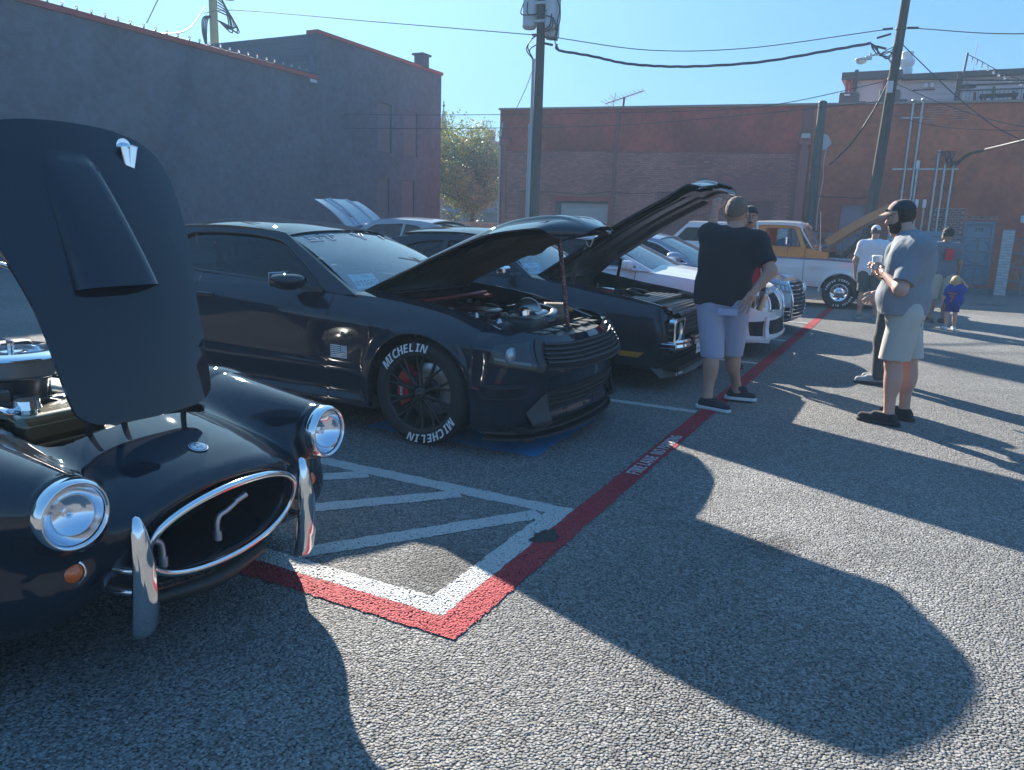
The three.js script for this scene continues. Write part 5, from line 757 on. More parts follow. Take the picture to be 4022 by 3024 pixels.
  part2('fender_top', both(merge(grid((u, v) => { const x = lerp(-0.772, 0.60, u), a = s.yS(x), z = s.zS(x) + sideZ(s, x, a) - s.zS(x); return [x, a + 0.018 * Math.sin(v * PI / 2) - 0.02 * smooth(0.2, 0.6, x) * v, lerp(z, xi + 0.02, v)]; }, 40, 6, true), grid((u, v) => { const x = lerp(-0.772, 0.60, u); return [x, s.yS(x) + 0.018 - 0.02 * smooth(0.2, 0.6, x) - v * 0.12, xi + 0.02 - v * 0.01]; }, 40, 2, true))), P, c);
  part('radiator_cover', [grid((u, v) => { const z = lerp(-0.69, 0.69, u), q = Math.abs(z) / 0.69, x1 = 0.815 - 0.25 * Math.pow(q, 3), x = lerp(0.5, x1, v); return [x, 0.768 + 0.012 * Math.sin(u * 40) * (v > 0.3 && v < 0.8 ? 1 : 0) * 0.3 - 0.01 * v - 0.01 * q, z]; }, 60, 10), ...Array.from({ length: 7 }, (_, i) => rbox(0.11, 0.014, 0.12, 0.63, 0.768, -0.54 + i * 0.18, 0.005)), ...Array.from({ length: 8 }, (_, i) => cyl(0.014, 0.014, 0.02, 0.70 - 0.1 * Math.pow(Math.abs(-0.6 + i * 0.17) / 0.6, 3), 0.773, -0.6 + i * 0.17))], mat(0.055, 0.42), c);
  part('bay_liner', [bx2(-0.76, 0.55, 0.42, 0.44, -0.66, 0.66), bx2(-0.78, -0.76, 0.3, 0.94, -0.66, 0.66), bx2(0.52, 0.55, 0.4, 0.78, -0.66, 0.66)], mUnder, c);
  part('cowl_panel', [grid((u, v) => { const z = lerp(-0.76, 0.76, u), x = lerp(-0.80, -0.56, v) + 0.1 * (1 - Math.pow(z / 0.76, 2)); return [x, 0.985 - 0.03 * v, z]; }, 24, 4)], mBlackTrim, c);
  part('engine_cover', [rbox(0.62, 0.16, 0.34, -0.22, 0.78, 0.0, 0.05), rbox(0.5, 0.1, 0.12, -0.22, 0.74, 0.27, 0.03), rbox(0.5, 0.1, 0.12, -0.22, 0.74, -0.27, 0.03)], mat([0.10, 0.015, 0.015], 0.35, 0, { clearcoat: 0.6 }), c);
  part('strut_brace', [bar([-0.35, 0.92, -0.62], [-0.28, 0.93, 0.62], 0.018), rbox(0.16, 0.03, 0.16, -0.36, 0.9, 0.55, 0.02), rbox(0.16, 0.03, 0.16, -0.36, 0.9, -0.55, 0.02)], mat([0.22, 0.02, 0.02], 0.35), c);
  part('supercharger', [cyl(0.12, 0.12, 0.2, 0, 0, 0, 24).rotateX(PI / 2).translate(0.24, 0.72, 0.02), cyl(0.07, 0.07, 0.22, 0, 0, 0, 20).rotateX(PI / 2).translate(0.36, 0.79, -0.16), lathe([[0.05, 0], [0.11, 0], [0.12, 0.03], [0.11, 0.07], [0.05, 0.08]], 30).rotateX(PI / 2).translate(0.26, 0.83, -0.22)], mat([0.35, 0.36, 0.37], 0.3, 0.9), c);
  part('intake_pipe', [tube([[0.1, 0.83, -0.15], [0.25, 0.85, -0.32], [0.4, 0.82, -0.35], [0.46, 0.8, -0.2], [0.42, 0.78, -0.05]], 0.05, 40, 14)], mat(0.03, 0.3, 0, { clearcoat: 0.5 }), c);
  part('air_filter', [lathe([[0.03, -0.1], [0.095, -0.1], ...Array.from({ length: 20 }, (_, i) => [0.095 + (i % 2) * 0.006, -0.09 + i * 0.009]), [0.03, 0.1]], 32).rotateZ(PI / 2).rotateY(0.5).translate(0.36, 0.8, -0.47)], mat([0.30, 0.22, 0.14], 0.6), c);
  part('coolant_tank', [rbox(0.26, 0.13, 0.26, 0.4, 0.78, 0.12, 0.04), rbox(0.16, 0.1, 0.12, 0.3, 0.77, 0.36, 0.03)], mat(0.05, 0.45), c);
  part('coolant_cap', [cyl(0.042, 0.04, 0.035, 0.36, 0.865, 0.08, 14), cyl(0.045, 0.045, 0.012, 0.36, 0.885, 0.08, 14)], mChrome, c);
  part('fluid_reservoir', [rbox(0.12, 0.09, 0.12, -0.55, 0.88, 0.5, 0.03), cyl(0.035, 0.035, 0.04, -0.55, 0.94, 0.5), rbox(0.1, 0.07, 0.07, -0.1, 0.84, 0.52, 0.02)], mat([0.25, 0.02, 0.02], 0.4), c);
  const cl = []; for (let i = 0; i < 46; i++) cl.push(rbox(rr(0.03, 0.12), rr(0.02, 0.07), rr(0.03, 0.12), rr(-0.68, 0.42), rr(0.66, 0.80), rr(-0.6, 0.6), 0.01)); for (let i = 0; i < 16; i++) { const x = rr(-0.6, 0.3), z = rr(-0.55, 0.55); cl.push(tube([[x, 0.7, z], [x + rr(0, 0.2), 0.84, z + rr(-0.1, 0.1)], [x + rr(0.1, 0.35), 0.82, z + rr(-0.2, 0.2)], [x + rr(0.1, 0.4), 0.7, z + rr(-0.2, 0.2)]], rr(0.007, 0.016), 18, 6)); }
  part('engine_hardware', cl, mat([0.09, 0.09, 0.10], 0.35, 0.6), c);
  const cc = []; for (let i = 0; i < 14; i++) cc.push(cyl(rr(0.01, 0.03), rr(0.01, 0.03), rr(0.02, 0.05), rr(-0.6, 0.42), rr(0.82, 0.88), rr(-0.55, 0.5), 12)); part('bright_fitting', cc, mAlu, c);
  // raised hood
  const hp = tab([[0, -0.66, 0.965], [0.3, -0.2, 1.175], [0.5, 0.12, 1.315], [0.72, 0.46, 1.435], [0.88, 0.76, 1.468], [1, 0.96, 1.415]]);
  const hwid = tab([[0, 0.70], [0.5, 0.70], [0.8, 0.655], [0.92, 0.57], [0.97, 0.48], [1, 0.36]]);
  const hood = (u, v) => { const q = u * 2 - 1, aq = Math.abs(q), z = -q * hwid(v), crown = 0.085 * (1 - Math.pow(aq, 2.2)) * smooth(-0.1, 0.25, v) + 0.028 * (smooth(0.50, 0.44, aq) - smooth(0.30, 0.16, aq) * 0.55) * smooth(0.04, 0.2, v) * smooth(1.0, 0.8, v); return [hp(v, 1) - crown * 0.42 - 0.16 * Math.pow(aq, 3) * smooth(0.8, 1, v) , hp(v, 2) + crown * 0.91, z]; };
  const H = part('hood', plate(hood, 60, 40, 0.012), P, c);
  const und = (u, v) => { const uu = lerp(0.05, 0.95, u), vv = lerp(0.03, 0.96, v), p = hood(uu, vv); const rib = 0.02 * (smooth(0.07, 0.03, Math.abs(u - 0.5) - 0.14) * smooth(0.03, 0.06, Math.abs(u - 0.5) - 0.1) + smooth(0.06, 0.02, Math.abs(v - 0.5))); return [p[0] + 0.028 * 0.42 + rib * 0.4, p[1] - 0.045 - rib, p[2]]; };
  part('hood_liner', [grid(und, 50, 50, true)], mat(0.022, 0.6), H);
  part('latch_striker', [tube([[0.86, 1.42, 0.04], [0.83, 1.36, 0.04], [0.80, 1.40, 0.04]], 0.005, 12, 6)], mAlu, H);
  const rust = tileFbm(24, 91, 4), propMap = dataTex(256, (i, j) => { const n = rust(i / 256, j / 256); return n > 0.63 ? [150, 146, 140, 255] : n > 0.57 ? [110, 60, 55, 255] : [96, 22, 26, 255]; }, true);
  part('hood_prop', [bar([0.68, 0.775, 0], [0.575, 1.47, 0.005], 0.017, 0.017, 14)], mat([1, 1, 1], 0.55, 0, { map: rep(propMap, 1, 3) }), c);
  part('prop_bracket', [rbox(0.06, 0.03, 0.05, 0.68, 0.775, 0, 0.01), rbox(0.1, 0.014, 0.04, 0.70, 0.785, -0.08, 0.005)], mBlackTrim, c);
  // cabin
  const yb = 0.99, zb = 0.812, yt = 1.37, zt = 0.60;
  const win = roundPoly([[-0.90, 1.005], [-1.42, 1.315], [-1.72, 1.355], [-2.25, 1.362], [-2.52, 1.33], [-2.50, 1.2], [-2.36, 1.075]], [0.02, 0.1, 0.2, 0.2, 0.08, 0.1, 0.05]);
  const sideG = cabinSide([[-0.60, 0.975], [-1.445, 1.375], [-1.7, 1.405], [-2.1, 1.42], [-2.5, 1.405], [-2.9, 1.30], [-3.35, 1.09], [-3.45, 1.04], [-2.1, 1.04], [-0.8, 0.98]], [win], yb, zb, yt, zt);
  part2('cabin_pillar', both(sideG), P, c);
  part2('window_trim', both(merge(tube(win.filter((_, i) => i % 3 === 0).map(([x, y]) => [x, y, lerp(zb, zt, (y - yb) / (yt - yb)) + 0.006]), 0.010, 120, 6, true))), mBlackTrim, c);
  const mTint = mTintDark;
  part2('side_window', both(onCabin(win, yb, zb, yt, zt, -0.012)), mTint, c);
  const W0 = [-0.62, 0.972, 0.775], W1 = [-1.43, 1.365, 0.585];
  const ws = (u, v) => { const p = [0, 1, 2].map((k) => lerp(lerp(W0[k], D(W0)[k], u), lerp(W1[k], D(W1)[k], u), v)); const b = lerp(0.17, 0.07, v) * (1 - Math.pow(2 * u - 1, 2)); return [p[0] + b, p[1] + 0.035 * (1 - Math.pow(2 * u - 1, 2)) * v + 0.03 * Math.sin(PI * v), p[2]]; };
  part('windshield', [grid(ws, 30, 20, true)], mWind, c);
  const onWs = (x, y) => ws(0.5 - x / 1.25, 0.86 + y * 1.15);
  { const shapes = font.generateShapes('COYOTE', 0.13), g = []; let w = 0; for (const sh of shapes) for (const loop of [sh.getPoints(3), ...sh.holes.map((h) => h.getPoints(3))]) for (const p of loop) w = Math.max(w, p.x);
    for (const sh of shapes) for (const loop of [sh.getPoints(4), ...sh.holes.map((h) => h.getPoints(4))]) { const pts = loop.filter((p, i) => i === 0 || p.distanceTo(loop[i - 1]) > 0.008).map((p) => { const q = onWs((p.x - w / 2) * 1.55, (p.y - 0.05) * 0.75); return [q[0] + 0.004, q[1] + 0.004, q[2]]; }); const cc2 = []; for (let i = 0; i < pts.length; i++) { const a = pts[i], b = pts[(i + 1) % pts.length]; if (Math.hypot(a[0] - b[0], a[1] - b[1], a[2] - b[2]) > 0.004) cc2.push(bar(a, b, 0.0032, 0.0032, 5)); } g.push(cc2); }
    part('windshield_lettering', g, mat([0.55, 0.6, 0.66], 0.5), c); }
  part('roof', [plate((u, v) => { const z = lerp(0.605, -0.605, u), q = Math.abs(z) / 0.605, x = lerp(-1.40 + 0.07 * (1 - q * q), -2.62, v); const yr = tab([[-2.75, 1.37], [-2.5, 1.412], [-2.1, 1.43], [-1.7, 1.415], [-1.44, 1.38], [-1.33, 1.36]])(x); return [x, yr + 0.045 * (1 - Math.pow(q, 2.2)) - 0.012 * Math.pow(q, 6), z]; }, 30, 24, 0.02)], P, c);
  part('rear_window', [glassPane([-2.60, 1.40, 0.56], [-2.60, 1.40, -0.56], [-3.35, 1.09, -0.62], [-3.35, 1.09, 0.62], 0.05, [0, 1, 0])], mTint, c);
  part('rear_deck', [grid((u, v) => { const z = lerp(0.78, -0.78, u), x = lerp(-3.3, -3.75, v); return [x, 1.06 - 0.03 * v + 0.03 * (1 - Math.pow(z / 0.78, 2)), z]; }, 20, 8), grid((u, v) => [-3.75 - 0.03 * Math.sin(v * PI), lerp(0.3, 1.0, v), lerp(-0.82, 0.82, u)], 12, 10)], P, c);
  part('underbody', [bx2(-3.7, 0.8, 0.17, 0.2, -0.8, 0.8), bx2(-2.3, -0.4, 0.2, 0.3, -0.88, 0.88)], mUnder, c);
  // interior
  part('dashboard', [rbox(0.5, 0.22, 1.4, -0.86, 0.86, 0, 0.08)], mInterior, c);
  part('floor', [bx2(-3.2, -0.8, 0.35, 0.37, -0.78, 0.78), bx2(-0.82, -0.79, 0.3, 0.9, -0.75, 0.75)], mInterior, c);
  for (const z of [-0.37, 0.37]) { const st = part('seat', [rbox(0.5, 0.2, 0.5, -1.75, 0.52, z, 0.08), rbox(0.2, 0.62, 0.5, -2.08, 0.82, z, 0.08).rotateZ(0).translate(0, 0, 0), rbox(0.12, 0.18, 0.26, -2.15, 1.2, z, 0.05)], mInterior, c); part('seat_bolster', [rbox(0.22, 0.5, 0.07, -2.06, 0.82, z + 0.26, 0.03), rbox(0.22, 0.5, 0.07, -2.06, 0.82, z - 0.26, 0.03)], mat([0.30, 0.015, 0.02], 0.6), st); }
  part('rear_bench', [rbox(0.5, 0.5, 1.2, -2.75, 0.7, 0, 0.1)], mInterior, c); part('seat_belt', [beam([-2.15, 1.28, 0.62], [-2.0, 0.6, 0.66], 0.05, 0.006)], mat([0.4, 0.02, 0.03], 0.7), c);
  part('steering_wheel', [new THREE.TorusGeometry(0.18, 0.014, 10, 36).rotateY(PI / 2).rotateZ(0.4).translate(-1.2, 0.98, -0.37)], mat(0.05, 0.4), c);
  part('door_card_edge', [rbox(1.0, 0.03, 0.03, -1.5, 1.0, -0.72, 0.01)], mat([0.35, 0.02, 0.03], 0.6), c);
  part('licence_plate', [grid((u, v) => { const z = lerp(0.54, 0.235, u); return [-0.80 - 0.10 * v + 0.03 * Math.sin(PI * u), 0.985 + 0.105 * v, z]; }, 8, 2)], plateMat('815065S'), c);
  part('wiper', [tube([[-0.50, 0.975, 0.6], [-0.47, 0.985, 0.2], [-0.45, 0.985, -0.1]], 0.008, 20, 6), tube([[-0.48, 0.975, -0.05], [-0.49, 0.98, -0.35], [-0.56, 0.975, -0.6]], 0.008, 20, 6)], mBlackTrim, c);
  for (const q of [1, -1]) { const m = group('side_mirror', c, [-1.07, 1.06, 0.985 * q]); const mg = meshSDF((x, y, z) => smax(smax(ell(x, y, z, [0, 0, 0], [0.13, 0.075, 0.13]), -0.085 - x, 0.02), y - 0.055, 0.05), [-0.15, -0.1, -0.15], [0.15, 0.1, 0.15], 0.011); part('shell', mg, P, m); part('glass', [rbox(0.006, 0.1, 0.19, -0.088, 0, 0, 0.003)], mat([0.6, 0.65, 0.7], 0.03, 1), m); part('stalk', [beam([0.06, -0.05, -0.06 * q], [0.16, -0.07, -0.17 * q], 0.07, 0.03)], mBlackTrim, m); }
  for (const q of [1, -1]) part('door_handle', [rbox(0.22, 0.035, 0.03, -1.98, 0.895, sideZ(s, -1.98, 0.895) * q + 0.02 * q, 0.014)], P, c);
  // flag and number decals on the fender (near side)
  const dz = (x, y) => sideZ(s, x, y) + 0.002, fl = []; for (let i = 0; i < 7; i++) { const y = 0.625 - i * 0.0135, x1 = i < 4 ? -0.655 : -0.595; fl.push(grid((u, v) => { const x = lerp(-0.745, x1, u), yy = y - 0.0075 * v; return [x, yy, dz(x, yy)]; }, 6, 1, true)); }
  part('flag_decal', fl, mLetter, c); part('flag_canton', [grid((u, v) => { const x = lerp(-0.650, -0.595, u), yy = lerp(0.625, 0.577, v); return [x, yy, dz(x, yy)]; }, 4, 4, true)], mat([0.45, 0.46, 0.5], 0.6), c);
  part('number_badge', [mapGeo(text('5.0', 0.05, 0.003), (x, y, z) => [x - 0.60, y + 0.70, sideZ(s, x - 0.60, y + 0.70) + 0.001 + z])], mat(0.035, 0.3), c);
  // wheels
  const spoke = (a) => { const g = [bar([0.05, 0, 0.03], [0.16, 0.012, 0.028], 0.016, 0.014, 6), bar([0.15, 0.012, 0.028], [0.258, 0.032, 0.045], 0.012, 0.009, 6), bar([0.15, 0.005, 0.028], [0.258, -0.03, 0.045], 0.012, 0.009, 6)]; return merge(g).rotateZ(a); };
  const face = (front) => (g, o) => {
    const h = o.w / 2; part('brake_disc', [lathe([[0.09, 0], [0.19, 0], [0.19, 0.03], [0.09, 0.03]], 40).rotateX(PI / 2).translate(0, 0, -0.03), cyl(0.08, 0.08, 0.05, 0, 0, 0, 24).rotateX(PI / 2).translate(0, 0, 0.0)], mat([0.4, 0.41, 0.43], 0.28, 1), g);
    part('brake_caliper', [(() => { const sh = new THREE.Shape(); sh.absarc(0, 0, 0.215, 2.3, 3.7, false); sh.absarc(0, 0, 0.135, 3.7, 2.3, true); return extr(sh, 0.06, 0.006).translate(0, 0, 0.0); })()], mat([0.45, 0.015, 0.02], 0.3, 0, { clearcoat: 0.8 }), g);
    part('caliper_lettering', [text('brembo', 0.026, 0.002).rotateZ(PI / 2).translate(-0.185, -0.02, 0.068)], mLetter, g);
    part('spoke', Array.from({ length: 10 }, (_, i) => spoke(i * PI / 5 + 0.3).translate(0, 0, h - 0.06)), mat(0.02, 0.35, 0.2), g);
    part('rim_lip', [new THREE.TorusGeometry(0.262, 0.008, 8, 64).translate(0, 0, h - 0.012)], mat(0.03, 0.35, 0.3), g);
    part('hub_cap', [lathe([[0, 0.05], [0.03, 0.05], [0.034, 0.045], [0.05, 0.03], [0.055, 0]], 28).rotateX(PI / 2).translate(0, 0, h - 0.06), ...Array.from({ length: 5 }, (_, i) => cyl(0.01, 0.01, 0.02, 0, 0, 0, 6).rotateX(PI / 2).translate(0.057 * Math.cos(i * 1.257), 0.057 * Math.sin(i * 1.257), h - 0.04))], mBlackTrim, g);
    part('hub_mark', [box(0.04, 0.004, 0.002, 0, 0, h - 0.0095).rotateZ(0.25), new THREE.TorusGeometry(0.031, 0.0015, 6, 32).translate(0, 0, h - 0.012)], mat(0.35, 0.3, 0.8), g);
    if (front) { part('tyre_lettering', [textArc('MICHELIN', 0.056, 0.312, rad(113), rad(72), 0.25, 0.003).translate(0, 0, h + 0.0035), textArc('MICHELIN', 0.056, 0.312, rad(-67), rad(76), 0.25, 0.003).translate(0, 0, h + 0.0035)], mLetter, g); }
  };
  const W = (front) => ({ r: 0.362, w: 0.265, rim: 0.265, depth: 0.14, face: face(front) });
  wheel(c, [0, 0.362, 0.79], W(true)); wheel(c, [0, 0.362, -0.79], W(true), PI); wheel(c, [-2.72, 0.362, 0.79], W(false)); wheel(c, [-2.72, 0.362, -0.79], W(false), PI);
}
// ---------------------------------------------------------------- black seventies coupe, hood held open
const chromeWheel = (g, o) => { const h = o.w / 2; part('wheel_disc', [lathe([[0, h - 0.01], [0.05, h - 0.015], [0.06, h - 0.04], [o.rim - 0.06, h - 0.05], [o.rim - 0.02, h - 0.02]], 40).rotateX(PI / 2)], mAlu, g); };
const alloy = (n, m) => (g, o) => { const h = o.w / 2; part('spoke', Array.from({ length: n }, (_, i) => beam([0.04, 0, h - 0.05], [o.rim - 0.02, 0, h - 0.03], 0.03, 0.035).rotateZ(i * 2 * PI / n)), m, g); part('hub', [cyl(0.06, 0.06, 0.05, 0, 0, 0).rotateX(PI / 2).translate(0, 0, h - 0.05)], m, g); };
{
  const c = thing('black_seventies_coupe', 'black seventies coupe with stepped chrome bumper and its hood held wide open', 'car', [-1.43, 0, -5.5]), P = paint([0.017, 0.022, 0.032]);
  const s = { yS: tab([[-4, 0.86], [-3, 0.97], [-2.3, 1.0], [-1.6, 0.975], [-0.6, 0.99], [-0.3, 0.95], [0.1, 0.885], [0.5, 0.83], [0.8, 0.77], [0.9, 0.73]]), zS: tab([[-4, 0.76], [-2.4, 0.82], [-0.5, 0.84], [0.3, 0.84], [0.9, 0.83]]), yM: tab([[-4, 0.62], [-2.5, 0.7], [-1, 0.66], [0, 0.62], [0.9, 0.56]]), zM: tab([[-4, 0.86], [-2.6, 0.97], [-1.3, 0.94], [0, 0.965], [0.9, 0.94]]), yL: tab([[-4, 0.36], [-3, 0.24], [0.3, 0.23], [0.9, 0.26]]), zL: tab([[-4, 0.78], [-2, 0.88], [0.9, 0.86]]), arches: [[0, 0.345, 0.385, 0.018], [-2.95, 0.345, 0.37, 0.012]], pow: 2.6 };
  const f = { xf: 0.6, n: 6, nose: tab([[0, 0.78], [0.15, 0.86], [0.5, 0.90], [1, 0.88]]), zside: (v) => sideZ(s, 0.6, lerp(0.25, 0.80, v)), y0: () => 0.25, y1: (t) => lerp(s.yS(0.6), 0.70, smooth(0, 0.5, t)) };
  const win = [roundPoly([[-0.66, 1.02], [-1.12, 1.285], [-1.63, 1.315], [-1.62, 1.01]], [0.02, 0.06, 0.02, 0.02]), roundPoly([[-1.67, 1.01], [-1.68, 1.315], [-2.0, 1.29], [-2.3, 1.18], [-2.42, 1.03]], [0.02, 0.02, 0.1, 0.1, 0.03])];
  const { N, ws } = carBase(c, P, { s, f, split: [-0.62, -2.1], tail: -4.0, open: 0.74, cowl: -0.62, wheels: [[0, 0.34, 0.80], [-2.95, 0.34, 0.80]], W: { r: 0.34, w: 0.22, rim: 0.2, depth: 0.08, face: chromeWheel },
    cab: { yb: 1.0, zb: 0.83, yt: 1.36, zt: 0.62, outline: [[-0.55, 0.99], [-1.10, 1.33], [-1.4, 1.365], [-1.9, 1.37], [-2.3, 1.32], [-2.9, 1.1], [-3.1, 1.0], [-2.2, 0.98]], windows: win, trim: mChrome, trimR: 0.006, W0: [-0.55, 0.985, 0.79], W1: [-1.10, 1.335, 0.61], bulge: 0.2, xRoofEnd: -2.2, yR: tab([[-2.4, 1.36], [-2.0, 1.40], [-1.6, 1.41], [-1.2, 1.385], [-1.0, 1.345]]), R0: [-2.2, 1.37, 0.58], R1: [-3.0, 1.03, 0.66] } });
  part2('wheel_arch_trim', both(tube(Array.from({ length: 30 }, (_, i) => { const a = PI * (i / 29) * 1.02 - 0.02, x = 0.39 * Math.cos(a), y = 0.345 + 0.39 * Math.sin(a); return [x, Math.max(y, 0.25), sideZ(s, x, Math.max(y, 0.25)) + 0.004]; }), 0.011, 80, 6)), mChrome, c);
  part('grille', nosePatch(N, [[0.46, 0.42], [1, 0.42], [1, 0.97], [0.46, 0.97]], 20, 8, 0.004), mUnder, c);
  for (let i = 0; i < 5; i++) part('grille_bar', nosePatch(N, [[0.5, 0.48 + i * 0.1], [1, 0.48 + i * 0.1], [1, 0.495 + i * 0.1], [0.5, 0.495 + i * 0.1]], 12, 1, 0.012, 0.01), mBlackTrim, c);
  for (const q of [1, -1]) { const h = group('headlight', c), z = 0.70 * q, x = 0.885; part('bezel', [mapGeo(extr(poly(roundPoly([[-0.17, -0.12], [0.17, -0.12], [0.17, 0.12], [-0.17, 0.12]], 0.04), [roundPoly([[-0.145, -0.10], [0.145, -0.10], [0.145, 0.10], [-0.145, 0.10]], 0.03).reverse()]), 0.05, 0.006).rotateY(PI / 2), (a, b, d) => [a + x - Math.abs(d) * 0.1, b + 0.575, d + z])], mChrome, h); part('lamp_bucket', [rbox(0.03, 0.19, 0.28, x + 0.0, 0.575, z, 0.02)], mUnder, h);
    const lx = 0.66; part('reflector', [lathe([[0.001, -0.03], [0.05, -0.02], [0.075, 0.006], [0.082, 0.012]], 28).rotateZ(-PI / 2).translate(x + 0.02, 0.575, lx * q)], mat([0.8, 0.82, 0.85], 0.15, 1), h); part('lens', [lathe([[0.001, 0.028], [0.04, 0.024], [0.075, 0.012], [0.082, 0.0]], 28).rotateZ(-PI / 2).translate(x + 0.03, 0.575, lx * q)], mLens, h); }
  // stepped chrome bumper
  const bump = (z) => { const a = Math.abs(z); return 0.455 + 0.012 * smooth(0.46, 0.42, a); };
  part('bumper', both(merge(...[[0, 0.46, 0.50, 0.985], [0.44, 0.86, 0.475, 0.96]].map(([z0, z1, y, x]) => grid((u, v) => { const z = lerp(z0, z1, u), a = v * 2 * PI, xx = x - 0.10 * Math.pow(Math.max(0, z - 0.5) / 0.36, 2); const e = [[0, 0.028], [0.028, 0.02], [0.034, 0], [0.024, -0.02], [0.03, -0.05], [0.01, -0.075], [-0.03, -0.07], [-0.03, 0.02]]; const k = v * 7.999, i = Math.floor(k), p = e[i], r = e[(i + 1) % 8], t = k - i; return [xx + lerp(p[0], r[0], t), y + lerp(p[1], r[1], t), z]; }, 16, 40)))), mChrome, c);
  part2('bumper_end', both(rbox(0.38, 0.05, 0.03, 0.77, 0.455, 0.905, 0.012)), mChrome, c);
  part('front_plate', [grid((u, v) => [0.992, lerp(0.32, 0.425, v), lerp(0.3, 0.0, u)], 2, 1)], plateMat('PSD-9138'), c);
  part('chin_spoiler', both(plate((u, v) => { const z = lerp(0.86, 0.0, u); return [lerp(0.76, 0.93, v) - 0.12 * Math.pow(z / 0.86, 4), lerp(0.27, 0.12, v) + 0.02 * (z / 0.86), z]; }, 20, 4, 0.01)), mat(0.10, 0.5), c);
  part('chin_logo', [rbox(0.006, 0.03, 0.02, 0.905, 0.155, 0.64, 0.004), text('HOOKER', 0.024, 0.002).rotateY(PI / 2).rotateZ(0.7).translate(0.912, 0.157, 0.52)], mLetter, c);
  part('lower_valance', both(grid((u, v) => { const p = N(u, 0.12); return [p[0] - 0.05 * v, 0.30 - 0.08 * v, p[2] * (1 - 0.03 * v)]; }, 24, 4)), P, c);
  for (const q of [1, -1]) part('side_marker', [mapGeo(extr(poly([[0.42, 0.375], [0.66, 0.375], [0.60, 0.325], [0.42, 0.33]]), 0.006, 0.003), (x, y, z) => [x, y, (sideZ(s, x, y) + z) * q])], mat([0.55, 0.27, 0.02], 0.2, 0, { clearcoat: 1 }), c);
  part('fender_lamp', [rbox(0.07, 0.02, 0.05, 0.80, 0.80, 0.80, 0.01)], mat([0.3, 0.03, 0.02], 0.2), c);
  // under-hood parts
  part('radiator_support', [grid((u, v) => [lerp(0.45, 0.93, v), 0.735 + 0.05 * Math.sin(v * PI) * 0.4 + 0.012 * Math.cos(v * 40), lerp(0.74, -0.74, u)], 4, 70)], mat(0.05, 0.4), c);
  for (let i = 0; i < 5; i++) part('shroud_rib', [rbox(0.05, 0.03, 1.2, 0.28 + i * 0.07, 0.80, 0, 0.012)], mat(0.06, 0.35), c);
  const ac = group('air_cleaner', c, [-0.2, 0.83, -0.02]); part('lid', lathe([[0, 0.05], [0.1, 0.048], [0.19, 0.04], [0.2, 0.03]], 40), mChrome, ac); part('filter', lathe([[0.185, -0.05], [0.185, 0.03]], 40), mat([0.2, 0.03, 0.03], 0.6), ac); part('base', lathe([[0, -0.06], [0.19, -0.06], [0.2, -0.045]], 30), mChrome, ac); part('wing_nut', [rbox(0.04, 0.03, 0.01, 0, 0.07, 0, 0.004)], mChrome, ac);
  const hw = []; for (let i = 0; i < 30; i++) hw.push(rbox(rr(0.04, 0.14), rr(0.03, 0.09), rr(0.04, 0.14), rr(-0.55, 0.4), rr(0.6, 0.74), rr(-0.6, 0.6), 0.015)); for (let i = 0; i < 12; i++) { const x = rr(-0.4, 0.2), z = rr(-0.55, 0.55); hw.push(tube([[x, 0.65, z], [x + 0.1, rr(0.78, 0.85), z + rr(-0.1, 0.1)], [x + 0.3, 0.8, z + rr(-0.2, 0.2)], [x + 0.4, 0.66, z + rr(-0.2, 0.2)]], 0.012, 18, 6)); } part('engine_hardware', hw, mat(0.05, 0.35, 0.4), c);
  part2('hood_hinge', both(merge(beam([-0.5, 0.93, 0.62], [-0.30, 1.10, 0.62], 0.03, 0.05), beam([-0.2, 0.9, 0.66], [-0.16, 1.16, 0.66], 0.025, 0.03))), mBlackTrim, c);
  // hood
  const hp = tab([[0, -0.56, 0.985], [0.25, -0.12, 1.27], [0.5, 0.30, 1.545], [0.75, 0.72, 1.775], [0.9, 0.97, 1.885], [1, 1.10, 1.865]]);
  const hd = (u, v) => { const q = u * 2 - 1, z = -q * lerp(0.73, 0.71, v), cr = 0.05 * (1 - Math.pow(Math.abs(q), 2.5)) * smooth(0, 0.2, v) + 0.025 * smooth(0.5, 0.42, Math.abs(q)); return [hp(v, 1) - cr * 0.5 - 0.08 * Math.pow(Math.abs(q), 4) * smooth(0.7, 1, v), hp(v, 2) + cr * 0.85, z]; };
  const H = part('hood', plate(hd, 50, 34, 0.014), P, c);
  part('hood_frame', [grid((u, v) => { const uu = lerp(0.03, 0.97, u), vv = lerp(0.02, 0.95, v), p = hd(uu, vv), a = Math.abs(u - 0.5), hole = smooth(0.02, 0.05, Math.min(Math.abs(a - 0.25) > 0.0 ? 0.18 - Math.abs(a - 0.25) : 0.18, 0.16)) * smooth(0.02, 0.05, 0.34 - Math.abs(v - 0.52)), d = 0.05 - 0.035 * hole; return [p[0] + d * 0.5, p[1] - d * 0.85 - 0.012, p[2]]; }, 70, 60, true)], mat(0.02, 0.5), H);
  part('licence_plate', [grid((u, v) => { const z = lerp(0.62, 0.30, u); return [-0.70 - 0.09 * v + 0.05 * (u), 1.0 + 0.11 * v, z]; }, 4, 2)], plateMat('PSD-9138'), c);
  part('mirror_tag', [box(0.005, 0.05, 0.09, -1.0, 1.16, 0.12), bar([-1.0, 1.18, 0.12], [-1.05, 1.3, 0.12], 0.002)], mat(0.1, 0.6), c);
  for (const q of [1, -1]) part('side_mirror', [rbox(0.1, 0.09, 0.16, -0.8, 1.05, 0.97 * q, 0.03), beam([-0.76, 1.0, 0.86 * q], [-0.78, 1.03, 0.95 * q], 0.03, 0.02)], mChrome, c);
}
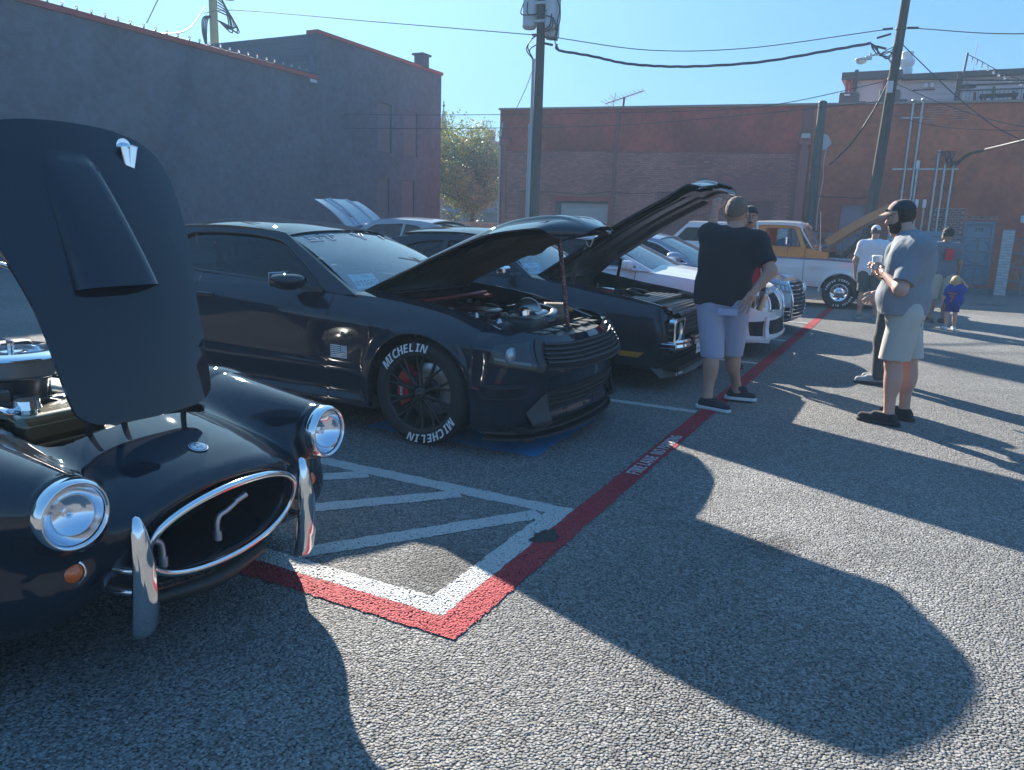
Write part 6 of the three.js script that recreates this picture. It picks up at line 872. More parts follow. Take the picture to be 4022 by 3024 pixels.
{ // ---------------------------------------------------------------- white coupe
  const c = thing('white_coupe', 'white modern coupe with angular front bumper parked beyond the black seventies coupe', 'car', [-0.98, 0, -8.05]), P = paint([0.62, 0.62, 0.66]);
  const s = { yS: tab([[-3.5, 0.98], [-2.6, 1.02], [-0.8, 0.97], [0, 0.90], [0.4, 0.85], [0.7, 0.79]]), zS: tab([[-3.5, 0.74], [-2.4, 0.82], [-0.8, 0.82], [0, 0.82], [0.7, 0.74]]), yM: tab([[-3.5, 0.8], [0, 0.72], [0.7, 0.64]]), zM: tab([[-3.5, 0.82], [-2.7, 0.91], [-1.4, 0.885], [0, 0.905], [0.7, 0.86]]), yL: tab([[-3.5, 0.28], [-2.8, 0.22], [0.7, 0.18]]), zL: tab([[-3.5, 0.76], [-2, 0.86], [0.7, 0.84]]), arches: [[0, 0.335, 0.375], [-2.8, 0.335, 0.375]], pow: 1.8 };
  const f = { xf: 0.38, n: 2.7, nose: tab([[0, 0.86], [0.06, 0.93], [0.3, 0.90], [0.55, 0.90], [0.75, 0.88], [0.9, 0.82], [1, 0.74]]), zside: (v) => sideZ(s, 0.38, lerp(0.18, 0.84, v)), y0: () => 0.18, y1: (t) => lerp(s.yS(0.38), 0.82, smooth(0, 0.7, t)) };
  const win = [roundPoly([[-0.75, 1.0], [-1.45, 1.33], [-2.0, 1.36], [-2.5, 1.28], [-2.75, 1.12], [-2.6, 1.06]], 0.05)];
  const { N } = carBase(c, P, { s, f, tail: -3.5, cowl: -0.62, crown: 0.055, bulge: (x, z) => 0.02 * smooth(0.5, 0.3, Math.abs(z)), wheels: [[0, 0.335, 0.78], [-2.8, 0.335, 0.78]], W: { r: 0.335, w: 0.24, rim: 0.245, depth: 0.1, face: alloy(10, mDarkSteel) },
    cab: { yb: 1.0, zb: 0.82, yt: 1.38, zt: 0.60, outline: [[-0.55, 0.97], [-1.45, 1.375], [-1.9, 1.40], [-2.4, 1.36], [-3.1, 1.08], [-3.3, 1.0], [-2, 0.98]], windows: win, W0: [-0.56, 0.965, 0.77], W1: [-1.44, 1.37, 0.58], bulge: 0.2, xRoofEnd: -2.5, yR: tab([[-2.6, 1.36], [-2.2, 1.40], [-1.8, 1.405], [-1.5, 1.385], [-1.35, 1.36]]), R0: [-2.5, 1.37, 0.54], R1: [-3.15, 1.06, 0.6] } });
  part('kidney_grille', nosePatch(N, [[0.66, 0.62], [0.93, 0.60], [0.92, 0.92], [0.68, 0.90]], 10, 10, 0.006, 0.006), mUnder, c); part2('kidney_frame', both(tube([[0.65, 0.61], [0.94, 0.59], [0.93, 0.93], [0.67, 0.91]].flatMap((q, i, a) => [0, 0.33, 0.66].map((t) => N(lerp(q[0], a[(i + 1) % 4][0], t), lerp(q[1], a[(i + 1) % 4][1], t)))).map((p) => [p[0] + 0.012, p[1], p[2]]), 0.012, 60, 6, true)), mChrome, c);
  for (const q of [0, 1]) { const h = group('headlight', c); part('housing', nosePatch(N, [[0.2, 0.74], [0.56, 0.68], [0.56, 0.86], [0.24, 0.92]], 10, 6, 0.003)[q], mat(0.06, 0.3), h); part('lens', nosePatch(N, [[0.19, 0.73], [0.57, 0.67], [0.57, 0.87], [0.23, 0.93]], 10, 6, 0.02, 0.018)[q], mLens, h); }
  part('air_intake', nosePatch(N, [[0.62, 0.16], [1, 0.14], [1, 0.42], [0.66, 0.42]], 12, 8, 0.004), mUnder, c); part2('brake_duct', nosePatch(N, [[0.30, 0.15], [0.52, 0.13], [0.56, 0.42], [0.28, 0.40]], 8, 8, 0.004), mUnder, c); part2('bumper_fin', nosePatch(N, [[0.23, 0.06], [0.6, 0.05], [0.6, 0.10], [0.23, 0.11]], 12, 2, 0.05, 0.05), P, c); part2('bumper_blade', nosePatch(N, [[0.535, 0.05], [0.61, 0.05], [0.63, 0.5], [0.57, 0.5]], 4, 10, 0.03, 0.03), P, c);
  for (const q of [1, -1]) part('side_mirror', [rbox(0.14, 0.12, 0.2, -0.85, 1.04, 0.98 * q, 0.05), beam([-0.8, 0.99, 0.84 * q], [-0.82, 1.0, 0.94 * q], 0.04, 0.03)], P, c);
}
{ // ---------------------------------------------------------------- silver blue fastback sedan
  const c = thing('silver_blue_sedan', 'silver blue modern sedan with tall slatted chrome grille beside the orange truck', 'car', [-1.08, 0, -10.4]), P = mat([0.17, 0.215, 0.30], 0.35, 0.35, { clearcoat: 1, clearcoatRoughness: 0.012 });
  const s = { yS: tab([[-3.9, 0.95], [-2.6, 1.0], [-0.8, 0.97], [0, 0.90], [0.4, 0.85], [0.75, 0.79]]), zS: tab([[-3.9, 0.76], [-2.4, 0.84], [-0.8, 0.86], [0, 0.85], [0.75, 0.78]]), yM: tab([[-3.9, 0.8], [0, 0.72], [0.75, 0.66]]), zM: tab([[-3.9, 0.84], [-2.8, 0.95], [-1.4, 0.93], [0, 0.945], [0.75, 0.9]]), yL: tab([[-3.9, 0.3], [0.75, 0.2]]), zL: tab([[-3.9, 0.78], [-2, 0.9], [0.75, 0.86]]), arches: [[0, 0.345, 0.38], [-2.9, 0.345, 0.38]], pow: 1.8 };
  const f = { xf: 0.38, n: 2.9, nose: tab([[0, 0.90], [0.06, 0.97], [0.4, 0.985], [0.7, 0.96], [0.9, 0.90], [1, 0.83]]), zside: (v) => sideZ(s, 0.38, lerp(0.2, 0.84, v)), y0: () => 0.2, y1: (t) => lerp(s.yS(0.38), 0.80, smooth(0, 0.7, t)) };
  const win = [roundPoly([[-0.62, 0.995], [-1.15, 1.27], [-1.5, 1.34], [-1.72, 1.35], [-1.72, 1.02]], [0.02, 0.1, 0.1, 0.02, 0.02]), roundPoly([[-1.77, 1.02], [-1.77, 1.35], [-2.3, 1.33], [-2.75, 1.2], [-2.9, 1.06]], [0.02, 0.02, 0.1, 0.1, 0.04])];
  const { N } = carBase(c, P, { s, f, tail: -3.9, cowl: -0.5, crown: 0.06, wheels: [[0, 0.345, 0.8], [-2.9, 0.345, 0.8]], W: { r: 0.345, w: 0.25, rim: 0.25, depth: 0.1, face: alloy(5, mAlu) },
    cab: { yb: 0.99, zb: 0.85, yt: 1.38, zt: 0.62, outline: [[-0.45, 0.965], [-1.15, 1.33], [-1.5, 1.39], [-2.1, 1.40], [-2.7, 1.3], [-3.5, 1.02], [-3.6, 0.98], [-2, 0.97]], windows: win, trim: mChrome, trimR: 0.009, W0: [-0.46, 0.96, 0.80], W1: [-1.2, 1.35, 0.60], bulge: 0.22, xRoofEnd: -2.6, yR: tab([[-2.8, 1.33], [-2.3, 1.40], [-1.9, 1.41], [-1.4, 1.385], [-1.1, 1.34]]), R0: [-2.6, 1.35, 0.56], R1: [-3.5, 1.0, 0.64] } });
  part('grille', nosePatch(N, [[0.63, 0.10], [1, 0.08], [1, 0.95], [0.66, 0.95]], 12, 14, 0.006), mUnder, c);
  for (let i = 0; i < 9; i++) part('grille_slat', nosePatch(N, [[0.64, 0.13 + i * 0.092], [1, 0.12 + i * 0.092], [1, 0.145 + i * 0.092], [0.64, 0.155 + i * 0.092]], 12, 1, 0.02, 0.018), mChrome, c);
  part('grille_frame', both(tube([[0.62, 0.08], [0.62, 0.6], [0.65, 0.96], [0.85, 0.965], [0.999, 0.965]].map(([t, v]) => { const p = N(t, v); return [p[0] + 0.012, p[1], p[2]]; }), 0.013, 40, 6)), mChrome, c);
  part('badge_rings', [-0.12, -0.04, 0.04, 0.12].map((z) => new THREE.TorusGeometry(0.055, 0.008, 8, 28).rotateY(PI / 2).translate(0.985, 0.70, z)), mChrome, c);
  for (const q of [0, 1]) { const h = group('headlight', c); part('housing', nosePatch(N, [[0.12, 0.74], [0.60, 0.72], [0.60, 0.90], [0.14, 0.93]], 14, 6, 0.003)[q], mat(0.10, 0.25), h); for (let i = 0; i < 4; i++) part('light_bar', nosePatch(N, [[0.22 + i * 0.09, 0.78], [0.27 + i * 0.09, 0.78], [0.27 + i * 0.09, 0.87], [0.22 + i * 0.09, 0.87]], 2, 2, 0.012, 0.01)[q], mAlu, h); part('lens', nosePatch(N, [[0.11, 0.73], [0.61, 0.71], [0.61, 0.91], [0.13, 0.94]], 14, 6, 0.024, 0.022)[q], mLens, h); }
  part2('air_intake', nosePatch(N, [[0.2, 0.12], [0.58, 0.10], [0.57, 0.38], [0.22, 0.36]], 12, 8, 0.004), mUnder, c); for (let i = 0; i < 2; i++) part2('intake_trim', nosePatch(N, [[0.22, 0.2 + i * 0.08], [0.57, 0.19 + i * 0.08], [0.57, 0.205 + i * 0.08], [0.22, 0.215 + i * 0.08]], 10, 1, 0.014, 0.012), mChrome, c);
  for (const q of [1, -1]) { const mg = meshSDF((x, y, z) => smax(ell(x, y, z, [0, 0, 0], [0.14, 0.075, 0.12]), -0.09 - x, 0.02), [-0.16, -0.1, -0.15], [0.16, 0.1, 0.15], 0.016); const m = group('side_mirror', c, [-0.80, 1.09, 1.02 * q]); part('shell', mg, P, m); part('stalk', [beam([0.02, -0.05, -0.04 * q], [0.05, -0.10, -0.17 * q], 0.06, 0.03)], P, m); }
}
{ // ---------------------------------------------------------------- two-tone pickup
  const c = thing('orange_white_pickup', 'orange and white vintage pickup with camper shell and open hood at the row end', 'truck', [0.06, 0, -15.93]), PO = paint([0.62, 0.21, 0.03]), PW = paint([0.60, 0.61, 0.63]);
  const R = 0.335, arch = [[0, 0.33, 0.385, 0.02], [-2.75, 0.33, 0.385, 0.02]];
  const yB = tab([[-4, 0.985], [-0.5, 0.975], [0.9, 0.92]]);
  const s = { yS: yB, zS: tab([[-4, 0.90], [0.5, 0.90], [0.95, 0.88]]), yM: tab([[-4, 0.8], [1, 0.8]]), zM: tab([[-4, 0.905], [0.5, 0.905], [0.95, 0.885]]), yL: tab([[-4, 0.42], [0.95, 0.42]]), zL: tab([[-4, 0.87], [0.95, 0.85]]), arches: arch };
  part2('white_front_fender', sidePanel(s, -0.735, 0.95, null, 40, 12), PW, c); part2('white_door_lower', sidePanel(s, -1.72, -0.745, null, 20, 12), PW, c); part2('bed_side', sidePanel(s, -4.0, -1.78, null, 40, 12), PW, c);
  part2('belt_trim', sideStrip(s, [[-4, 0.965], [-0.5, 0.955], [0.93, 0.9]], 0.035, 0.012).length ? both(grid((u, v) => { const x = lerp(-4, 0.93, u); return [x, yB(x) - 0.005 + 0.03 * v, 0.918]; }, 20, 2, true)) : null, mat([0.16, 0.17, 0.3], 0.25, 0.6), c);
  part2('rocker_trim', both(merge(...[0.44, 0.475, 0.51].map((y) => grid((u, v) => { const x = lerp(-1.72, -0.47, u); return [x, y + 0.02 * v, sideZ(s, x, y) + 0.006]; }, 8, 1, true)))), mAlu, c);
  part2('arch_lip', both(tube(Array.from({ length: 24 }, (_, i) => { const a = PI * i / 23; return [0.4 * Math.cos(a), 0.33 + 0.4 * Math.sin(a), sideZ(s, 0.4 * Math.cos(a), 0.33 + 0.4 * Math.sin(a)) + 0.005]; }), 0.022, 60, 8)), PW, c);
  const yo = (x) => yB(x) + 0.03;
  part2('orange_cowl_side', both(grid((u, v) => { const x = lerp(-0.735, -0.28, u), y1 = lerp(1.20, 1.13, u); return [x, lerp(yo(x), y1, v), lerp(0.905, 0.86, v)]; }, 8, 6, true)), PO, c);
  part2('fender_rail', both(grid((u, v) => { const x = lerp(-0.28, 0.92, u); return [x, yo(x) + 0.03 * v, 0.905 - 0.2 * v]; }, 12, 3, true)), PW, c);
  part2('orange_door', both(grid((u, v) => { const x = lerp(-1.72, -0.745, u); return [x, lerp(yo(x), 1.205, v), lerp(0.908, 0.865, v)]; }, 8, 6, true)), PO, c);
  const win = [roundPoly([[-1.60, 1.22], [-1.58, 1.60], [-1.00, 1.605], [-0.83, 1.22]], 0.05)];
  part2('cabin_pillar', both(cabinSide([[-1.74, 1.205], [-1.74, 1.64], [-1.66, 1.68], [-0.95, 1.67], [-0.745, 1.205]], win, 1.205, 0.865, 1.68, 0.76, 0.05)), PO, c);
  part2('side_window', both(onCabin(roundPoly([[-1.35, 1.22], [-1.34, 1.60], [-1.00, 1.605], [-0.83, 1.22]], 0.03), 1.205, 0.865, 1.68, 0.76, -0.03)), mGlass, c);
  part2('vent_window_bar', both(bar([-1.05, 1.21, 0.85], [-1.08, 1.6, 0.77], 0.012)), mBlackTrim, c);
  part('roof', [plate((u, v) => { const z = lerp(0.82, -0.82, u), q = Math.abs(z) / 0.82, x = lerp(-0.84, -1.86, v); return [x, 1.70 + 0.05 * (1 - q * q) + 0.02 * Math.sin(PI * v) - 0.06 * smooth(0.12, 0, v), z]; }, 16, 14, 0.06)], PW, c);
  part('windshield', [glassPane([-0.62, 1.205, 0.79], [-0.62, 1.205, -0.79], [-0.92, 1.66, -0.71], [-0.92, 1.66, 0.71], 0.08)], mWind, c);
  part('windshield_frame', [tube([[-0.61, 1.2, 0.80], [-0.92, 1.67, 0.72], [-0.84, 1.69, 0], [-0.92, 1.67, -0.72], [-0.61, 1.2, -0.80], [-0.53, 1.2, 0]], 0.018, 60, 6, true)], PW, c);
  part('cab_back', [bx2(-1.78, -1.74, 0.5, 1.68, -0.84, 0.84)], PW, c); part('cowl_top', [grid((u, v) => { const z = lerp(0.86, -0.86, u); return [lerp(-0.74, -0.28, v), lerp(1.205, 1.135, v) + 0.02 * (1 - Math.pow(z / 0.86, 2)), z]; }, 12, 4)], PO, c);
  part('bay_liner', [bx2(-0.3, -0.28, 0.5, 1.12, -0.84, 0.84), bx2(-0.28, 0.9, 0.55, 0.57, -0.8, 0.8), bx2(0.88, 0.92, 0.5, 0.9, -0.85, 0.85)], mUnder, c);
  const hw = []; for (let i = 0; i < 34; i++) hw.push(rbox(rr(0.04, 0.16), rr(0.03, 0.1), rr(0.04, 0.16), rr(-0.25, 0.8), rr(0.85, 1.05), rr(-0.7, 0.7), 0.015)); part('engine_hardware', hw, mat(0.08, 0.4, 0.3), c);
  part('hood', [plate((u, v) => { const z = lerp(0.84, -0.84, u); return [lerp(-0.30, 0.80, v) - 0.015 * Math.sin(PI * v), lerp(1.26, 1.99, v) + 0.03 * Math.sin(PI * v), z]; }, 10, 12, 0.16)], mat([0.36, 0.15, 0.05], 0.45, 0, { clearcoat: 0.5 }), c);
  part('hood_hinge', [beam([-0.1, 1.0, 0.7], [0.3, 1.45, 0.7], 0.03, 0.06), beam([-0.1, 1.0, -0.7], [0.3, 1.45, -0.7], 0.03, 0.06)], mBlackTrim, c);
  part('front_grille', [rbox(0.08, 0.36, 1.5, 0.96, 0.72, 0, 0.03)], mAlu, c); for (const q of [1, -1]) { part('headlight', [cyl(0.09, 0.09, 0.06, 0, 0, 0, 24).rotateZ(PI / 2).translate(1.0, 0.74, 0.6 * q)], mLens, c); } part('front_bumper', [rbox(0.1, 0.16, 1.8, 1.08, 0.45, 0, 0.03)], mChrome, c);
  // camper shell on the bed
  part2('camper_shell_side', both(cabinSide([[-3.85, 1.02], [-3.62, 1.3], [-3.25, 1.66], [-1.82, 1.68], [-1.82, 1.02]], [roundPoly([[-3.55, 1.26], [-3.3, 1.55], [-2.2, 1.57], [-2.2, 1.26]], 0.04)], 1.0, 0.89, 1.68, 0.76, 0.04)), PW, c);
  part2('shell_window', both(onCabin(roundPoly([[-3.55, 1.26], [-3.3, 1.55], [-2.2, 1.57], [-2.2, 1.26]], 0.04), 1.0, 0.89, 1.68, 0.76, -0.03)), mTintDark, c); part('shell_roof', [grid((u, v) => { const z = lerp(0.77, -0.77, u); return [lerp(-1.82, -3.27, v), 1.67 + 0.04 * (1 - Math.pow(z / 0.77, 2)), z]; }, 12, 6), grid((u, v) => { const z = lerp(0.77, -0.77, u); return [lerp(-3.25, -3.88, v), lerp(1.67, 1.0, v), z * lerp(1, 1.15, v)]; }, 12, 6)], PW, c);
  part2('shell_stripe', both(grid((u, v) => [lerp(-3.9, -1.82, u), lerp(1.02, 1.12, v), 0.905 - 0.02 * v], 8, 1, true)), PO, c);
  part('bed_back', [bx2(-4.02, -3.98, 0.42, 0.98, -0.9, 0.9), bx2(-4, 0.9, 0.40, 0.43, -0.8, 0.8)], mUnder, c);
  part('seat', [rbox(0.4, 0.5, 1.5, -1.5, 1.0, 0, 0.1), rbox(0.5, 0.15, 1.5, -1.3, 0.8, 0, 0.06)], mat([0.32, 0.14, 0.05], 0.7), c); part('blue_jacket', [sph(0.16, -1.3, 1.24, 0.1, 1.2, 0.9, 1)], mat([0.03, 0.16, 0.42], 0.8), c); part('steering_wheel', [new THREE.TorusGeometry(0.18, 0.014, 8, 30).rotateY(PI / 2).rotateZ(0.5).translate(-0.95, 1.16, -0.38)], mBlackTrim, c); part('dashboard', [rbox(0.25, 0.2, 1.6, -0.72, 1.08, 0, 0.05)], mat([0.1, 0.04, 0.015], 0.6), c); part('cab_floor', [bx2(-1.74, -0.5, 0.5, 0.52, -0.8, 0.8)], mUnder, c);
  for (const q of [1, -1]) { const m = group('side_mirror', c, [-1.12, 1.34, 1.0 * q]); part('head', [rbox(0.05, 0.17, 0.11, 0, 0, 0, 0.025)], mChrome, m); part('bracket', [bar([0.02, -0.04, 0], [0.04, -0.26, -0.1 * q], 0.009), bar([0.02, -0.05, -0.02 * q], [0.08, -0.1, -0.14 * q], 0.008)], mChrome, m); part('door_handle', [rbox(0.12, 0.03, 0.03, -0.42, -0.28, -0.09 * q, 0.01)], mChrome, m); }
  part('whip_antenna', [bar([-0.46, 1.17, 0.8], [-0.53, 1.95, 0.82], 0.006), cyl(0.02, 0.02, 0.03, -0.46, 1.17, 0.8)], mAlu, c);
  part('model_badge', [mapGeo(text('F250', 0.075, 0.006), (x, y, z) => [x - 0.53, y + 0.82, sideZ(s, x - 0.53, 0.82) + z])], mAlu, c);
  const face = (g, o) => { const h = o.w / 2; part('polished_disc', [lathe([[0.06, h + 0.0], [0.065, h - 0.035], [0.11, h - 0.045], [0.15, h - 0.03], [0.175, h - 0.02], [0.185, h]], 40).rotateX(PI / 2)], mChrome, g); for (let i = 0; i < 8; i++) part('vent_hole', [cyl(0.02, 0.02, 0.014, 0, 0, 0, 14).rotateX(PI / 2).translate(0.125 * Math.cos(i * PI / 4), 0.125 * Math.sin(i * PI / 4), h - 0.038)], mUnder, g); part('hub', [lathe([[0, 0.04], [0.05, 0.035], [0.062, 0]], 20).rotateX(PI / 2).translate(0, 0, h - 0.005)], mAlu, g); part('tyre_lettering', [textArc('COOPER COBRA', 0.042, 0.262, rad(108), rad(125), 0, 0.003).translate(0, 0, h + 0.005), textArc('RADIAL G/T', 0.042, 0.262, rad(-62), rad(100), 0, 0.003).translate(0, 0, h + 0.005)], mLetter, g); };
  for (const x of [0, -2.75]) { wheel(c, [x, R - 0.01, 0.78], { r: R, w: 0.26, rim: 0.2, depth: 0.06, face }); wheel(c, [x, R - 0.01, -0.78], { r: R, w: 0.26, rim: 0.2, depth: 0.06, face }, PI); }
}
{ // ---------------------------------------------------------------- silver muscle car of the second row, facing away
  const c = thing('silver_muscle_car', 'silver muscle car with striped hood raised, facing the charcoal building', 'car', [-9.85, 0, -11.35], PI), P = paint([0.30, 0.33, 0.38]);
  const s = { yS: tab([[-4.2, 1.0], [-3, 1.08], [-2, 1.1], [-0.6, 1.1], [0, 1.02], [0.9, 0.9]]), zS: tab([[-4.2, 0.76], [-2.4, 0.8], [0.9, 0.8]]), yM: tab([[-4.2, 0.7], [0.9, 0.65]]), zM: tab([[-4.2, 0.86], [-2.6, 0.95], [-1.3, 0.92], [0.9, 0.92]]), yL: tab([[-4.2, 0.36], [0.9, 0.28]]), zL: tab([[-4.2, 0.8], [0.9, 0.86]]), arches: [[0, 0.36, 0.39], [-2.97, 0.36, 0.39]] };
  const f = { xf: 0.55, n: 6, nose: tab([[0, 0.86], [0.5, 0.95], [1, 0.9]]), zside: (v) => sideZ(s, 0.55, lerp(0.28, 0.92, v)), y0: () => 0.28, y1: () => 0.92 };
  const win = [roundPoly([[-0.95, 1.14], [-1.42, 1.40], [-2.1, 1.44], [-2.1, 1.14]], 0.04), roundPoly([[-2.14, 1.14], [-2.14, 1.43], [-2.5, 1.40], [-2.75, 1.16]], [0.02, 0.02, 0.1, 0.04])];
  carBase(c, P, { s, f, split: [-0.72, -2.1], tail: -4.2, open: 0.74, cowl: -0.72, wheels: [[0, 0.355, 0.78], [-2.97, 0.355, 0.78]], W: { r: 0.355, w: 0.24, rim: 0.2, depth: 0.08, face: chromeWheel },
    cab: { yb: 1.12, zb: 0.8, yt: 1.48, zt: 0.62, outline: [[-0.7, 1.1], [-1.36, 1.46], [-1.7, 1.49], [-2.3, 1.5], [-2.9, 1.42], [-3.75, 1.18], [-3.8, 1.1], [-2, 1.09]], windows: win, trim: mChrome, trimR: 0.006, W0: [-0.70, 1.10, 0.76], W1: [-1.38, 1.465, 0.60], bulge: 0.18, xRoofEnd: -2.75, yR: tab([[-2.9, 1.45], [-2.4, 1.51], [-1.9, 1.525], [-1.5, 1.505], [-1.3, 1.47]]), R0: [-2.72, 1.46, 0.5], R1: [-3.2, 1.15, 0.5] } });
  const hd = (u, v) => { const q = u * 2 - 1, z = -q * 0.72, cr = 0.03 * smooth(0.45, 0.4, Math.abs(q)) + 0.025 * smooth(0.62, 0.56, Math.abs(q)) * smooth(0.3, 0.36, Math.abs(q)); return [lerp(-0.72, 0.12, v) - 0.04 * Math.sin(PI * v) - cr * 0.6, lerp(1.32, 1.86, v) + cr * 0.8 + 0.03 * Math.sin(PI * v), z]; };
  const H = part('hood', plate(hd, 60, 14, 0.02), P, c);
  for (const q of [1, -1]) part('hood_stripe', [grid((u, v) => { const p = hd(0.5 + q * lerp(0.10, 0.15, u), lerp(0.05, 0.97, v)); return [p[0] - 0.003, p[1] + 0.004, p[2]]; }, 4, 10)], mat(0.06, 0.35, 0, { clearcoat: 1 }), H);
  part('hood_scoop', [rbox(0.3, 0.04, 0.16, 0, 0, 0, 0.02).rotateZ(0.57).translate(-0.42, 1.6, 0.30), rbox(0.3, 0.04, 0.16, 0, 0, 0, 0.02).rotateZ(0.57).translate(-0.42, 1.6, -0.30)], mat(0.05, 0.4), H);
}
// ---------------------------------------------------------------- people
const skinTone = (r, g, b) => mat([r, g, b], 0.55);
const cloth = (c, more = {}) => mat(c, 0.9, 0, { sheen: 0.3, sheenRoughness: 0.7, sheenColor: [0.4, 0.4, 0.4], ...more });
function handGeo(wrist, dir, palm, thumb, curl = 0.35, spread = 0.12, k = 1, curls) {
  const Y = V(...dir).normalize(), Z = V(...palm); Z.addScaledVector(Y, -Z.dot(Y)).normalize(); const X = Y.clone().cross(Z).multiplyScalar(thumb);
  const F = []; const base = [[0.030, 0.088], [0.010, 0.094], [-0.010, 0.091], [-0.029, 0.082]], len = [[0.040, 0.026, 0.021], [0.044, 0.029, 0.022], [0.041, 0.027, 0.021], [0.032, 0.021, 0.019]];
  base.forEach(([x, y], i) => { let a = (curls?.[i] ?? curl) * 0.7, p = [x, y, 0]; const sx = (1.5 - i) * spread; len[i].forEach((l, j) => { const q = [p[0] + sx * l * Math.cos(a), p[1] + l * Math.cos(a), p[2] + l * Math.sin(a)]; F.push([p, q, 0.0098 - j * 0.0012, 0.0090 - j * 0.0012]); p = q; a += (curls?.[i] ?? curl) * 1.5; }); });
  F.push([[0.028, 0.028, 0.006], [0.054, 0.056, 0.016], 0.0135, 0.0115], [[0.054, 0.056, 0.016], [0.063 + spread * 0.05, 0.083, 0.024], 0.0115, 0.009], [[0.063 + spread * 0.05, 0.083, 0.024], [0.064 + spread * 0.06, 0.104, 0.030], 0.009, 0.0075]);
  const f = (x, y, z) => {
    let d = Math.min(cap(x, y, z * 1.25, [0.016, 0.03, 0], [0.020, 0.084, 0], 0.024, 0.019), cap(x, y, z * 1.25, [-0.014, 0.03, 0], [-0.021, 0.078, 0], 0.023, 0.018)); d = smin(d, cap(x, y, z, [0, -0.03, 0], [0, 0.03, 0], 0.026, 0.026), 0.025);
    let e = 1; for (const q of F) e = Math.min(e, cap(x, y, z, q[0], q[1], q[2], q[3])); return smin(d, e, 0.012);
  };
  const g = meshSDF(f, [-0.06, -0.04, -0.05], [0.09, 0.21, 0.12], 0.0055, 1);
  const m = new THREE.Matrix4().makeBasis(X, Y, Z); if (thumb < 0 === (m.determinant() > 0)) { /* keep */ } if (m.determinant() < 0) { const ix = g.index; for (let i = 0; i < ix.count; i += 3) { const a = ix.getX(i); ix.setX(i, ix.getX(i + 2)); ix.setX(i + 2, a); } }
  g.scale(k, k, k); g.applyMatrix4(m); g.translate(...wrist); return g;
}
function headField(x, y, z) {
  const s = Math.abs(x);
  let d = ell(x, y, z, [0, 0.022, -0.012], [0.077, 0.098, 0.097]);
  d = smin(d, ell(x, y, z, [0, -0.04, 0.022], [0.060, 0.078, 0.068]), 0.04); d = smin(d, ell(s, y, z, [0.03, -0.072, 0.035], [0.035, 0.032, 0.045]), 0.03);
  d = smin(d, ell(x, y, z, [0, -0.098, 0.058], [0.026, 0.020, 0.026]), 0.025); d = smin(d, cap(x, y, z, [0.022, 0.026, 0.074], [-0.022, 0.026, 0.074], 0.016, 0.016), 0.02);
  d = smax(d, -ell(s, y, z, [0.031, 0.004, 0.098], [0.021, 0.014, 0.022]), 0.014);
  d = smin(d, cap(x, y, z, [0, 0.008, 0.086], [0, -0.032, 0.106], 0.008, 0.0125), 0.014); d = smin(d, ell(s, y, z, [0.012, -0.036, 0.096], [0.010, 0.008, 0.010]), 0.008);
  d = smin(d, ell(x, y, z, [0, -0.066, 0.085], [0.024, 0.009, 0.010]), 0.010);
  d = Math.min(d, smax(ell(s, y, z, [0.079, -0.004, -0.008], [0.013, 0.033, 0.020]), -ell(s, y, z, [0.091, -0.002, -0.002], [0.007, 0.02, 0.011]), 0.006));
  return d;
}
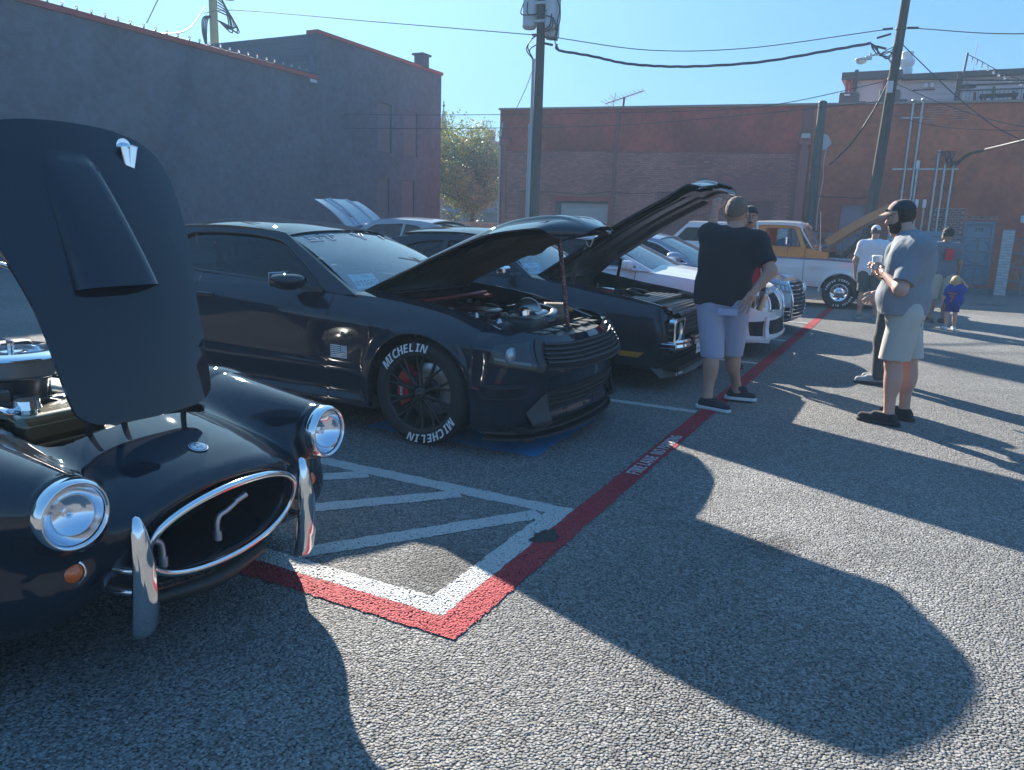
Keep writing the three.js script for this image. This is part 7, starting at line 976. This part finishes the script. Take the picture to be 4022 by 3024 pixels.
// o: see the calls below; joints in world coordinates, turned into the person's own frame
function person(label, o) {
  const p = thing('person', label, 'person', [o.at[0], 0, o.at[1]], o.yaw, o.group);
  const k = o.H / 1.8, c = Math.cos(o.yaw), sn = Math.sin(o.yaw), B = o.bulk ?? 1;
  const L = (w) => { const x = w[0] - o.at[0], z = w[2] - o.at[1]; return [x * c - z * sn, w[1], x * sn + z * c]; };
  const dl = (d) => [d[0] * c - d[2] * sn, d[1], d[0] * sn + d[2] * c];
  const J = { neck: [0, 1.49 * k, -0.01], head: [0, 1.68 * k, 0.02], chest: [0, 1.30 * k, 0], waist: [0, 1.08 * k, 0.01], pelvis: [0, 0.95 * k, 0] };
  for (const q of [1, -1]) { const n = q > 0 ? 'L' : 'R'; J['sh' + n] = [0.185 * q * k * B, 1.43 * k, -0.01]; J['el' + n] = [0.25 * q * k * B, 1.15 * k, -0.03]; J['wr' + n] = [0.27 * q * k * B, 0.90 * k, 0.05]; J['hip' + n] = [0.095 * q * k * B, 0.92 * k, 0]; J['kn' + n] = [0.11 * q * k, 0.50 * k, 0.02]; J['an' + n] = [0.115 * q * k, 0.085 * k, -0.03]; J['toe' + n] = [0.14 * q * k, 0.028 * k, 0.17 * k]; }
  for (const n in (o.J ?? {})) J[n] = L(o.J[n]);
  const LR = ['L', 'R'], SH = { L: J.shL, R: J.shR }, EL = { L: J.elL, R: J.elR }, WR = { L: J.wrL, R: J.wrR }, HP = { L: J.hipL, R: J.hipR }, KN = { L: J.knL, R: J.knR }, AN = { L: J.anL, R: J.anR }, TO = { L: J.toeL, R: J.toeR };
  const cell = o.cell ?? 0.013, mSkin = o.skin, ft = 0.7;
  const tor = (x, y, z, e) => { const Z = z / ft; let d = cap(x, y, Z, [J.chest[0] - 0.075 * k * B, J.chest[1] + 0.04 * k, J.chest[2] / ft], [J.chest[0] + 0.075 * k * B, J.chest[1] + 0.04 * k, J.chest[2] / ft], 0.135 * k * B, 0.135 * k * B) ; d = smin(d, cap(x, y, Z, [J.waist[0] - 0.05 * k * B, J.waist[1], J.waist[2] / ft], [J.waist[0] + 0.05 * k * B, J.waist[1], J.waist[2] / ft], 0.122 * k * B, 0.122 * k * B), 0.16 * k); d = smin(d, cap(x, y, Z, [J.pelvis[0] - 0.06 * k * B, J.pelvis[1], J.pelvis[2] / ft], [J.pelvis[0] + 0.06 * k * B, J.pelvis[1], J.pelvis[2] / ft], 0.118 * k * B, 0.118 * k * B), 0.14 * k); for (const n of LR) d = smin(d, cap(x, y, z, [J.neck[0], J.neck[1] - 0.05 * k, J.neck[2]], SH[n], 0.062 * k * B, 0.062 * k * B), 0.09 * k); if (o.belly) d = smin(d, ell(x, y, z, [J.waist[0], J.waist[1] - 0.03, J.waist[2] + 0.07], [0.12 * B, 0.15, 0.085]), 0.1); return d * 0.85 - e; };
  const armF = (x, y, z, n, e) => smin(cap(x, y, z, SH[n], EL[n], 0.056 * k * B + e, 0.043 * k * B + e), cap(x, y, z, EL[n], WR[n], 0.045 * k * B + e, 0.028 * k * (0.5 + B / 2) + e), 0.03);
  const mid = (a, b, t) => a.map((v, i) => lerp(v, b[i], t));
  const CF = { L: mid(J.knL, J.anL, 0.3), R: mid(J.knR, J.anR, 0.3) };
  const legF = (x, y, z, n) => { let d = cap(x, y, z, HP[n], KN[n], 0.088 * k * B, 0.055 * k * B); const cf = CF[n]; d = smin(d, smin(cap(x, y, z, KN[n], AN[n], 0.050 * k * B, 0.036 * k * B), ell(x, y, z, [cf[0], cf[1], cf[2] - 0.022 * k], [0.052 * k * B, 0.12 * k, 0.052 * k * B]), 0.05), 0.03); return d; };
  const footF = (x, y, z, n) => { const a = AN[n], t = TO[n]; let d = cap(x, y, z, [a[0], a[1] - 0.03 * k, a[2]], [t[0], t[1], t[2]], 0.040 * k, 0.030 * k); return smin(d, cap(x, y, z, a, [a[0], a[1] - 0.04 * k, a[2]], 0.040 * k, 0.042 * k), 0.02); };
  // head frame
  const hy = o.headYaw ?? 0, hp = o.headPitch ?? 0, hm = new THREE.Matrix4().makeRotationFromEuler(new THREE.Euler(hp, hy, o.headRoll ?? 0, 'YXZ')).setPosition(...J.head), hk = (o.headK ?? k), hM = hm.clone().multiply(new THREE.Matrix4().makeScale(hk, hk, hk));
  const all = Object.values(J), lo = [0, 1, 2].map((i) => Math.min(...all.map((q) => q[i])) - 0.25), hi = [0, 1, 2].map((i) => Math.max(...all.map((q) => q[i])) + 0.25); lo[1] = -0.02; hi[1] = Math.max(J.neck[1], J.elL[1], J.elR[1], J.wrL[1], J.wrR[1]) + 0.2;
  const body = (x, y, z) => { let d = tor(x, y, z, 0); d = smin(d, cap(x, y, z, J.neck, [J.head[0], J.head[1] - 0.05 * k, J.head[2] - 0.02 * k], 0.062 * k * B, 0.055 * k), 0.04); for (const n of LR) { d = smin(d, armF(x, y, z, n, 0), 0.035 * k); d = smin(d, legF(x, y, z, n), 0.03 * k); d = smin(d, footF(x, y, z, n), 0.02); } return Math.max(d, -y + 0.004); };
  const geos = [meshSDF(body, lo, hi, cell, 1), meshSDF(headField, [-0.11, -0.14, -0.13], [0.11, 0.14, 0.14], o.headCell ?? 0.007, 1).applyMatrix4(hM)];
  for (const n of LR) { const h = o['hand' + n] ?? {}, w = WR[n], e = EL[n]; const dir = h.dir ? dl(h.dir) : [w[0] - e[0], w[1] - e[1], w[2] - e[2]], palm = h.palm ? dl(h.palm) : [n === 'L' ? -1 : 1, 0, 0.1]; geos.push(handGeo(w, dir, palm, (n === 'L' ? -1 : 1), h.curl ?? 0.35, h.spread ?? 0.1, k, h.curls)); }
  part('body', geos, mSkin, p);
  // shirt
  const fold = (x, y, z) => (o.folds ?? 0.006) * fbm(x * 9 + o.at[0], y * 5, z * 9, 3) + 0.004 * Math.sin(y * 34 + 6 * fbm(x * 4, y * 3, z * 4, 2)) * smooth(1.3, 1.0, y / k);
  const slv = o.sleeve ?? 0.72, hem = o.hem ?? 0.84 * k, loose = o.loose ?? 0.022;
  const SL = ['L', 'R'].map((n) => { const a = SH[n], e = EL[n], b = mid(a, e, slv), ax = [b[0] - a[0], b[1] - a[1], b[2] - a[2]], l = Math.hypot(...ax); return [a, mid(a, e, slv + 0.2), b, ax.map((v) => v / l)]; });
  const shirt = (x, y, z) => {
    let d = tor(x, y, z, loose + 0.012 * smooth(1.2 * k, 0.95 * k, y));
    for (const [a, e, b, ax] of SL) { const t = (x - b[0]) * ax[0] + (y - b[1]) * ax[1] + (z - b[2]) * ax[2]; d = smin(d, Math.max(cap(x, y, z, a, e, 0.074 * k * B, 0.070 * k * B), t), 0.05); }
    if (d < 0.05 && d > -0.05) d += fold(x, y, z);
    d = Math.max(d, hem - y + 0.008 * Math.sin(x * 22));
    return smax(d, 0.066 * k - Math.sqrt(Math.pow(x - J.neck[0], 2) + Math.pow((z - J.neck[2] - 0.014 * k) * 0.9, 2)) - (y < J.neck[1] - 0.035 * k ? 1 : 0) * 0.2 - 0.12 * Math.max(0, J.neck[1] + 0.02 - y), 0.012);
  };
  part('shirt', meshSDF(shirt, [lo[0], hem - 0.05, lo[2]], [hi[0], Math.max(J.neck[1], J.shL[1], J.shR[1]) + 0.15, hi[2]], cell * 0.9, 1), o.shirt, p);
  // shorts or trousers
  const kh = o.shortHem ?? 0.55 * k; const sl = (n) => (x, y, z) => { const w = 0.014; let d = cap(x, y, z, [HP[n][0], HP[n][1] - 0.02, HP[n][2]], [KN[n][0], KN[n][1] - 0.02, KN[n][2]], (o.hipW ?? 0.112) * k * B, (o.legW ?? 0.094) * k * B); if (o.long) d = smin(d, cap(x, y, z, KN[n], AN[n], (o.legW ?? 0.094) * k * B, 0.07 * k * B), 0.03); return d; };
  const sL = sl('L'), sR = sl('R'), shorts = (x, y, z) => { let d = smin(sL(x, y, z), sR(x, y, z), 0.015); const Z = z / 0.78; d = smin(d, Math.max(cap(x, y, Z, [J.pelvis[0] - 0.06 * k * B, J.pelvis[1], J.pelvis[2] / 0.78], [J.pelvis[0] + 0.06 * k * B, J.pelvis[1], J.pelvis[2] / 0.78], 0.132 * k * B, 0.132 * k * B), y - J.pelvis[1] - 0.09), 0.05); return Math.max(d * 0.92 + (Math.abs(d) < 0.05 ? 0.006 * fbm(x * 8, y * 6, z * 8 + o.at[1], 3) : 0), kh - y); };
  part(o.long ? 'trousers' : 'shorts', meshSDF(shorts, [lo[0], kh - 0.05, lo[2]], [hi[0], J.pelvis[1] + 0.2, hi[2]], cell * 0.9, 1), o.shorts, p);
  // shoes
  if (o.shoe) for (const n of LR) {
    const a = AN[n], t = TO[n], dx = t[0] - a[0], dz = t[2] - a[2], l = Math.hypot(dx, dz) || 1, hx = a[0] - dx / l * 0.05 * k, hz = a[2] - dz / l * 0.05 * k, by = Math.min(a[1] - 0.085 * k, t[1] - 0.028 * k);
    const g = (x, y, z) => { let d = cap(x, y, z, [hx + dx / l * 0.015, by + 0.045 * k, hz + dz / l * 0.015], [t[0], t[1] + 0.005, t[2]], 0.046 * k, 0.038 * k); d = smin(d, cap(x, y, z, a, [lerp(a[0], t[0], 0.45), t[1] + 0.05 * k + (a[1] - 0.085 * k - by) * 0.5, lerp(a[2], t[2], 0.45)], 0.047 * k, 0.036 * k), 0.03); return smax(d, y - a[1] - 0.012 * k, 0.01); };
    const up = part('shoe', meshSDF((x, y, z) => Math.max(g(x, y, z), 0.012 - y + by), [Math.min(hx, t[0]) - 0.1, by - 0.02, Math.min(hz, t[2]) - 0.1], [Math.max(hx, t[0]) + 0.1, a[1] + 0.08, Math.max(hz, t[2]) + 0.1], o.shoeCell ?? 0.009, 1), o.shoe, p);
    part('sole', meshSDF((x, y, z) => { const d = cap(x, 0, z, [hx, 0, hz], [t[0], 0, t[2]], 0.051 * k, 0.043 * k), q = Math.abs(y - by - 0.014 - (t[1] - 0.028 * k - by) * clamp(((x - hx) * dx + (z - hz) * dz) / l / (l + 0.05))) - 0.014; return Math.max(d, q); }, [Math.min(hx, t[0]) - 0.1, by - 0.03, Math.min(hz, t[2]) - 0.1], [Math.max(hx, t[0]) + 0.1, by + 0.1, Math.max(hz, t[2]) + 0.1], o.shoeCell ?? 0.009, 1), o.sole ?? mat(0.6, 0.7), up);
    if (o.swoosh) part('side_mark', tube([[0.02, 0.035, -0.005], [-0.01, 0.032, 0.004], [-0.035, 0.045, 0.0], [-0.055, 0.062, -0.006]].map(([a0, b0, c0]) => { const ux = dx / l, uz = dz / l; return [lerp(hx, t[0], 0.45) + ux * a0 + (-uz * (n === 'L' ? -1 : 1)) * 0 + (n === 'R' ? uz : uz) * 0.043 * k, by + b0, lerp(hz, t[2], 0.45) + uz * a0 - ux * 0.043 * k * 1]; }), 0.004, 14, 5), mat(0.75, 0.5), up);
  }
  // face, hair, headwear
  const hg = group('head_features', p); hg.applyMatrix4(hM); hg.updateMatrix();
  part('eye', [sph(0.0105, 0.031, 0.004, 0.0785)], mat(0.55, 0.2), hg); part('eye', [sph(0.0105, -0.031, 0.004, 0.0785)], mat(0.55, 0.2), hg);
  part('iris', [sph(0.0055, 0.031, 0.004, 0.0865), sph(0.0055, -0.031, 0.004, 0.0865)], mat(0.02, 0.2), hg);
  part('eyebrow', [tube([[0.014, 0.024, 0.092], [0.03, 0.029, 0.087], [0.048, 0.022, 0.072]], 0.004, 10, 5), tube([[-0.014, 0.024, 0.092], [-0.03, 0.029, 0.087], [-0.048, 0.022, 0.072]], 0.004, 10, 5)], o.hairMat ?? mat(0.02, 0.8), hg);
  part('lips', [tube([[-0.022, -0.066, 0.086], [0, -0.064, 0.095], [0.022, -0.066, 0.086]], 0.0045, 12, 6)], mat([0.28, 0.12, 0.10], 0.5), hg);
  const shell = (f, cut, cell2 = 0.007) => meshSDF((x, y, z) => Math.max(f(x, y, z), cut(x, y, z)), [-0.12, -0.16, -0.16], [0.12, 0.16, 0.16], cell2, 1);
  if (o.hair) part('hair', shell((x, y, z) => headField(x, y, z) - o.hair.t - 0.003 * noise.noise(x * 60, y * 40, z * 60), o.hair.cut), o.hairMat, hg);
  if (o.beard) part('beard', shell((x, y, z) => headField(x, y, z) - 0.006 - 0.003 * noise.noise(x * 80, y * 80, z * 80), o.beard), o.hairMat, hg);
  if (o.cap) { const cg = o.cap; const crown = (x, y, z) => Math.max(ell(x, y, z, [0, 0.04, -0.012], [0.087, 0.094, 0.106]), 0.048 - y + (cg.tilt ?? 0.12) * (-z) * -1, cg.hole ? -ell(x, y, z, cg.hole, [0.035, 0.032, 0.05]) : -1); const q = part('cap', meshSDF(crown, [-0.12, -0.03, -0.15], [0.12, 0.15, 0.15], 0.007, 1), cg.m, hg); const b = cg.back ? -1 : 1; if (cg.brim !== false) part('cap_brim', plate((u, v) => { const a = lerp(-1.05, 1.05, u), r = lerp(0.0, 0.078, v) * Math.pow(Math.cos(a * 0.95), 0.5); return [0.083 * Math.sin(a), 0.060 - v * 0.026 - 0.014 * Math.pow(Math.sin(a), 2), b * (0.085 * Math.cos(a) + r) - 0.01]; }, 16, 6, 0.004), cg.brimM ?? cg.m, q); if (cg.panel) part('cap_panel', meshSDF((x, y, z) => Math.max(crown(x, y, z) - 0.002, 0.02 - z, Math.abs(x) - 0.055), [-0.12, -0.03, -0.15], [0.12, 0.15, 0.15], 0.007, 1), cg.panel, q); }
  return { p, J, k, hg, L, dl };
}
const skinA = skinTone(0.44, 0.235, 0.165), skinB = skinTone(0.36, 0.19, 0.13), skinC = skinTone(0.50, 0.28, 0.205), skinD = skinTone(0.27, 0.145, 0.095);
{ // holding the hood of the seventies coupe
  const q = person('man seen from behind in black t-shirt and lilac grey shorts, arm raised to hood', { at: [-0.03, -4.45], yaw: PI + 0.2, H: 1.77, bulk: 1.13, headK: 1.13, skin: skinA, shirt: cloth([0.008, 0.011, 0.017]), shorts: cloth([0.34, 0.34, 0.44]), shoe: cloth([0.02, 0.025, 0.035]), sole: mat(0.62, 0.7), swoosh: true, cell: 0.011, headYaw: -0.25, headCell: 0.006,
    J: { head: [-0.02, 1.648, -4.47], neck: [-0.01, 1.49, -4.43], chest: [-0.04, 1.27, -4.43], waist: [-0.075, 1.08, -4.43], pelvis: [-0.07, 0.93, -4.44], shL: [-0.225, 1.47, -4.44], elL: [-0.275, 1.50, -4.72], wrL: [-0.272, 1.675, -4.78], shR: [0.18, 1.42, -4.43], elR: [0.315, 1.19, -4.38], wrR: [0.205, 1.015, -4.30], hipL: [-0.165, 0.90, -4.42], hipR: [0.055, 0.90, -4.46], knL: [-0.10, 0.48, -4.38], knR: [0.02, 0.48, -4.58], anL: [-0.09, 0.09, -4.28], anR: [0.06, 0.135, -4.74], toeL: [0.085, 0.03, -4.235], toeR: [0.20, 0.045, -4.76] },
    handL: { dir: [0.02, 0.95, -0.3], palm: [0, 0.2, -1], curls: [1.1, 1.2, 1.2, 1.1], spread: 0.03 }, handR: { dir: [-0.42, -0.85, 0.25], palm: [-0.35, -0.1, -1], curl: 0.18, spread: 0.22 }, hem: 0.885, shortHem: 0.435, legW: 0.09, hipW: 0.102, sleeve: 0.75, loose: 0.016, hairMat: mat([0.16, 0.11, 0.08], 0.9), hair: { t: 0.0015, cut: (x, y, z) => 0.02 - y - 0.6 * Math.max(0, -z) + 1.2 * Math.max(0, z) } });
  const pk = part('pocket_flap', mapGeo(rbox(0.16, 0.055, 0.012, 0, 0, 0, 0.008), (x, y, z) => [x, y - 0.12 * x * x * 10 * 0.02, z]).rotateX(0.15).translate(...q.L([0.02, 0.84, -4.26])), cloth([0.36, 0.36, 0.47]), q.p);
}
{ // facing the camera behind him
  person('man in red t-shirt and dark cap facing the camera, holding a bottle', { at: [-0.40, -6.6], yaw: 0.25, H: 1.76, bulk: 1.0, skin: skinB, shirt: cloth([0.42, 0.02, 0.035]), shorts: cloth([0.085, 0.085, 0.075]), shoe: cloth([0.07, 0.05, 0.03]), sole: mat(0.05, 0.7), headK: 1.0, headYaw: 0.1,
    J: { head: [-0.30, 1.645, -6.57], neck: [-0.33, 1.47, -6.6], chest: [-0.34, 1.27, -6.6], waist: [-0.36, 1.08, -6.6], pelvis: [-0.36, 0.94, -6.6], shL: [-0.15, 1.41, -6.63], elL: [-0.085, 1.12, -6.62], wrL: [-0.095, 0.86, -6.58], shR: [-0.52, 1.42, -6.55], elR: [-0.6, 1.14, -6.55], wrR: [-0.6, 0.9, -6.5], hipL: [-0.27, 0.91, -6.6], hipR: [-0.46, 0.91, -6.6], knL: [-0.27, 0.5, -6.58], knR: [-0.55, 0.5, -6.5], anL: [-0.33, 0.09, -6.62], anR: [-0.63, 0.09, -6.42], toeL: [-0.24, 0.03, -6.46], toeR: [-0.62, 0.03, -6.24] }, handL: { dir: [-0.1, -1, 0.05], palm: [-1, 0, 0.2], curl: 0.95, spread: 0.02 }, hem: 0.88, shortHem: 0.68, hairMat: mat(0.015, 0.8), hair: { t: 0.003, cut: (x, y, z) => Math.max(0.03 - y, z - 0.05) }, beard: (x, y, z) => Math.max(Math.abs(y + 0.05) - 0.006, 0.075 - z, Math.abs(x) - 0.024), cap: { m: cloth([0.03, 0.03, 0.035]), back: true } });
  const b = thing('steel_bottle', 'brushed steel water bottle held by the man in red', 'bottle', [-0.105, 0.66, -6.54]); b.rotation.z = -0.3;
  part('flask', lathe([[0, 0], [0.032, 0], [0.036, 0.006], [0.036, 0.17], [0.034, 0.185], [0.022, 0.2], [0, 0.2]], 28), mat([0.62, 0.5, 0.42], 0.28, 1), b); part('lid', lathe([[0.023, 0.2], [0.023, 0.225], [0.018, 0.232], [0, 0.232]], 20), mAlu, b); part('carry_loop', new THREE.TorusGeometry(0.018, 0.005, 8, 18).translate(0, 0.245, 0), mAlu, b);
  const w = thing('wrist_watch', 'dark watch on the left wrist of the man in red', 'watch', [-0.094, 0.89, -6.585]); part('strap', new THREE.TorusGeometry(0.036, 0.009, 8, 24).rotateX(PI / 2).scale(1, 2, 1), mBlackTrim, w); part('case', rbox(0.014, 0.04, 0.04, 0.042, 0, 0, 0.006), mBlackTrim, w);
}
{ // bearded man in the grey shirt
  const q = person('bearded man in profile in grey t-shirt, khaki shorts and dark cap, holding a cup', { at: [1.33, -4.72], yaw: -2.05, H: 1.80, bulk: 1.12, belly: true, skin: skinC, shirt: cloth([0.20, 0.22, 0.25]), shorts: cloth([0.46, 0.42, 0.37]), shoe: cloth([0.015, 0.016, 0.018]), sole: mat(0.02, 0.7), cell: 0.011, headYaw: 0.66, headPitch: 0.2, headCell: 0.006,
    J: { head: [1.205, 1.655, -4.74], neck: [1.30, 1.49, -4.72], chest: [1.33, 1.27, -4.72], waist: [1.31, 1.08, -4.72], pelvis: [1.33, 0.93, -4.72], shL: [1.375, 1.42, -4.53], elL: [1.275, 1.105, -4.41], wrL: [1.135, 1.225, -4.60], shR: [1.33, 1.43, -4.90], elR: [1.22, 1.10, -4.95], wrR: [1.10, 1.20, -4.82], hipL: [1.34, 0.91, -4.62], hipR: [1.33, 0.91, -4.82], knL: [1.29, 0.50, -4.60], knR: [1.40, 0.50, -4.84], anL: [1.31, 0.088, -4.58], anR: [1.42, 0.088, -4.86], toeL: [1.115, 0.03, -4.64], toeR: [1.27, 0.03, -4.97] },
    handL: { dir: [-0.35, 0.35, -0.85], palm: [-0.8, 0.2, -0.5], curl: 0.8, spread: 0.02 }, handR: { dir: [-0.2, 0.6, 0.7], palm: [-0.7, 0.5, 0.6], curl: 0.6, spread: 0.03 }, hem: 0.90, shortHem: 0.535, legW: 0.105, loose: 0.03, folds: 0.012, sleeve: 0.85, hairMat: mat([0.045, 0.028, 0.02], 0.9), hair: { t: 0.004, cut: (x, y, z) => Math.max(-0.05 - y, z - 0.03) }, beard: (x, y, z) => Math.max(y + 0.046 - Math.max(0, 0.06 - z) * 0.55, 0.012 - z, Math.abs(x) < 0.02 && y > -0.072 && z > 0.075 ? 0.01 : -1), cap: { m: cloth([0.03, 0.032, 0.038]), panel: cloth([0.40, 0.27, 0.23]), brimM: cloth([0.40, 0.27, 0.20]), tilt: 0.1 } });
  part('back_pocket', [box(0.11, 0.008, 0.006), box(0.03, 0.03, 0.006, 0.02, -0.03, 0.002)].map((g) => g.rotateY(-0.4).translate(...q.L([1.46, 0.86, -4.585]))), cloth([0.2, 0.18, 0.17]), q.p);
  const w = thing('wrist_watch', 'dark watch on the wrist of the bearded man in grey', 'watch', [1.155, 1.205, -4.58]); w.rotation.set(0.6, 0.4, 0.75); part('strap', new THREE.TorusGeometry(0.036, 0.01, 8, 24).rotateX(PI / 2).scale(1, 2.2, 1), mBlackTrim, w); part('case', rbox(0.04, 0.04, 0.014, 0, 0, 0.042, 0.006), mBlackTrim, w);
  const s = thing('paper_cup', 'white paper cup held by the bearded man in grey', 'cup', [1.075, 1.235, -4.70]); part('cup', lathe([[0, 0], [0.026, 0], [0.037, 0.095], [0.039, 0.097], [0.035, 0.097], [0.03, 0.02], [0, 0.015]], 24), mat(0.75, 0.6), s);
  part('lid', lathe([[0.039, 0.095], [0.04, 0.105], [0.034, 0.112], [0, 0.112]], 24), mat(0.8, 0.4), s);
  const g = thing('sunglasses', 'sunglasses resting on the cap of the bearded man in grey', 'sunglasses', [1.10, 1.70, -4.755]); g.rotation.y = -1.6; part('lens', [sph(0.024, 0.032, 0, 0.0, 1, 0.75, 0.3)], mGlassDark, g); part('lens', [sph(0.024, -0.032, 0, 0.0, 1, 0.75, 0.3)], mGlassDark, g); part('temple', [bar([0.056, 0.005, 0], [0.082, 0.0, -0.09], 0.0035), bar([-0.056, 0.005, 0], [-0.082, 0.0, -0.09], 0.0035), bar([0.01, 0.004, 0.006], [-0.01, 0.004, 0.006], 0.003)], mBlackTrim, g);
}
person('man in slate t-shirt and long olive trousers mostly hidden behind the bearded man', { at: [1.20, -6.55], yaw: -1.75, H: 1.72, skin: skinC, shirt: cloth([0.13, 0.155, 0.165]), shorts: cloth([0.075, 0.08, 0.075]), long: true, shortHem: 0.05, shoe: cloth([0.35, 0.34, 0.33]), sole: mat(0.05, 0.7), cell: 0.015, hairMat: mat(0.02, 0.9), hair: { t: 0.006, cut: (x, y, z) => Math.max(-0.02 - y, z - 0.06) }, J: { toeL: [0.98, 0.03, -6.42], anL: [1.16, 0.085, -6.44], toeR: [1.03, 0.03, -6.68], anR: [1.22, 0.085, -6.66], elL: [1.20, 1.10, -6.30], wrL: [1.06, 0.95, -6.25] } });
person('man in white t-shirt and white cap seen from behind beside the truck', { at: [0.68, -13.32], yaw: PI - 0.1, H: 1.68, bulk: 1.08, skin: skinA, shirt: cloth([0.62, 0.63, 0.68]), shorts: cloth([0.07, 0.08, 0.08]), shoe: cloth([0.14, 0.16, 0.16]), sole: mat(0.3, 0.7), cell: 0.016, hem: 0.80, shortHem: 0.50, hairMat: mat([0.1, 0.08, 0.07], 0.9), hair: { t: 0.002, cut: (x, y, z) => Math.max(-0.03 - y, z - 0.02) }, cap: { m: cloth([0.62, 0.63, 0.66]), hole: [0, 0.045, -0.11] }, J: { wrL: [0.42, 0.80, -13.36], elL: [0.40, 1.05, -13.36], anL: [0.57, 0.08, -13.3], anR: [0.84, 0.08, -13.36], knL: [0.58, 0.46, -13.3], knR: [0.80, 0.46, -13.34], toeL: [0.53, 0.03, -13.48], toeR: [0.86, 0.03, -13.55] } });
{
  const q = person('man in grey t-shirt with a red square on its back, standing near the fence', { at: [1.83, -13.65], yaw: PI + 0.35, H: 1.68, bulk: 1.08, skin: skinD, shirt: cloth([0.13, 0.145, 0.17]), shorts: cloth([0.36, 0.32, 0.25]), shoe: cloth([0.12, 0.07, 0.05]), sole: mat(0.08, 0.7), cell: 0.016, headYaw: 0.5, hem: 0.80, shortHem: 0.43, hairMat: mat(0.008, 0.8), hair: { t: 0.012, cut: (x, y, z) => Math.max(-0.04 - y, z - 0.045 - (y > 0.05 ? 0.05 : 0)) } });
  part('shirt_print', grid((u, v) => { const x = lerp(-0.085, 0.055, u), y = lerp(1.12, 1.32, v); return [x, y, -0.151 - 0.012 * (1 - Math.pow((x) / 0.16, 2)) + 0.02 * smooth(1.25, 1.32, y)]; }, 8, 8, true), cloth([0.50, 0.04, 0.05]), q.p);
}
{
  const K = { H: 0.9, headK: 0.82, cell: 0.011, headCell: 0.008 };
  const q = person('small blond child in oversized blue jersey and white shoes, one hand on the head', { ...K, at: [2.02, -12.58], yaw: PI - 0.35, skin: skinC, shirt: cloth([0.015, 0.045, 0.25]), shorts: cloth([0.012, 0.03, 0.16]), shoe: cloth([0.55, 0.6, 0.64]), sole: mat(0.6, 0.7), shoeCell: 0.008, headYaw: 0.7, headPitch: 0.15, hem: 0.38, shortHem: 0.30, loose: 0.03, sleeve: 0.85, bulk: 1.05, hairMat: mat([0.42, 0.28, 0.13], 0.7), hair: { t: 0.014, cut: (x, y, z) => Math.max(-0.10 - y, z - 0.055 - (y > 0.06 ? 0.03 : 0)) }, J: { head: [2.01, 0.79, -12.59], neck: [2.02, 0.685, -12.58], shL: [1.93, 0.655, -12.57], shR: [2.11, 0.655, -12.58], elR: [2.17, 0.72, -12.58], wrR: [2.09, 0.84, -12.56], elL: [1.875, 0.54, -12.56], wrL: [1.85, 0.44, -12.55], anL: [1.95, 0.045, -12.5], anR: [2.08, 0.045, -12.6], toeL: [1.90, 0.02, -12.6], toeR: [2.06, 0.02, -12.7], knL: [1.96, 0.24, -12.56], knR: [2.07, 0.24, -12.58] }, handR: { dir: [-0.9, 0.3, -0.2], palm: [0, -1, -0.2] } });
  part('jersey_print', [text('7', 0.11, 0.002).rotateY(PI).translate(0.0, 0.52, -0.118), box(0.13, 0.022, 0.002, 0, 0.61, -0.112)], cloth([0.45, 0.12, 0.03]), q.p);
  person('small child in cyan shirt and navy boots half hidden behind the bearded man', { ...K, H: 0.98, at: [1.52, -12.9], yaw: PI, skin: skinC, shirt: cloth([0.02, 0.35, 0.62]), shorts: cloth([0.3, 0.26, 0.22]), shoe: cloth([0.02, 0.03, 0.06]), sole: mat(0.04, 0.7), cell: 0.014, hem: 0.44, shortHem: 0.26, hairMat: mat([0.08, 0.05, 0.03], 0.8), hair: { t: 0.012, cut: (x, y, z) => Math.max(-0.06 - y, z - 0.05) } });
}
renderer.render(scene, camera);
